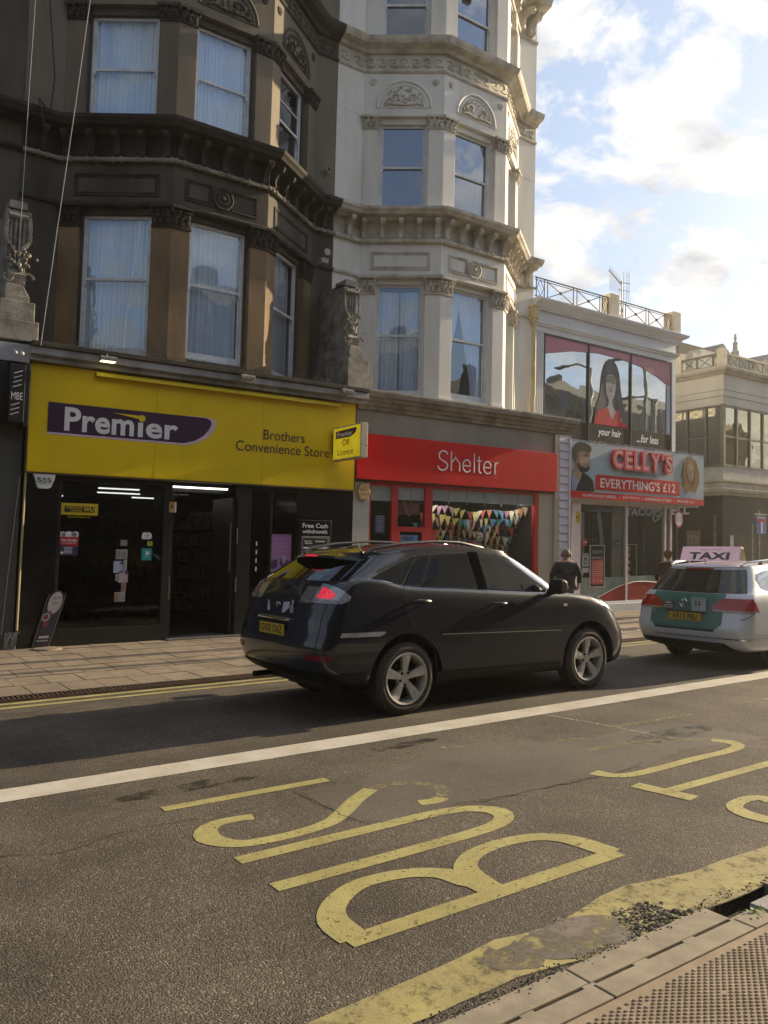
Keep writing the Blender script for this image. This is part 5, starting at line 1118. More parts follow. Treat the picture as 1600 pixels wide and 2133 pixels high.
b=B(); b.prism(sm([(19.78,3.95),(19.84,4.08),(20.0,4.10),(20.10,4.0),(20.10,3.78),(20.03,3.62),(19.95,3.57),(19.86,3.63),(19.80,3.78)]),13.285,13.289,'y'); obj('face_print',b,skin,CS)
b=B(); b.prism(sm([(19.66,4.1),(19.60,3.8),(19.66,3.45),(19.78,3.5),(19.74,3.8),(19.80,4.05)]),13.283,13.2845,'y'); b.prism(sm([(20.16,4.05),(20.22,3.8),(20.16,3.5),(20.10,3.4),(20.12,3.75)]),13.283,13.2845,'y'); obj('hair_shade_print',b,mat('printed_hair_shade',(.15,.085,.03),.6,(.24,.14,.06),ns=14,streak=.3,spec=.08),CS)
b=B(); disc(b,(19.87,3.88),.028,13.282,10,sz=.5);disc(b,(20.03,3.88),.028,13.282,10,sz=.5); disc(b,(19.96,3.68),.035,13.282,10,sz=.45); b.box(19.95,19.965,13.281,13.284,3.75,3.86); obj('features_print',b,hairb,CS)
b=B(); b.prism([(19.65,3.10),(20.3,3.10),(20.2,3.24),(20.0,3.30),(19.9,3.30),(19.75,3.24)],13.285,13.289,'y'); obj('shirt_print',b,bluep,CS)
b=B(); random.seed(4)
for k in range(120):
    x=15.05+k*.0465; b.ball((x,13.36+random.uniform(-.04,.04),4.35+random.uniform(-.01,.02)),random.uniform(.03,.05),(1.2,1,.7),5)
o=obj('tinsel_trim',b,mat('crumpled_foil',(.55,.55,.56),.3,(.35,.35,.36),ns=40,metal=.7)); tag(o,'crumpled silver trim along the top of the salon sign','trim')
# things on the salon glass
t=poster('price_poster','framed black and red price poster on the left salon window','poster',16.02,16.54,.72,1.75,mat('black_poster',(.03,.03,.03),.4,spec=.08),y=13.50,t=.006)
b=B(); b.box(16.06,16.50,13.488,13.493,.78,1.40); obj('panel',b,mat('red_print',()),t)
b=B(); text(b,"CELLY'S",(16.08,13.488,1.56),XP,ZP,.38,.08,bold=.01); text(b,"EVERYTHING'S £12",(16.07,13.486,1.425),XP,ZP,.42,.05,bold=.02)
for k in range(7): b.box(16.08,16.48,13.484,13.487,1.32-k*.055,1.328-k*.055)
for k in range(3): b.box(16.12+k*.14,16.16+k*.14,13.484,13.487,.84,.88)
for a in ((16.0,16.56,.70,.72),(16.0,16.56,1.75,1.77),(16.0,16.02,.72,1.75),(16.54,16.56,.72,1.75)): b.box(a[0],a[1],13.486,13.502,a[2],a[3])
obj('lettering',b,mat('dim_white_print',(.5,.48,.45),.5),t)
t=poster('portrait_notice','small black and white portrait notice left of the price poster','poster',15.72,15.96,1.08,1.56,paper,y=13.50); b=B(); disc(b,(15.84,1.37),.075,13.493,sz=1.25); obj('hair_print',b,bl,t); b=B(); disc(b,(15.84,1.36),.04,13.491,sz=1.3); obj('face_print',b,paper,t); b=B(); b.box(15.73,15.95,13.4915,13.4935,1.20,1.235); b.box(15.73,15.95,13.4915,13.4935,1.51,1.53); obj('print',b,bl,t)
t=thing('round_red_sticker','round red sticker on the left salon window','sticker',(15.8,13.5,1.8)); b=B(); disc(b,(15.80,1.84),.10,13.496); obj('sheet',b,mat('red_print',()),t); b=B(); b.box(15.73,15.87,13.490,13.4935,1.82,1.86); obj('print',b,paper,t)
t=thing('round_dark_sticker','round dark sticker with a price on the cream window column','sticker',(17.1,13.5,1.8)); b=B(); disc(b,(17.08,1.82),.10,13.498); obj('sheet',b,bl,t); b=B(); text(b,'£12',(17.02,13.494,1.79),XP,ZP,.12,.06,bold=.02); obj('print',b,paper,t)
t=thing('round_price_sign','round white £12 sign with a red rim at the corner of the salon','sign',(19.9,13.46,2.3)); b=B(); disc(b,(19.62,2.52),.19,13.430,24,sz=1.3); obj('rim',b,mat('pinkish_red_letters',()),t); b=B(); disc(b,(19.62,2.52),.15,13.4265,24,sz=1.3); obj('disc',b,whitev,t); b=B(); text(b,'£12',(19.50,13.423,2.46),XP,ZP,.24,.12,bold=.01); obj('lettering',b,mat('dark_grey_print',()),t)
t=poster('alarm_sticker','yellow alarm plate on the pinkish salon pillar','sticker',15.46,15.62,2.32,2.60,yellowv,y=13.497); b=B()
for k in range(4): b.box(15.53,15.60,13.490,13.4935,2.37+k*.05,2.39+k*.05)
disc(b,(15.495,2.46),.03,13.4915); obj('print',b,mat('brown_print',()),t)
t=thing('brochure_stand','clear stand of salon product boxes behind the right window','stand',(18.2,14.0,.33))
b=B()
for (x,y) in ((17.95,13.9),(18.4,13.9),(18.4,14.2),(17.95,14.2)): b.box(x-.012,x+.012,y-.012,y+.012,.8,1.80)
b.box(17.93,18.42,13.88,14.22,1.79,1.81); b.box(17.93,18.42,13.88,14.22,.8,.82); b.box(18.1,18.25,14.0,14.1,.33,.8); obj('frame',b,mat('pale_frame_grey',()),t)
b=B()
for k in range(5): b.box(17.98,18.16,13.93,13.95,.9+k*.18,1.02+k*.18,0)
obj('cards',b,paper,t)
# ---------------------------------------------------------------- corner restaurant across the side street
beige=mat('beige_fascia',(.70,.67,.58),.7,(.60,.57,.48),ns=1,streak=.4); darkc=mat('dark_cladding',(.045,.043,.035),.4,(.06,.055,.045),ns=2,spec=.08); cornst=mat('pale_cornice_stone',(.60,.55,.45),.8,(.42,.38,.30),ns=2)
t=TB=thing('corner_restaurant','dark glazed corner restaurant with a beige fascia and roof balustrade','restaurant',(26,16,0))
CX,CYY=24.0,14.8
pth=[(CX,25),(CX,CYY),(34,CYY)]
def swp(prof): 
    b=B(); b.sweep(prof,pth); return b
obj('fascia',swp([(-.3,6.42),(-.02,6.42),(0.0,6.44),(0,6.70),(.03,6.72),(.03,6.9),(.05,6.92),(.05,7.42),(-.3,7.42)]),beige,t)
obj('cornice',swp([(-.3,7.42),(.10,7.42),(.16,7.5),(.22,7.52),(.26,7.6),(.26,7.66),(-.5,7.72)]),cornst,t)
obj('inner_wall',swp([(-.6,.0),(-.5,.0),(-.5,7.4),(-.6,7.4)]),mat('restaurant_inner_dark',(.06,.06,.045),.8),t)
obj('ledge',swp([(-.3,3.98),(.02,3.98),(.02,4.40),(-.3,4.40)]),mat('pale_grey_ledge',(.52,.50,.46),.7),t)
obj('ledge_moulding',swp([(-.3,3.45),(.05,3.45),(.08,3.52),(.12,3.56),(.14,3.66),(.10,3.70),(.10,3.84),(.16,3.9),(.16,3.97),(-.3,3.97)]),cornst,t)
obj('ground_cladding',swp([(-.3,0),(-.02,0),(-.02,3.44),(-.3,3.44)]),darkc,t)
b=B()
y=CYY
def vert(q,side):
    if side: b.box(CX-.05,CX+.05,q-.035,q+.035,4.4,6.42)
    else: b.box(q-.035,q+.035,CYY-.05,CYY+.05,4.4,6.42)
for q in (15.4,16.1,16.8,17.5,18.2,19.,20.,21.): vert(q,1)
for q in (24.75,25.55,26.35,27.15,28,29,30,31,32): vert(q,0)
for z in (4.43,5.38,6.38):
    b.box(CX-.04,CX+.04,CYY,25,z-.03,z+.03); b.box(CX,34,CYY-.04,CYY+.04,z-.03,z+.03)
b.box(CX-.06,CX+.06,CYY-.06,CYY+.06,4.4,6.44); obj('window_frame',b,mat('olive_frame',(.20,.18,.14),.5),t)
rg=glass('restaurant_glass',(.55,.52,.42),.34,boost=1.0,gcol=(.8,.76,.6))
b=B(); b.box(CX-.004,CX+.004,CYY+.06,25,4.45,6.38); obj('window_pane',b,rg,t); b=B(); b.box(CX+.06,34,CYY-.004,CYY+.004,4.45,6.38); obj('window_pane',b,rg,t)
b=B(); 
for q in (15.9,17.2): b.box(CX+.2,CX+.25,q,q+.25,4.5,6.3)
obj('curtain',b,mat('sunlit_olive_curtain',(.40,.36,.18),.8),t)
b=B(); b.box(CX,34,CYY,25,7.70,7.74); obj('roof',b,cornst,t)
V=(0,-1,0)
sg=thing('restaurant_sign','white TACO BELL lettering with a bell mark on the dark side wall','shop sign',(23.98,17,2.7))
b=B(); text(b,'TACO',(23.965,18.60,2.86),V,ZP,1.15,.30,bold=.03); text(b,'BELL',(23.965,16.95,2.86),V,ZP,.95,.30,bold=.03)
vv=[(17.42,3.14),(17.05,3.14),(17.02,2.98),(17.10,2.84),(17.2,2.72),(17.33,2.68),(17.44,2.80)]
b.prism([(17.45,3.14),(17.02,3.14),(17.05,3.06),(17.42,2.9)],23.965,23.967,'x'); b.tube([(23.965,17.24+.20*math.cos(a*.35+.0)*.9,2.90+.20*math.sin(a*.35)+.16*math.cos(a*.35)*-1) for a in range(18)],.035,5,closed=True); disc_=[(17.24+.05*math.cos(a),2.83+.06*math.sin(a)) for a in [i*.63 for i in range(10)]]; b.prism(disc_,23.96,23.967,'x')
obj('lettering',b,whitev,sg)
vt=thing('vertical_lettering','column of upright NACHOS TACOS lettering on the dark side wall beside the corner','lettering',(23.97,16.5,1.0),'upright window lettering')
def vtext(bb,s,x,y,z0,L,h,ax):
    if ax=='side': text(bb,s,(x,y,z0),(0,0,1),(0,1,0),L,h,bold=.01)
    else: text(bb,s,(x,y,z0),(0,0,1),(-1,0,0),L,h,bold=.01)
b=B(); vtext(b,'NACHOS TACOS NACHOS TACOS',23.965,16.42,.55,1.95,.085,'side'); obj('lettering',b,mat('dim_white_print',()),vt)
vt=thing('vertical_lettering','column of upright NACHOS TACOS lettering on the dark wall seen through the salon glass','lettering',(23.97,18.0,1.0),'upright window lettering')
b=B(); vtext(b,'NACHOS TACOS',23.965,17.75,1.2,1.2,.085,'side'); obj('lettering',b,mat('dim_white_print',()),vt)
for x,lab in ((23.965,'column of upright NACHOS TACOS lettering right of the discount poster'),):
    vt=thing('vertical_lettering',lab,'lettering',(23.97,15.1,1.0),'upright window lettering'); b=B(); vtext(b,'NACHOS TACOS NACHOS TACOS',23.965,15.02,.6,2.2,.09,'side'); obj('lettering',b,mat('dim_white_print',()),vt)
vt=thing('vertical_lettering','column of upright NACHOS TACOS lettering near the right edge of the photo','lettering',(25.7,14.8,.6),'upright window lettering'); b=B(); vtext(b,'NACHOS TACOS NACHOS TACOS',25.75,14.775,.55,2.0,.085,'front'); obj('lettering',b,mat('dim_white_print',()),vt)
t=thing('discount_poster','tan 15% student discount poster on the dark side wall','poster',(23.97,15.8,1.6))
b=B(); b.box(23.962,23.968,15.58,16.10,1.30,2.32); obj('sheet',b,mat('tan_poster',(.30,.24,.15),.6,(.20,.13,.08),ns=3),t); b=B(); text(b,'15%',(23.958,16.05,2.0),V,ZP,.40,.16,bold=.02); text(b,'STUDENT',(23.958,16.06,1.85),V,ZP,.44,.09,bold=.02); text(b,'DISCOUNT',(23.958,16.06,1.72),V,ZP,.44,.09,bold=.02); obj('lettering',b,mat('dim_white_print',()),t)
b=B(); b.box(24.35,24.55,14.76,14.78,1.2,2.15); o=obj('blue_notice',b,mat('pale_blue_notice',(.35,.45,.45),.6)); tag(o,'pale blue upright notice on the dark front of the corner restaurant','notice')
# balustrade on the restaurant
rl=thing('roof_railing','olive iron balustrade with crossed panels on the corner restaurant','railing',(26,15,7.7))
def side_panel(y0,y1,kind):
    z0,z1=7.74,8.12; b=B(); f=lambda s,z:(CX+.06,s,z)
    b.tube([f(y0,z0),f(y0,z1)],.018,4); b.tube([f(y1,z0),f(y1,z1)],.018,4)
    if kind=='x': b.tube([f(y0,z0),f(y1,z1)],.012,4); b.tube([f(y0,z1),f(y1,z0)],.012,4)
    else: c=(y0+y1)/2; b.tube([f(c,z1),f(y1,(z0+z1)/2),f(c,z0),f(y0,(z0+z1)/2)],.012,4,closed=True)
    obj('rail_panel',b,iron,rl)
oli=mat('olive_iron',(.16,.14,.09),.5)
b=B(); b.box(CX,CX+.1,CYY,25,8.10,8.16); b.box(CX,34,CYY,CYY+.1,8.10,8.16); b.box(CX+.02,CX+.08,CYY,25,7.72,7.76); b.box(CX,34,CYY+.02,CYY+.08,7.72,7.76); obj('rail',b,oli,rl)
y=14.95
for k in range(9): side_panel(y,y+.22,'x' if k%3 else 'd') if k%3==0 else side_panel(y,y+.55,'x'); y+=.26 if k%3==0 else .6
x=24.2
for k in range(14):
    w_=.22 if k%3==0 else .55; b=B(); z0,z1=7.74,8.12; yy_=CYY+.06
    b.tube([(x,yy_,z0),(x,yy_,z1)],.018,4); 
    if k%3==0: c=x+w_/2; b.tube([(c,yy_,z1),(x+w_,yy_,(z0+z1)/2),(c,yy_,z0),(x,yy_,(z0+z1)/2)],.012,4,closed=True)
    else: b.tube([(x,yy_,z0),(x+w_,yy_,z1)],.012,4); b.tube([(x,yy_,z1),(x+w_,yy_,z0)],.012,4)
    obj('rail_panel',b,oli,rl); x+=w_+.04
obj('pier',B().box(CX-.02,CX+.2,CYY-.02,CYY+.22,7.72,8.30),creamrail,rl,bevel=.01)
obj('pier',B().box(CX-.02,CX+.25,16.35,16.75,7.72,8.40),creamrail,rl,bevel=.01)
# slate roofs and finials further off
slate=mat('slate_roof',(.16,.155,.14),.7,(.10,.10,.09),ns=6,bump=.4,bs=8)
t=thing('slate_roofed_hall','distant stone building with grey slate roofs behind the corner restaurant','building',(50,31,0))
b=B(); b.box(43.8,47.5,30,36,0,14.75); obj('wall',b,mat('olive_brown_wall',(.20,.17,.11),.9,(.12,.10,.07),ns=2),t)
b=B(); b.box(47.5,60,31.5,40,0,14.0); obj('wall',b,mat('pale_far_wall',(.34,.31,.25),.9),t)
b=B(); b.add([(47.0,31.3,13.6),(50.3,31.3,13.6),(50.3,34.5,15.9),(48.5,34.5,15.5)],[(0,1,2,3)]); b.add([(50.3,31.3,13.6),(62,31.3,13.6),(60,36,16.4),(50.3,34.5,15.9)],[(0,1,2,3)]); b.prism([(47,13.6),(50.3,15.85),(53.8,13.6)],31.0,34,'y'); b.prism([(52.5,13.6),(57,16.2),(61,13.6)],31.2,36,'y'); obj('roof',b,slate,t)
def finial(x,y,z,h,lab):
    th=thing('stone_finial',lab,'finial',(x,y,z),'stone finials on the distant roofs'); s=h/1.75
    b=B(); b.lathe([(.34*s,-1.0),(.34*s,.1*s),(.22*s,.2*s),(.18*s,.75*s),(.24*s,.8*s),(.12*s,.95*s),(.07*s,1.15*s),(.15*s,1.2*s),(.16*s,1.28*s),(.07*s,1.35*s),(.11*s,1.45*s),(.08*s,1.55*s),(0,1.68*s)],(x,y,z),'z',8)
    obj('shaft',b,mat('pale_finial_stone',(.50,.46,.38),.8),th,smooth=False)
finial(50.1,30,14.95,1.42,'stone finial on the distant gable above the restaurant'); finial(54.9,30,15.3,2.3,'taller stone finial at the right edge of the photo')
b=B(); b.box(39.2,41.5,26,30,0,12.6); b.box(40.3,41.6,26.2,27,12.6,13.0); o=obj('cream_chimney_block',b,creamrail); tag(o,'cream block of building between the salon cornice and the far roofs','building')
# no-through-road sign
t=thing('road_sign','blue no-through-road sign on a grey post cut by the right edge of the photo','road sign',(24.75,14.0,0))
b=B(); b.tube([(24.80,14.05,0),(24.80,14.05,2.95)],.038,10); obj('post',b,mat('grey_post',(.32,.32,.31),.5,metal=.5),t)
b=B(); b.box(24.57,25.15,13.99,14.005,2.20,2.74); obj('plate',b,mat('sign_blue',(.03,.09,.42),.4),t,bevel=.004)
b=B(); b.box(24.82,24.92,13.982,13.989,2.22,2.58); obj('symbol',b,whitev,t); b=B(); b.box(24.70,25.05,13.980,13.9885,2.58,2.68); obj('symbol',b,redp,t)
b=B(); b.box(24.50,25.2,14.0,14.03,2.80,2.85); obj('bracket',b,mat('grey_post',()),t)
# ---------------------------------------------------------------- terrace on the camera's own side of the street
opp=mat('opposite_terrace_render',(.22,.185,.14),.85,(.14,.12,.09),ns=.6)
random.seed(2)
for k,(a,c,h,lab) in enumerate(((-34,-20,10.5,'long low terrace house front behind the camera, far left'),(-20,-9,11.8,'terrace house front behind the camera, left'),(-9,3,12.4,'terrace house front behind the camera, centre'),(3,14,11.2,'terrace house front behind the camera, right'),(14,27,12.2,'terrace house front behind the camera, far right'),(27,42,9.5,'lower terrace house front behind the camera to the right'),(42,60,11.0,'farthest terrace house front behind the camera to the right'))):
    t=thing('terrace_house',lab,'house',((a+c)/2,-5,0),'terrace behind the camera')
    b=B(); b.box(a+.02,c-.02,-16,-5.2,0,h); b.box(a+.02,c-.02,-5.2,-5.0,3.4,3.9); b.prism([(-5.3,h),(-16,h),(-10.5,h+2.6)],a+.05,c-.05,'x'); b.box(a+1,a+1.9,-11,-10.4,h,h+3.2); obj('wall',b,opp,t)
    n=int((c-a)/2.4)
    b=B()
    for f in range(3):
        for i in range(n): x=a+1.2+i*(c-a-1)/n; b.box(x,x+1.05,-5.19,-5.15,4.6+f*2.6,6.3+f*2.6)
    b.box(a+.5,c-.5,-5.19,-5.1,.4,3.0); obj('window_row',b,mat('dark_far_glass',(.03,.035,.04),.1),t)

# unseen lamp columns, added so that long shadows stripe the far pavement
for k,(x,y,r_,h,lab) in enumerate(((22.6,10.15,.10,8.2,'unseen grey steel lamp column added for its shadow, right of the side road'),(24.6,11.0,.085,8.6,'second unseen lamp column added for its shadow, beside the corner restaurant'),(26.5,10.0,.13,7.5,'third, thicker unseen lamp column added for its shadow, farther along the far pavement'))):
    t=thing('shadow_lamp_column',lab,'added lamp column',(x,y,0),'unseen lamp columns added for their shadows')
    b=B(); b.lathe([(r_*1.6,0),(r_*1.6,.9),(r_,1.0),(r_*.8,h),(0,h)],(x,y,0),'z',12); b.tube([(x,y,h-.05),(x,y-.6,h+.25),(x,y-1.2,h+.3)],.04,6); obj('post',b,mat('grey_post',()),t)
    b=B(); b.box(x-.14,x+.14,y-1.7,y-1.1,h+.24,h+.34); obj('lamp_head',b,mat('grey_post',()),t,bevel=.03)
# ---------------------------------------------------------------- vehicles
def interp(tb,x):
    if x<=tb[0][0]: return tb[0][1]
    for i in range(len(tb)-1):
        if x<=tb[i+1][0]:
            x0,y0=tb[i];x1,y1=tb[i+1]
            a=tb[i-1] if i>0 else tb[i]; d=tb[i+2] if i+2<len(tb) else tb[i+1]
            m0=(y1-a[1])/(x1-a[0]) if x1!=a[0] else 0; m1=(d[1]-y0)/(d[0]-x0) if d[0]!=x0 else 0
            h=x1-x0;t=(x-x0)/h
            return (2*t**3-3*t*t+1)*y0+(t**3-2*t*t+t)*h*m0+(-2*t**3+3*t*t)*y1+(t**3-t*t)*h*m1
    return tb[-1][1]
NR,NS,NF=16,44,16
def plan(L):
    """half outline of one waterline from rear centre to front centre: list of (x,y,z)"""
    P=[]; n=L.get('n',2.6); nf=L.get('nf',n)
    xr,xf,hw,cr,cf=L['xr'],L['xf'],L['hw'],L['cr'],L['cf']
    for i in range(NR):
        th=math.pi/2*i/NR; P.append((xr+cr*(1-math.cos(th)**(2/n)) if th<math.pi/2 else xr+cr,hw*math.sin(th)**(2/n)))
    for i in range(NS+1):
        P.append((xr+cr+(xf-cf-xr-cr)*i/NS,hw))
    for i in range(1,NF+1):
        th=math.pi/2*(1-i/NF); P.append((xf-cf*(1-max(0,math.cos(th))**(2/nf)),hw*math.sin(th)**(2/nf)))
    tp=L.get('taper'); out=[]
    for x,y in P:
        k=interp(tp,x) if tp else 1.
        z=interp(L['z'],x) if isinstance(L['z'],list) else L['z']
        cb=L.get('crown',0); z=z+cb*(1-(y/max(hw,1e-6))**2)
        out.append(Vector((x,y*k,z)))
    return out
def loft(loops,sub=4,crease=()):
    rows=[plan(l) for l in loops]; K=len(rows); N_=len(rows[0]); G=[]
    for k in range(K-1):
        for s_ in range(sub):
            t=s_/sub; r_=[]
            for j in range(N_):
                p0,p1=rows[k][j],rows[k+1][j]
                a=rows[k-1][j] if k>0 and k not in crease else p0*2-p1; d=rows[k+2][j] if k+2<K and (k+1) not in crease else p1*2-p0
                r_.append(.5*((2*p0)+(-a+p1)*t+(2*a-5*p0+4*p1-d)*t*t+(-a+3*p0-3*p1+d)*t**3))
            G.append(r_)
    G.append(rows[-1]); return G
def grid_mesh(G,flip_half=True):
    b=B(); R_=len(G);C_=len(G[0])
    for sg in (1,-1):
        b.add([(p.x,p.y*sg,p.z) for r_ in G for p in r_],[(i*C_+j,i*C_+j+1,(i+1)*C_+j+1,(i+1)*C_+j) for i in range(R_-1) for j in range(C_-1)])
    # underside
    b.add([(p.x,p.y,p.z) for p in G[0]]+[(p.x,-p.y,p.z) for p in G[0]],[(j,j+1,C_+j+1,C_+j) for j in range(C_-1)])
    return b
def body_bm(G):
    b=grid_mesh(G); bm=bmesh.new(); vs=[bm.verts.new(v) for v in b.v]
    for f in b.f:
        try: bm.faces.new([vs[i] for i in f])
        except: pass
    bmesh.ops.remove_doubles(bm,verts=bm.verts,dist=.0008)
    bmesh.ops.dissolve_degenerate(bm,dist=.0004,edges=bm.edges)
    bmesh.ops.recalc_face_normals(bm,faces=bm.faces)
    return bm
def clip(bm0,planes,off,faces=None):
    """copy the skin, keep the convex region bounded by planes (point, outward normal), lift it by off"""
    bm=bm0.copy()
    for co_,no in planes:
        bmesh.ops.bisect_plane(bm,geom=bm.verts[:]+bm.edges[:]+bm.faces[:],plane_co=co_,plane_no=no,clear_outer=True,dist=1e-5)
        if not bm.faces: break
    bm.normal_update()
    for v in bm.verts: v.co+=v.normal*off
    return bm
def polyplanes(pts,axes='xz'):
    """convex polygon (any winding) to side planes"""
    cx=sum(p[0] for p in pts)/len(pts); cz=sum(p[1] for p in pts)/len(pts); out=[]
    for i in range(len(pts)):
        a=pts[i];b_=pts[(i+1)%len(pts)]; n=(b_[1]-a[1],-(b_[0]-a[0]))
        if n[0]*(cx-a[0])+n[1]*(cz-a[1])>0: n=(-n[0],-n[1])
        if axes=='xz': out.append(((a[0],0,a[1]),(n[0],0,n[1])))
        else: out.append(((0,a[0],a[1]),(0,n[0],n[1])))
    return out
def shrink(pts,d):
    cx=sum(p[0] for p in pts)/len(pts); cz=sum(p[1] for p in pts)/len(pts); out=[]
    for x,z in pts:
        l=math.hypot(x-cx,z-cz); out.append((cx+(x-cx)*(l-d)/l,cz+(z-cz)*(l-d)/l))
    return out
def bmobj(name,bm,m,parent,label=None,smooth=True):
    me=bpy.data.meshes.new(name); bm.to_mesh(me); o=bpy.data.objects.new(name,me); COL.objects.link(o); me.materials.append(m); o.parent=parent; ORG[o.name]=Vector((0,0,0))
    if smooth: me.shade_smooth(); me.set_sharp_from_angle(angle=R(40))
    if label: o['label']=label
    return o
def arch_cut(bm,wheels,r,hw,black):
    """cut the wheel openings out of the closed body with a boolean"""
    me=bpy.data.meshes.new('tmp'); bm.to_mesh(me); o=bpy.data.objects.new('tmp',me); COL.objects.link(o)
    cut=B()
    for x,z in wheels:
        for sg in (-1,1):
            n=40; y0,y1=sg*(hw-.42),sg*(hw+.2)
            cut.add([(x+r*math.cos(2*math.pi*i/n),y0,z+r*math.sin(2*math.pi*i/n)) for i in range(n)]+[(x+r*math.cos(2*math.pi*i/n),y1,z+r*math.sin(2*math.pi*i/n)) for i in range(n)],[tuple(range(n)),tuple(range(n,2*n))[::-1]]+[(i,(i+1)%n,n+(i+1)%n,n+i) for i in range(n)])
    cm=bpy.data.meshes.new('cut'); cm.from_pydata(cut.v,[],cut.f); bb=bmesh.new(); bb.from_mesh(cm); bmesh.ops.recalc_face_normals(bb,faces=bb.faces); bb.to_mesh(cm); bb.free()
    c=bpy.data.objects.new('cut',cm); COL.objects.link(c)
    for mm in (MC['car_dummy'],black): me.materials.append(mm); cm.materials.append(mm)
    for p in cm.polygons: p.material_index=1
    md=o.modifiers.new('b','BOOLEAN'); md.operation='DIFFERENCE'; md.object=c; md.solver='EXACT'; md.material_mode='INDEX' if hasattr(md,'material_mode') else md.material_mode
    bpy.context.view_layer.update()
    res=bpy.data.meshes.new_from_object(o.evaluated_get(bpy.context.evaluated_depsgraph_get()))
    bpy.data.objects.remove(o); bpy.data.objects.remove(c)
    return res
mat('car_dummy',(.5,.5,.5))
trimblack=mat('car_black_trim',(.012,.012,.012),.5,spec=.2); chrome=mat('chrome_trim',(.75,.75,.75),.12,metal=1); 
tyre_m=mat('tyre_rubber',(.030,.028,.025),.75,(.055,.048,.038),ns=7,bump=.3,bs=120,bdist=.003)
alloy=mat('alloy_wheel',(.60,.59,.57),.42,(.42,.39,.35),ns=9,metal=.35)
tint=glass('tinted_car_glass',(.05,.05,.055),.10,boost=1.2,gcol=(.9,.95,1)); cabglass=glass('car_side_glass',(.42,.45,.44),.48,boost=1.2,gcol=(.9,.95,1))
redlens=mat('red_lens',(.45,.01,.02),.12,(.35,.01,.015),ns=40,coat=.6); litred=mat('lit_red_lamp',(.9,.04,.08),.2,(.35,.01,.02),ns=70,emis=.45,coat=.5); clearlens=mat('clear_lens',(.45,.50,.58),.08,(.30,.34,.40),ns=30,coat=.8,metal=.3)
platey=mat('yellow_number_plate',(.55,.36,.02),.45)
def wheel(parent,x,y,z,R0,rr,w,side,spokes=5,name='wheel'):
    """side -1: outer face towards -y"""
    o=bpy.data.objects.new(name,None); COL.objects.link(o); o.parent=parent; ORG[o.name]=Vector((0,0,0)); o.location=(x,y,z); o.empty_display_size=.1
    s=side; b=B()
    prof=[(rr-.012,s*-.0),(rr+.01,s*.004),(rr+.03,s*.012),(R0-.05,s*.010),(R0-.02,s*-.008),(R0-.004,s*-.03),(R0,s*-.05),(R0,s*-(w-.04)),(R0-.02,s*-(w-.012)),(rr,s*-w),(rr-.03,s*-w)]
    b.lathe(prof,(0,0,0),'y',56)
    n=56
    for k in range(n):                      # tread blocks on the shoulder
        a=2*math.pi*k/n
        b.T=lambda u,v,q,a=a:((R0+q)*math.cos(a+u/R0),v,(R0+q)*math.sin(a+u/R0)); b.box(-.011,.011,s*-.062,s*-.022,-.012,.004); b.T=None
    obj('tyre',b,tyre_m,o,smooth=True)
    b=B()
    b.lathe([(rr-.002,s*.004),(rr-.008,s*.010),(rr-.022,s*.006),(rr-.032,s*-.02),(rr-.04,s*-.11),(rr-.04,s*-.16)],(0,0,0),'y',48)
    for k in range(spokes):
        a=2*math.pi*k/spokes+.32+(0 if spokes==5 else .2)
        ca,sa=math.cos(a),math.sin(a)
        def SP(u,v,q,ca=ca,sa=sa): return (q*ca-u*sa,v,q*sa+u*ca)
        b.T=SP
        b.add([(-.024,s*-.03,.05),(.024,s*-.03,.05),(.055,s*-.004,rr-.025),(-.055,s*-.004,rr-.025),(-.018,s*-.075,.05),(.018,s*-.075,.05),(.05,s*-.06,rr-.03),(-.05,s*-.06,rr-.03),(0,s*-.020,.06),(0,s*.004,rr-.025)],
              [(0,8,9,3),(8,1,2,9),(4,7,6,5),(0,3,7,4),(1,5,6,2),(0,4,5,1,8),(3,9,2,6,7)])
        b.T=None
    b.lathe([(0,s*-.022),(.03,s*-.022),(.065,s*-.03),(.085,s*-.045),(.085,s*-.09)],(0,0,0),'y',24)
    obj('rim',b,alloy,o,smooth=True)
    b=B(); b.lathe([(0,s*-.11),(rr-.05,s*-.11)],(0,0,0),'y',24); b.lathe([(.06,s*-.10),(.14,s*-.10),(.14,s*-.105)],(0,0,0),'y',20)
    for k in range(5):
        a=2*math.pi*k/5+.32+.63; b.lathe([(0,s*-.018),(.013,s*-.020),(.013,s*-.05)],(.062*math.cos(a),0,.062*math.sin(a)),'y',8)
    obj('hub',b,trimblack,o)
    return o
def seam(bm,pts,m,parent,name='door_seam',w=.004,yside=None):
    """thin dark line following the skin through side-view points"""
    for i in range(len(pts)-1):
        a=Vector((pts[i][0],0,pts[i][1]));c=Vector((pts[i+1][0],0,pts[i+1][1])); d=(c-a).normalized(); n=Vector((-d.z,0,d.x))
        pl=[(a+n*w,n),(a-n*w,-n),(a-d*.002,-d),(c+d*.002,d)]
        if yside: pl.append(((0,0,0),(0,-yside,0)))
        q=clip(bm,pl,.0015)
        if i==0: acc=q
        else:
            tmp=bpy.data.meshes.new('t'); q.to_mesh(tmp); acc.from_mesh(tmp); bpy.data.meshes.remove(tmp); q.free()
    return bmobj(name,acc,m,parent)
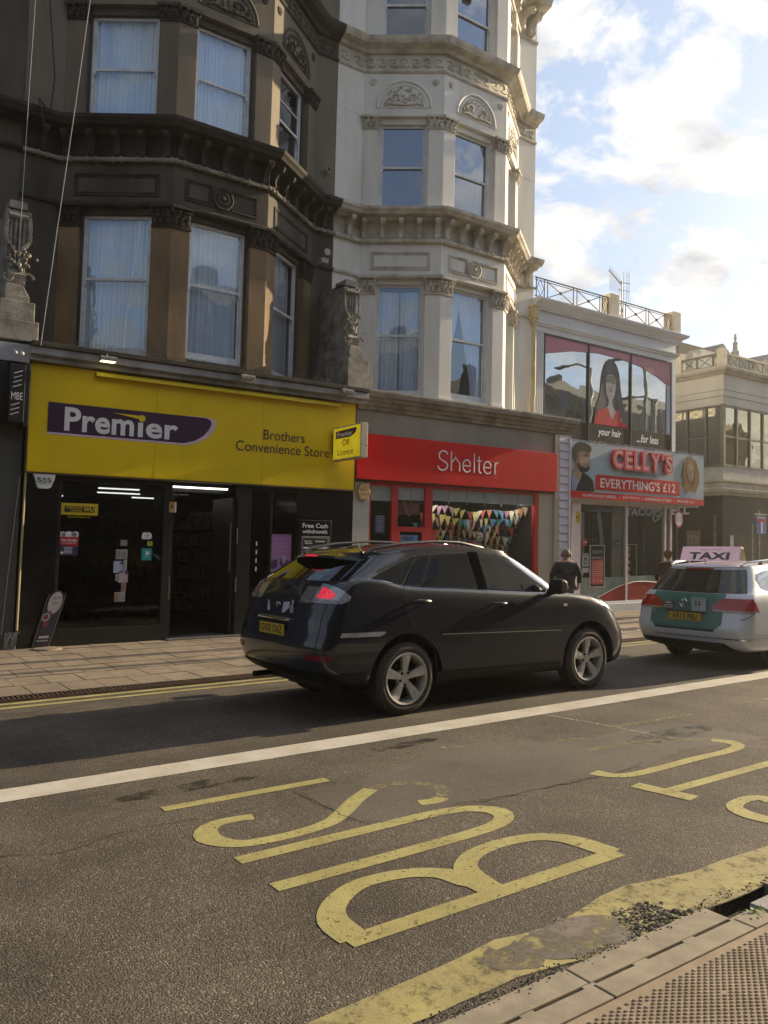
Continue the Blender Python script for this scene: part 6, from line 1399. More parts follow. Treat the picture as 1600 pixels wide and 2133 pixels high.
# ---- dark blue sport utility car
navy=mat('dark_navy_car_paint',(.006,.009,.022),.3,(.005,.007,.016),ns=2,coat=1,metal=.0,spec=.3)
SUV=thing('parked_suv','dark navy estate-style off-road car with dusty alloy wheels, passing the yellow shop','car',(3.85,7.345,0),local=True)
Lp=[dict(xr=.32,xf=4.42,hw=.80,cr=.35,cf=.5,z=[(0,.36),(.6,.30),(1.5,.27),(3.4,.25),(4.5,.27)]),
 dict(xr=.16,xf=4.55,hw=.885,cr=.32,cf=.50,n=3.6,z=[(0,.40),(.5,.36),(1.3,.31),(3.4,.28),(4.5,.30)]),
 dict(xr=.055,xf=4.60,hw=.915,cr=.28,cf=.54,n=4.0,z=[(0,.48),(.6,.46),(1.3,.42),(3.4,.40),(4.5,.42)]),
 dict(xr=.01,xf=4.62,hw=.922,cr=.28,cf=.56,n=4.0,z=[(0,.60),(1.3,.58),(3.4,.56),(4.5,.56)]),
 dict(xr=.0,xf=4.61,hw=.922,cr=.28,cf=.60,n=3.8,z=[(0,.74),(1.3,.73),(3.4,.71),(4.5,.67)]),
 dict(xr=.035,xf=4.57,hw=.918,cr=.25,cf=.66,n=3.6,z=[(0,.86),(1.3,.88),(3.4,.86),(4.5,.79)]),
 dict(xr=.05,xf=4.50,hw=.912,cr=.25,cf=.74,n=3.4,z=[(0,.98),(1.3,1.03),(3.4,1.01),(4.0,.985),(4.5,.925)]),
 dict(xr=.105,xf=4.40,hw=.897,cr=.27,cf=.84,n=3.2,z=[(0,1.13),(.7,1.20),(1.3,1.17),(2.4,1.125),(3.2,1.105),(3.8,1.075),(4.4,1.0)]),
 dict(xr=.19,xf=4.22,hw=.872,cr=.30,cf=.90,n=3.0,z=[(0,1.235),(.5,1.33),(.75,1.325),(1.05,1.265),(1.9,1.215),(3.0,1.155),(3.5,1.135),(3.9,1.10),(4.2,1.055)]),
 dict(xr=.225,xf=3.66,hw=.835,cr=.34,cf=.62,n=3.2,z=[(0,1.26),(.5,1.365),(.75,1.345),(1.05,1.28),(1.9,1.232),(2.9,1.175),(3.3,1.16),(3.7,1.13)],crown=.02),
 dict(xr=.60,xf=2.80,hw=.735,cr=.36,cf=.36,n=3.2,z=[(0,1.50),(.75,1.565),(1.25,1.61),(1.9,1.635),(2.3,1.622),(2.85,1.55)]),
 dict(xr=.64,xf=2.72,hw=.69,cr=.32,cf=.34,n=3.2,z=[(0,1.55),(.75,1.61),(1.25,1.655),(1.9,1.675),(2.3,1.66),(2.8,1.58)]),
 dict(xr=.80,xf=2.50,hw=.44,cr=.4,cf=.5,n=2.2,z=[(0,1.60),(.8,1.64),(1.3,1.69),(1.9,1.71),(2.3,1.685),(2.75,1.60)]),
 dict(xr=.85,xf=2.45,hw=.0005,cr=.3,cf=.4,n=2.2,z=[(0,1.61),(.85,1.65),(1.3,1.705),(1.9,1.725),(2.3,1.70),(2.75,1.615)])]
G=loft(Lp,4,crease=(6,9)); bm=body_bm(G)
WX=[(1.06,.36),(3.775,.36)]
res=arch_cut(bm,WX,.452,.922,trimblack)
o=bpy.data.objects.new('body',res); COL.objects.link(o); o.parent=SUV; ORG[o.name]=Vector((0,0,0)); res.materials.clear(); res.materials.append(navy); res.materials.append(trimblack); res.shade_smooth(); res.set_sharp_from_angle(angle=R(42))
# rear glass and windscreen from the loft itself
def bandpatch(G,k0,k1,j0,j1,off,m,name,parent,inset=0):
    bm2=bmesh.new(); 
    for sg in (1,-1):
        V_=[[bm2.verts.new((G[k][j].x,G[k][j].y*sg,G[k][j].z)) for j in range(j0,j1+1)] for k in range(k0,k1+1)]
        for a in range(k1-k0):
            for c in range(j1-j0):
                try: bm2.faces.new((V_[a][c],V_[a][c+1],V_[a+1][c+1],V_[a+1][c]))
                except: pass
    bmesh.ops.remove_doubles(bm2,verts=bm2.verts,dist=.001); bmesh.ops.recalc_face_normals(bm2,faces=bm2.faces); bm2.normal_update()
    c=sum((v.co for v in bm2.verts),Vector())/len(bm2.verts)
    sgn=1 if sum((f.normal.dot(f.calc_center_median()-Vector((2.0,0,1.1))) for f in bm2.faces))>0 else -1
    for v in bm2.verts: v.co+=v.normal*off*sgn
    return bmobj(name,bm2,m,parent)
jend=NR+NS+NF
bandpatch(G,36,40,0,NR-3,.004,tint,'rear_window',SUV)
bandpatch(G,36,40,NR+NS+4,jend,.004,cabglass,'windscreen',SUV)
def sidewin(bm,pts,y,m,parent,name='side_window',ch=True,fr=chrome):
    for sg in (-1,1):
        if ch: 
            q=clip(bm,polyplanes(pts)+[((0,0,0),(0,-sg,0))],.003); bmobj('window_trim',q,fr,parent)
        q=clip(bm,polyplanes(shrink(pts,.013 if ch else 0))+[((0,0,0),(0,-sg,0))],.006); bmobj(name,q,m,parent)
tintq=glass('privacy_glass',(.03,.032,.035),.26,boost=1.3,gcol=(.8,.9,1))
q1=[(.64,1.362),(.78,1.42),(1.24,1.585),(1.27,1.575),(1.035,1.285),(.99,1.285)]
q2=[(1.06,1.275),(1.30,1.588),(1.32,1.597),(1.45,1.60),(1.26,1.27)]
q3=[(1.275,1.27),(1.46,1.60),(1.93,1.618),(1.955,1.61),(2.05,1.235),(2.03,1.228)]
q4=[(2.20,1.225),(2.115,1.61),(2.14,1.615),(2.38,1.605),(2.68,1.545),(2.98,1.41),(3.20,1.25),(3.16,1.18),(3.06,1.17)]
for q,m_ in ((q1,tintq),(q2,tintq),(q3,tintq)): sidewin(bm,q,0,m_,SUV)
sidewin(bm,q4,0,cabglass,SUV)
for sg in (-1,1):                                   # window divider pillars
    q=clip(bm,polyplanes([(2.06,1.225),(1.965,1.625),(2.105,1.625),(2.19,1.225)])+[((0,0,0),(0,-sg,0))],.0065); bmobj('door_pillar',q,mat('matt_black_pillar',(.008,.008,.009),.9,spec=0.0),SUV)
darkseam=mat('seam_shadow_gap',(.004,.004,.005),.8)
for sg in (-1,):
    seam(bm,[(1.015,1.30),(1.02,1.17),(1.05,1.02),(1.12,.90),(1.28,.76),(1.40,.62),(1.425,.48),(1.43,.36)],darkseam,SUV,yside=sg)
    seam(bm,[(2.12,1.24),(2.19,1.0),(2.215,.75),(2.20,.55),(2.17,.36)],darkseam,SUV,yside=sg)
    seam(bm,[(3.16,1.19),(3.27,1.02),(3.30,.86),(3.28,.62),(3.22,.42),(3.20,.33)],darkseam,SUV,yside=sg)
    seam(bm,[(3.20,.36),(1.43,.40)],darkseam,SUV,yside=sg)
    seam(bm,[(3.22,1.175),(3.6,1.13),(4.0,1.02)],darkseam,SUV,name='bonnet_seam',yside=sg)
    seam(bm,[(.20,.80),(.36,.83)],darkseam,SUV,name='bumper_seam',yside=sg)
for sg in (-1,1):
    q=clip(bm,polyplanes([(1.47,.745),(1.47,.785),(3.27,.735),(3.27,.695)])+[((0,0,0),(0,-sg,0))],.016); bmobj('side_moulding',q,navy,SUV)
    q=clip(bm,polyplanes([(1.48,.775),(1.48,.785),(3.26,.735),(3.26,.725)])+[((0,0,0),(0,-sg,0))],.0175); bmobj('moulding_trim',q,chrome,SUV)
    q=clip(bm,polyplanes([(.27,.852),(.25,.812),(.72,.80),(.78,.83),(.77,.845)])+[((0,0,0),(0,-sg,0))],.006); bmobj('taped_bumper_strip',q,mat('silver_tape',(.42,.44,.50),.3,(.30,.32,.38),ns=14,metal=.4),SUV,label='crumpled silver tape strip over the bumper end')
    q=clip(bm,polyplanes([(1.44,.30),(1.44,.40),(3.3,.37),(3.3,.27)])+[((0,0,0),(0,-sg,0))],.012); bmobj('sill',q,trimblack,SUV)
# tail lights: red bulb cluster and clear side lens, darker inner lens on the tailgate
for sg in (-1,1):
    yk=[((0,sg*.60,0),(0,-sg,0))]
    lens=[(.08,1.125),(.12,1.28),(.22,1.335),(.38,1.185),(.35,1.15),(.27,1.125)]
    q=clip(bm,polyplanes(lens)+yk,.008); bmobj('tail_light',q,clearlens,SUV)
    q=clip(bm,polyplanes([(.125,1.175),(.135,1.25),(.175,1.29),(.235,1.27),(.25,1.20),(.20,1.165)])+yk+[((0,sg*.64,0),(0,-sg,0))],.0105); bmobj('tail_light_bulb',q,litred if sg<0 else redlens,SUV)
    q=clip(bm,polyplanes([(.08,1.128),(.08,1.155),(.25,1.158),(.26,1.130)])+yk,.0105); bmobj('indicator_lens',q,mat('smoky_lens',(.30,.26,.30),.1,coat=.5),SUV)
    q=clip(bm,[((0,0,1.12),(0,0,-1)),((0,0,1.275),(0,0,1)),((0,sg*.60,0),(0,sg,0)),((0,sg*.40,0),(0,-sg,0)),((.4,0,0),(1,0,0))],.007); bmobj('reversing_lens',q,mat('dark_clear_lens',(.10,.09,.085),.12,(.20,.19,.18),ns=35,coat=.7),SUV)
    q=clip(bm,[((0,0,.595),(0,0,-1)),((0,0,.645),(0,0,1)),((.17,0,0),(1,0,0)),((0,sg*.655,0),(0,-sg,0))],.006); bmobj('rear_reflector',q,mat('dark_red_reflector',(.16,.008,.012),.25,(.12,.006,.01),ns=60),SUV)
    q=clip(bm,polyplanes([(3.98,1.02),(4.06,1.085),(4.36,1.02),(4.52,.86),(4.30,.86)])+[((0,sg*.35,0),(0,-sg,0))],.006); bmobj('headlight',q,mat('headlight_lens',(.75,.78,.82),.05,metal=.3,coat=1),SUV)
    q=clip(bm,polyplanes([(3.32,1.0),(3.32,1.03),(3.38,1.03),(3.38,1.0)])+[((0,0,0),(0,-sg,0))],.010); bmobj('side_repeater',q,mat('repeater_lens',(.75,.62,.45),.1,coat=1),SUV)
    for hx,hz in ((1.22,1.125),(2.30,1.065)):
        b=B(); ys=sg*.925
        b.tube([(hx-.10,ys-sg*.012,hz),(hx-.05,ys+sg*.022,hz+.004),(hx+.05,ys+sg*.024,hz+.002),(hx+.12,ys-sg*.008,hz-.004)],[.012,.017,.017,.012],8); obj('door_handle',b,navy,SUV,smooth=True)
        b=B(); b.ball((hx,ys-sg*.030,hz-.005),.05,(1.25,.3,.62),12); obj('handle_recess',b,darkseam,SUV,smooth=True)
    b=B(); b.prism([(3.04,1.15),(3.15,1.16),(3.19,1.22),(3.17,1.30),(3.12,1.325),(3.05,1.32),(3.03,1.24)],sg*.93,sg*1.12,'y'); o=obj('door_mirror',b,trimblack,SUV,bevel=.03)
    b=B(); b.tube([(3.16,sg*.86,1.17),(3.13,sg*.95,1.20)],[.05,.035],8); obj('mirror_arm',b,trimblack,SUV,smooth=True)
    # roof rails
    b=B(); b.tube([(.72,sg*.62,1.60),(.82,sg*.63,1.655),(1.15,sg*.64,1.705),(1.6,sg*.64,1.735),(1.95,sg*.635,1.728),(2.3,sg*.61,1.67),(2.46,sg*.60,1.60)],[.020,.02,.015,.014,.015,.02,.022],8)
    obj('roof_rail',b,mat('grey_rail',(.12,.12,.125),.4,metal=.6),SUV,smooth=True)
# tailgate outline and lower bumper line across the rear
for pl in ([((0,0,.70),(0,0,-1)),((0,0,.708),(0,0,1)),((.5,0,0),(1,0,0)),((0,.8,0),(0,1,0)),((0,-.8,0),(0,-1,0))],
           [((0,-.795,0),(0,1,0)),((0,-.803,0),(0,-1,0)),((.6,0,0),(1,0,0)),((0,0,.70),(0,0,-1)),((0,0,1.12),(0,0,1))],
           [((0,-.60,0),(0,1,0)),((0,-.606,0),(0,-1,0)),((.6,0,0),(1,0,0)),((0,0,1.12),(0,0,-1)),((0,0,1.26),(0,0,1))]):
    bmobj('tailgate_seam',clip(bm,pl,.0012),darkseam,SUV)
bmobj('rear_bumper_lip',clip(bm,[((0,0,.36),(0,0,-1)),((0,0,.47),(0,0,1)),((.57,0,0),(1,0,0))],.010),trimblack,SUV)
# spoiler
b=B(); 
sp=[(.80,1.615,0),(.60,1.605,0),(.47,1.585,0),(.455,1.565,0),(.55,1.535,0),(.80,1.53,0)]
vs=[];fs=[]; n=len(sp); st=[-.70,-.66,-.5,-.25,0,.25,.5,.66,.70]
for y in st:
    e=abs(y)/.70; back=.23*e**3; dz=-.045*e**2
    for (x,z,_) in sp: 
        xx=x+back if x<.75 else x+.05*e; vs.append((xx,y,z+dz))
for i in range(len(st)-1):
    for j in range(n): fs.append((i*n+j,i*n+(j+1)%n,(i+1)*n+(j+1)%n,(i+1)*n+j))
fs+=[tuple(range(n)),tuple(range((len(st)-1)*n,len(st)*n))[::-1]]
b.add(vs,fs); obj('spoiler',b,navy,SUV,smooth=True)
obj('high_brake_light',B().box(.449,.470,-.10,.12,1.567,1.587),litred,SUV)
b=B(); b.tube([(.70,-.58,1.60),(.59,-.59,1.79)],[.006,.0025],6); b.ball((.70,-.58,1.607),.025,n=8); obj('aerial',b,trimblack,SUV)
# tailgate fittings
b=B(); b.box(.018,.052,-.262,.262,.775,.905); obj('number_plate_holder',b,trimblack,SUV,bevel=.01)
pl_=obj('number_plate',B().box(.008,.018,-.26,.26,.785,.895),platey,SUV)
obj('plate_lettering',text(B(),'GV03 OAZ',(.006,.225,.80),(0,-1,0),ZP,.45,.08,bold=.012),bl,pl_)
b=B(); b.box(.012,.05,-.33,.33,.935,.965); obj('chrome_bar',b,chrome,SUV,bevel=.012)
b=B(); b.tube([(.085-.0,.01+.052*math.cos(a*.3307),1.06+.042*math.sin(a*.3307)) for a in range(19)],.0055,5,closed=True); b.tube([(.082,.018,1.095),(.075,.03,1.035),(.075,-.02,1.035)],.006,5); obj('badge',b,chrome,SUV)
b=B(); text(b,'RX300',(.030,-.36,.755),(0,-1,0),ZP,.21,.035,bold=.0); obj('badge_lettering',b,chrome,SUV)
b=B(); b.add([(.062,-.145,1.11),(.078,-.245,1.12),(.072,-.235,1.01),(.050,-.13,1.005)],[(0,1,2,3)]); o=obj('tailgate_sticker',b,mat('white_sticker',(.45,.47,.55),.5),SUV,label='blank white torn sticker right of the badge')
b=B(); b.prism([(.17,1.0),(.20,1.02),(.185,1.09),(.175,1.12),(.155,1.09),(.14,1.02)],.058,.062,'x'); obj('tailgate_sticker',b,MC['white_sticker'],SUV,label='white drop-shaped sticker left of the badge')
b=B(); b.prism([(-.27,1.0),(-.345,1.0),(-.345,1.06),(-.32,1.10),(-.29,1.09),(-.275,1.05)],.062,.066,'x'); bq=[(-.31+.022*math.cos(a*.6),1.115+.028*math.sin(a*.6)) for a in range(10)]; b.prism(bq,.074,.078,'x'); obj('tailgate_sticker',b,mat('grey_sticker',(.30,.31,.34),.5),SUV,label='grey and white figure-shaped sticker')
b=B(); b.tube([(.22,.25,1.26),(.16,.0,1.25),(.24,-.22,1.29)],.008,5); obj('rear_wiper',b,trimblack,SUV)
b=B(); b.tube([(.10,.55,.30),(.5,.55,.31)],.03,10); b.box(.5,1.6,-.5,.5,.2,.3); b.tube([(1.06,-.7,.36),(1.06,.7,.36)],.05,8); b.tube([(3.775,-.7,.36),(3.775,.7,.36)],.05,8); b.box(.3,4.2,-.6,.6,.28,.34); obj('underbody',b,trimblack,SUV)
for x,z in WX:
    wheel(SUV,x,-.905,z,.36,.262,.22,-1,name='wheel'); wheel(SUV,x,.905,z,.36,.262,.22,1,name='wheel')
# cabin seen faintly through the glass
b=B(); b.box(.9,3.2,-.72,.72,.5,1.02); 
for x in (1.5,2.3):
    for y in (-.38,.38): b.box(x,x+.14,y-.24,y+.24,1.0,1.28); b.ball((x+.07,y,1.38),.11,(.6,1,.8),8)
obj('seats',b,mat('dark_cabin',(.03,.03,.03),.8),SUV)
b=B(); b.tube([(2.85+.03*math.sin(a*.42),.36+.18*math.cos(a*.42),1.13+.17*math.sin(a*.42)) for a in range(15)],.014,6,closed=True); obj('steering_wheel',b,trimblack,SUV)
# ---- silver estate taxi
silver=mat('white_silver_car_paint',(.66,.69,.74),.30,(.60,.63,.68),ns=2,coat=.8)
tealp=mat('teal_livery_vinyl',(.06,.19,.16),.45,(.045,.15,.125),ns=4,coat=.3)
TX=thing('taxi','silver estate taxi with a green tailgate and a pink TAXI roof sign','car',(10.36,6.99,0),local=True)
Lt=[dict(xr=.22,xf=4.5,hw=.78,cr=.3,cf=.5,z=.24),
 dict(xr=.08,xf=4.66,hw=.87,cr=.28,cf=.6,n=3.2,z=[(0,.33),(.6,.27),(4.7,.24)]),
 dict(xr=.01,xf=4.74,hw=.90,cr=.28,cf=.7,n=3.4,z=[(0,.45),(4.7,.38)]),
 dict(xr=-.01,xf=4.76,hw=.908,cr=.27,cf=.8,n=3.4,z=[(0,.56),(4.7,.52)]),
 dict(xr=.025,xf=4.74,hw=.908,cr=.25,cf=.8,n=3.2,z=[(0,.70),(4.7,.62)]),
 dict(xr=.05,xf=4.66,hw=.90,cr=.25,cf=.85,n=3.0,z=[(0,.84),(2.5,.82),(4.7,.72)]),
 dict(xr=.075,xf=4.5,hw=.885,cr=.27,cf=.95,n=2.7,z=[(0,.96),(2.5,.93),(4.7,.80)]),
 dict(xr=.115,xf=4.2,hw=.85,cr=.3,cf=1.0,n=2.7,z=[(0,1.03),(.6,1.05),(2.5,.99),(3.6,.94),(4.3,.86)]),
 dict(xr=.135,xf=3.9,hw=.835,cr=.32,cf=.9,n=2.7,z=[(0,1.045),(.6,1.065),(2.5,1.005),(3.6,.96),(4.3,.9)]),
 dict(xr=.40,xf=2.75,hw=.66,cr=.34,cf=.6,n=3.0,z=[(0,1.34),(.7,1.40),(1.5,1.42),(2.6,1.40)]),
 dict(xr=.40,xf=2.65,hw=.60,cr=.30,cf=.5,n=3.0,z=[(0,1.385),(.7,1.44),(1.5,1.46),(2.6,1.42)]),
 dict(xr=.45,xf=2.55,hw=.38,cr=.25,cf=.4,n=2.6,z=[(0,1.405),(.7,1.465),(1.5,1.485),(2.6,1.44)]),
 dict(xr=.47,xf=2.5,hw=.0005,cr=.2,cf=.3,n=2.4,z=[(0,1.41),(.7,1.475),(1.5,1.495),(2.6,1.45)])]
G2=loft(Lt,4,crease=(8,)); bm=body_bm(G2)
WT=[(1.06,.325),(3.77,.325)]
res=arch_cut(bm,WT,.375,.908,trimblack)
o=bpy.data.objects.new('body',res); COL.objects.link(o); o.parent=TX; ORG[o.name]=Vector((0,0,0)); res.materials.clear(); res.materials.append(silver); res.materials.append(trimblack); res.shade_smooth(); res.set_sharp_from_angle(angle=R(42))
bandpatch(G2,32,36,0,NR-4,.004,mat('dark_rear_glass',(.035,.033,.022),.06,spec=.6,coat=.4),'rear_window',TX)
bandpatch(G2,32,36,NR+NS+4,jend,.004,cabglass,'windscreen',TX)
wq=[(.62,1.12),(.60,1.26),(.66,1.33),(.85,1.37),(1.05,1.385),(1.25,1.385),(1.18,1.085),(.72,1.085)]
sidewin(bm,wq,0,tintq,TX,fr=chrome)
for q in ([(1.25,1.08),(1.33,1.39),(2.05,1.40),(2.12,1.05)],[(2.2,1.05),(2.13,1.40),(2.5,1.37),(3.0,1.08),(2.95,1.03)]): sidewin(bm,q,0,cabglass,TX,fr=chrome)
pq=[((0,0,.54),(0,0,-1)),((0,0,1.045),(0,0,1)),((.36,0,0),(1,0,0)),((0,.60,0),(0,1,0)),((0,-.56,0),(0,-1,0)),((0,.6,.62),(0,.8,-1)),((0,-.56,.62),(0,-.8,-1))]
bmobj('tailgate_livery',clip(bm,pq,.004),tealp,TX,label='green vinyl covering the tailgate')
bmobj('tailgate_livery',clip(bm,[((0,0,.52),(0,0,-1)),((0,0,.545),(0,0,1)),((.36,0,0),(1,0,0)),((0,.5,0),(0,1,0)),((0,-.46,0),(0,-1,0))],.004),trimblack,TX)
for sg in (-1,1):
    q=clip(bm,[((0,0,.80),(0,0,-1)),((0,0,.985),(0,0,1)),((0,sg*.40,0),(0,-sg,0)),((.40,0,0),(1,0,0)),((.4,0,.80),(.9,0,.55)),((0,sg*.40,.88),(0,-sg*.75,1.1))],.008); bmobj('tail_light',q,redlens,TX)
    q=clip(bm,[((0,0,.80),(0,0,-1)),((0,0,.825),(0,0,1)),((0,sg*.42,0),(0,-sg,0)),((.36,0,0),(1,0,0))],.0105); bmobj('indicator_lens',q,mat('pale_red_lens',(.50,.30,.27),.12,coat=.6),TX)
    b=B(); b.tube([(.50,sg*.57,1.44),(.62,sg*.585,1.485),(1.2,sg*.60,1.525),(2.2,sg*.59,1.50),(2.45,sg*.58,1.45)],.017,8); b.box(.95,1.0,sg*.59-.02,sg*.59+.02,1.44,1.51); obj('roof_rail',b,chrome,TX,smooth=True)
    b=B(); b.ball((3.02,sg*1.0,1.10),.10,(.6,1.1,.75),12); obj('door_mirror',b,silver,TX,smooth=True)
q=clip(bm,[((0,0,.425),(0,0,-1)),((0,0,.44),(0,0,1)),((.55,0,0),(1,0,0))],.006); bmobj('bumper_chrome_strip',q,chrome,TX)
q=clip(bm,[((0,0,.20),(0,0,-1)),((0,0,.37),(0,0,1)),((.30,0,0),(1,0,0)),((0,.8,0),(0,1,0)),((0,-.62,.34),(0,-.9,1.2))],.006); bmobj('lower_bumper',q,trimblack,TX)
b=B(); b.box(.002,.016,-.26,.26,.655,.766); pl_=obj('number_plate',b,platey,TX)
obj('plate_lettering',text(B(),'VA12 PBU',(-.001,.205,.672),(0,-1,0),ZP,.41,.076,bold=.012),bl,pl_)
b=B(); b.box(.004,.05,-.30,.30,.768,.785); obj('tailgate_handle',b,trimblack,TX)
b=B(); b.tube([(.045,.045+.058*math.cos(a*.3307),.895+.058*math.sin(a*.3307)) for a in range(19)],.007,5,closed=True); b.tube([(.043,.085,.935),(.04,.062,.86),(.04,.045,.905),(.04,.028,.86),(.043,.005,.935)],.0065,5); b.tube([(.043,.068,.945),(.043,.045,.905),(.043,.022,.945)],.0065,5); obj('badge',b,chrome,TX)
b=B(); b.box(.018,.022,-.33,-.10,.79,.985); o=obj('licence_card',b,mat('pale_blue_card',(.42,.52,.54),.5),TX,label='pale blue licence card numbered 53')
b2=B(); text(b2,'53',(.015,-.145,.865),(0,-1,0),ZP,.10,.075,bold=.02); text(b2,'BRIGHTON',(.015,-.12,.955),(0,-1,0),ZP,.18,.012); b2.box(.014,.017,-.23,-.22,.80,.82); obj('card_lettering',b2,bl,o)
b=B(); b.box(.018,.024,.19,.37,.80,.92); o=obj('livery_card',b,mat('grey_card',(.12,.11,.12),.5),TX,label='dark grey sticker with a small white car outline'); b2=B(); b2.prism([(.22,.885),(.25,.90),(.30,.905),(.33,.885)],.014,.017,'x'); text(b2,'STREAMLINE',(.015,.36,.845),(0,-1,0),ZP,.15,.02,bold=.01); text(b2,'BE SAFE',(.015,.36,.815),(0,-1,0),ZP,.15,.02,bold=.01); obj('card_lettering',b2,whitev,o)
obj('high_brake_light',B().box(.385,.42,-.20,.24,1.375,1.40),redlens,TX)
b=B(); b.tube([(.52,0,1.46),(.50,0,1.53)],.006,5); obj('aerial',b,trimblack,TX)
seam(bm,[(.30,.99),(.28,.80),(.10,.70)],darkseam,TX,yside=-1,name='tailgate_seam')
seam(bm,[(1.22,1.08),(1.25,.9),(1.40,.7),(1.45,.4)],darkseam,TX,yside=-1)
seam(bm,[(.35,.42),(.7,.44)],darkseam,TX,yside=-1,name='bumper_seam')
# roof sign
SG=obj('roof_sign',B().prism([(.58,1.50),(.80,1.50),(.73,1.70),(.66,1.72)],-.48,.48,'y'),mat('pinkish_white_plastic',(.72,.47,.55),.4,emis=.18),TX,bevel=.01)  # emission imitates the sun behind glowing through the plastic
nrm=Vector((-.22,0,.08)).normalized()
b=B(); upv=Vector((.08,0,.22)).normalized(); text(b,'TAXI',Vector((.586,.33,1.525)),(0,-1,0),upv,.66,.115,bold=.045); text(b,'Brighton & Hove',Vector((.63,.16,1.655)),(0,-1,0),upv,.34,.028,bold=.0); obj('sign_lettering',b,mat('dark_grey_print',()),SG)
b=B(); b.prism([(.60,1.515),(.78,1.515),(.72,1.68),(.67,1.70)],-.486,-.482,'y'); obj('sign_end',b,mat('straw_sign_end',(.45,.38,.18),.5),SG)
b=B(); b.box(.4,4.0,-.6,.6,.2,.3); b.tube([(1.06,-.7,.32),(1.06,.7,.32)],.05,8); b.tube([(.2,.45,.25),(.6,.45,.26)],.03,8); obj('underbody',b,trimblack,TX)
for x,z in WT:
    wheel(TX,x,-.89,z,.325,.225,.22,-1,spokes=7); wheel(TX,x,.89,z,.325,.225,.22,1,spokes=7)
b=B(); b.box(.6,3.2,-.68,.68,.4,.92); 
for x in (1.4,2.3):
    for y in (-.36,.36): b.box(x,x+.14,y-.24,y+.24,.9,1.15); b.ball((x+.07,y,1.24),.10,(.6,1,.8),8)
obj('seats',b,mat('dark_cabin',()),TX)
# ---------------------------------------------------------------- people on the far pavement
def skinmesh(name,pts,edges,m,parent,sub=2,root=0):
    me=bpy.data.meshes.new(name); me.from_pydata([p[0] for p in pts],edges,[]); o=bpy.data.objects.new(name,me); COL.objects.link(o)
    o.modifiers.new('skin','SKIN'); sd=o.modifiers.new('sub','SUBSURF'); sd.levels=sub; sd.render_levels=sub
    if not me.skin_vertices: me.attributes.new('skin','FLOAT','POINT') if False else None
    sk=me.skin_vertices[0].data if me.skin_vertices else None
    if sk is None: raise RuntimeError('no skin layer')
    for i,p in enumerate(pts):
        r_=p[1]; sk[i].radius=(r_,r_) if not isinstance(r_,tuple) else r_
        sk[i].use_root=(i==root)
    bpy.context.view_layer.update()
    res=bpy.data.meshes.new_from_object(o.evaluated_get(bpy.context.evaluated_depsgraph_get())); bpy.data.objects.remove(o)
    q=bpy.data.objects.new(name,res); COL.objects.link(q); res.materials.clear(); res.materials.append(m); res.shade_smooth(); q.parent=parent; ORG[q.name]=Vector((0,0,0)); return q
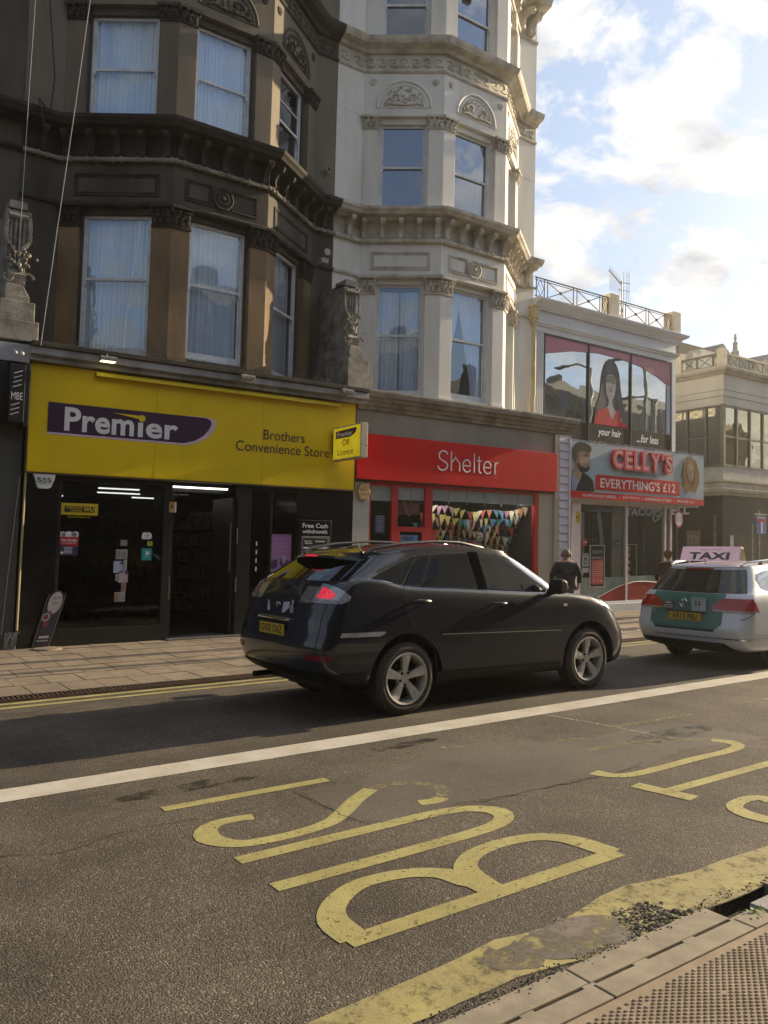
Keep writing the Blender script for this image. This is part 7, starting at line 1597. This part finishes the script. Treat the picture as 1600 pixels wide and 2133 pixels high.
def person(label,x,y,face,hgt,skinm,topm,legm,hairm,stride=.18,pocket=True,hairtop=1.0,bald=False,broad=1.0):
    """face: direction of travel in degrees, 0 = +Y (away from the camera), 90 = +X"""
    t=thing('person',label,'person',(x,y,.055),'people walking on the far pavement',local=True)
    s=hgt/1.75; ca,sa=math.cos(R(face)),math.sin(R(face))
    def P(u,v,z): # u to the person's right, v forward
        return ((u*ca+v*sa)*s,(-u*sa+v*ca)*s,z*s)
    bd=broad
    pts=[(P(0,0,.95),.13),(P(0,.0,1.12),.12),(P(0,-.01,1.30),.135),(P(0,-.01,1.43),.10),(P(0,.01,1.50),.052),(P(0,.02,1.56),.055),(P(0,.02,1.63),.086),(P(0,.02,1.70),.070)]
    ed=[(i,i+1) for i in range(7)]
    def limb(start,ps):
        prev=start
        for p in ps: pts.append(p); ed.append((prev,len(pts)-1)); prev=len(pts)-1
        return prev
    for sg in (-1,1):
        f=sg*stride
        limb(0,[(P(sg*.10,.0,.88),.10),(P(sg*.11,f*.5,.50),.062),(P(sg*.11,f-.05*(f<0),.10),.040),(P(sg*.115,f+.10,.05),.034)])
        sw=-f*.8
        hd=limb(3,[(P(sg*.20*bd,-.01,1.40),.062),(P(sg*.27*bd,sw*.3-.03,1.13),.044),(P(sg*.25*bd,sw*.8+.05,.90),.032)])
        # palm, thumb and four fingers
        base=P(sg*.25*bd,sw*.8+.075,.84); pts.append((base,.027)); ed.append((hd,len(pts)-1)); pm_=len(pts)-1
        for k in range(4):
            u=-.024+.016*k; limb(pm_,[(P(sg*.25*bd+u*.3,sw*.8+.075+u,.79+.004*abs(k-1.5)),.009),(P(sg*.245*bd+u*.3,sw*.8+.085+u,.755+.006*abs(k-1.5)),.0075)])
        limb(pm_,[(P(sg*.235*bd,sw*.8+.115,.83),.010),(P(sg*.225*bd,sw*.8+.125,.80),.008)])
    body=skinmesh('body',pts,ed,skinm,t,1)
    # jacket or shirt
    jp=[(P(0,0,.86),.165*bd),(P(0,0,.98),.165*bd),(P(0,.0,1.12),.155*bd),(P(0,-.015,1.30),.165*bd),(P(0,-.01,1.42),.12),(P(0,.0,1.48),.072)]
    je=[(i,i+1) for i in range(5)]
    for sg in (-1,1):
        f=sg*stride; sw=-f*.8; a=len(jp)
        jp+= [(P(sg*.185*bd,-.01,1.385),.088),(P(sg*.275*bd,sw*.3-.04,1.14),.070),(P(sg*.262*bd,sw*.8+.035,.93),.052)]; je+=[(3,a),(a,a+1),(a+1,a+2)]
    # side mass so that the torso is wider than deep
    for sg in (-1,1):
        a=len(jp); jp+=[(P(sg*.09*bd,0,.90),.12),(P(sg*.095*bd,-.01,1.30),.125)]; je+=[(0,a),(3,a+1)]
    skinmesh('jacket',jp,je,topm,t,2,root=1)
    lp=[(P(0,0,.93),.15*bd)]; le=[]
    for sg in (-1,1):
        f=sg*stride; a=len(lp); lp+=[(P(sg*.10,.0,.82),.118),(P(sg*.11,f*.5,.48),.082),(P(sg*.11,f-.05*(f<0),.12),.062)]; le+=[(0,a),(a,a+1),(a+1,a+2)]
    skinmesh('trousers',lp,le,legm,t,2)
    b=B(); 
    for sg in (-1,1):
        f=sg*stride; c=P(sg*.115,f+.05,.05); b.ball(c,.055*s,(1.0+.9*abs(sa),1.0+.9*abs(ca),.8),10)
    obj('shoes',b,rubber,t,smooth=True)
    # head with ears, nose, brow and hair
    b=B(); c=P(0,.02,1.645); b.ball(c,.100*s,(.86+.12*abs(sa),.86+.12*abs(ca),1.26),18)
    for sg in (-1,1): e=P(sg*.088,.01,1.635); b.ball(e,.026*s,(.6,.6,1.1),8)
    n_=P(0,.125,1.625); b.ball(n_,.018*s,(1,1,1.2),8); b.ball(P(0,.10,1.585),.025*s,(1.2,.6,.35),8)
    for sg in (-1,1): b.ball(P(sg*.035,.095,1.655),.013*s,(1,1,.8),6)
    obj('head',b,skinm,t,smooth=True)
    b=B(); random.seed(int(x*10))
    c=P(0,.0,1.67); b.ball(c,.107*s*hairtop,(.92,.92,1.08),16)
    if not bald:
        for k in range(150):
            th=random.uniform(0,6.28); ph=random.uniform(0,1.7); rr_=.10*s*hairtop
            b.ball((c[0]+rr_*math.sin(ph)*math.cos(th),c[1]+rr_*math.sin(ph)*math.sin(th),c[2]+rr_*1.05*math.cos(ph)),random.uniform(.012,.026)*s,(1,1,1),5)
    obj('hair',b,hairm,t,smooth=True)
    return t,P,s
skA=mat('skin_tone',(.42,.26,.18),.6,(.36,.21,.14),ns=20)
p1,P_,s_=person('grey-haired man with red headphones in a dark top, walking away beside the salon',13.78,12.3,38,1.58,skA,mat('dark_shirt_cloth',(.022,.022,.028),.9,(.015,.015,.02),ns=8,bump=.3,bs=25),mat('dark_trousers',(.02,.025,.04),.9),mat('grey_hair_short',(.20,.18,.16),.8,(.12,.11,.10),ns=50),stride=.12,broad=1.22,bald=True)
b=B()
for sg in (-1,1): b.ball(P_(sg*.10,-.005,1.635),.046*s_,(.8,.9,1.15),10)
obj('headphones',b,mat('red_plastic',(.55,.02,.03),.4),p1,smooth=True)
b=B(); b.tube([P_(.103*math.cos(a*math.pi/12),.015,1.655+.118*math.sin(a*math.pi/12)) for a in range(13)],.008,6); obj('headband',b,trimblack,p1)
person('brown-haired person in a dark coat walking away, half hidden behind the taxi',17.25,12.1,60,1.56,skA,mat('dark_brown_coat',(.045,.028,.022),.9,(.03,.018,.015),ns=8,bump=.3,bs=25),mat('dark_trousers',()),mat('brown_hair',(.16,.08,.03),.8,(.10,.05,.02),ns=40),stride=.16,broad=1.12,hairtop=1.08)
# ---------------------------------------------------------------- haze volume added to give glare towards the low sun
m=bpy.data.materials.new('glare_haze'); m.use_nodes=True; t_=m.node_tree; t_.nodes.clear()
pv=nd(t_,'ShaderNodeVolumePrincipled'); pv.inputs['Density'].default_value=.0013; pv.inputs['Color'].default_value=(1,.97,.9,1); pv.inputs['Anisotropy'].default_value=.8
ov=nd(t_,'ShaderNodeOutputMaterial'); t_.links.new(pv.outputs[0],ov.inputs['Volume'])
b=B(); b.box(-45,110,-30,60,-4,22); o=obj('haze',b,m); tag(o,'thin haze added to the street for low-sun glare','haze',kind='stuff')
sc.cycles.volume_bounces=0
# ---------------------------------------------------------------- put the whole street on its gentle slope
for o in list(COL.objects):
    if o.type in('CAMERA','LIGHT'): continue
    o.location.z+=SLOPE*o.location.x
for me in bpy.data.meshes:
    n=len(me.vertices); a=[0.0]*(3*n); me.vertices.foreach_get('co',a)
    for i in range(n): a[3*i+2]+=SLOPE*a[3*i]
    me.vertices.foreach_set('co',a); me.update()
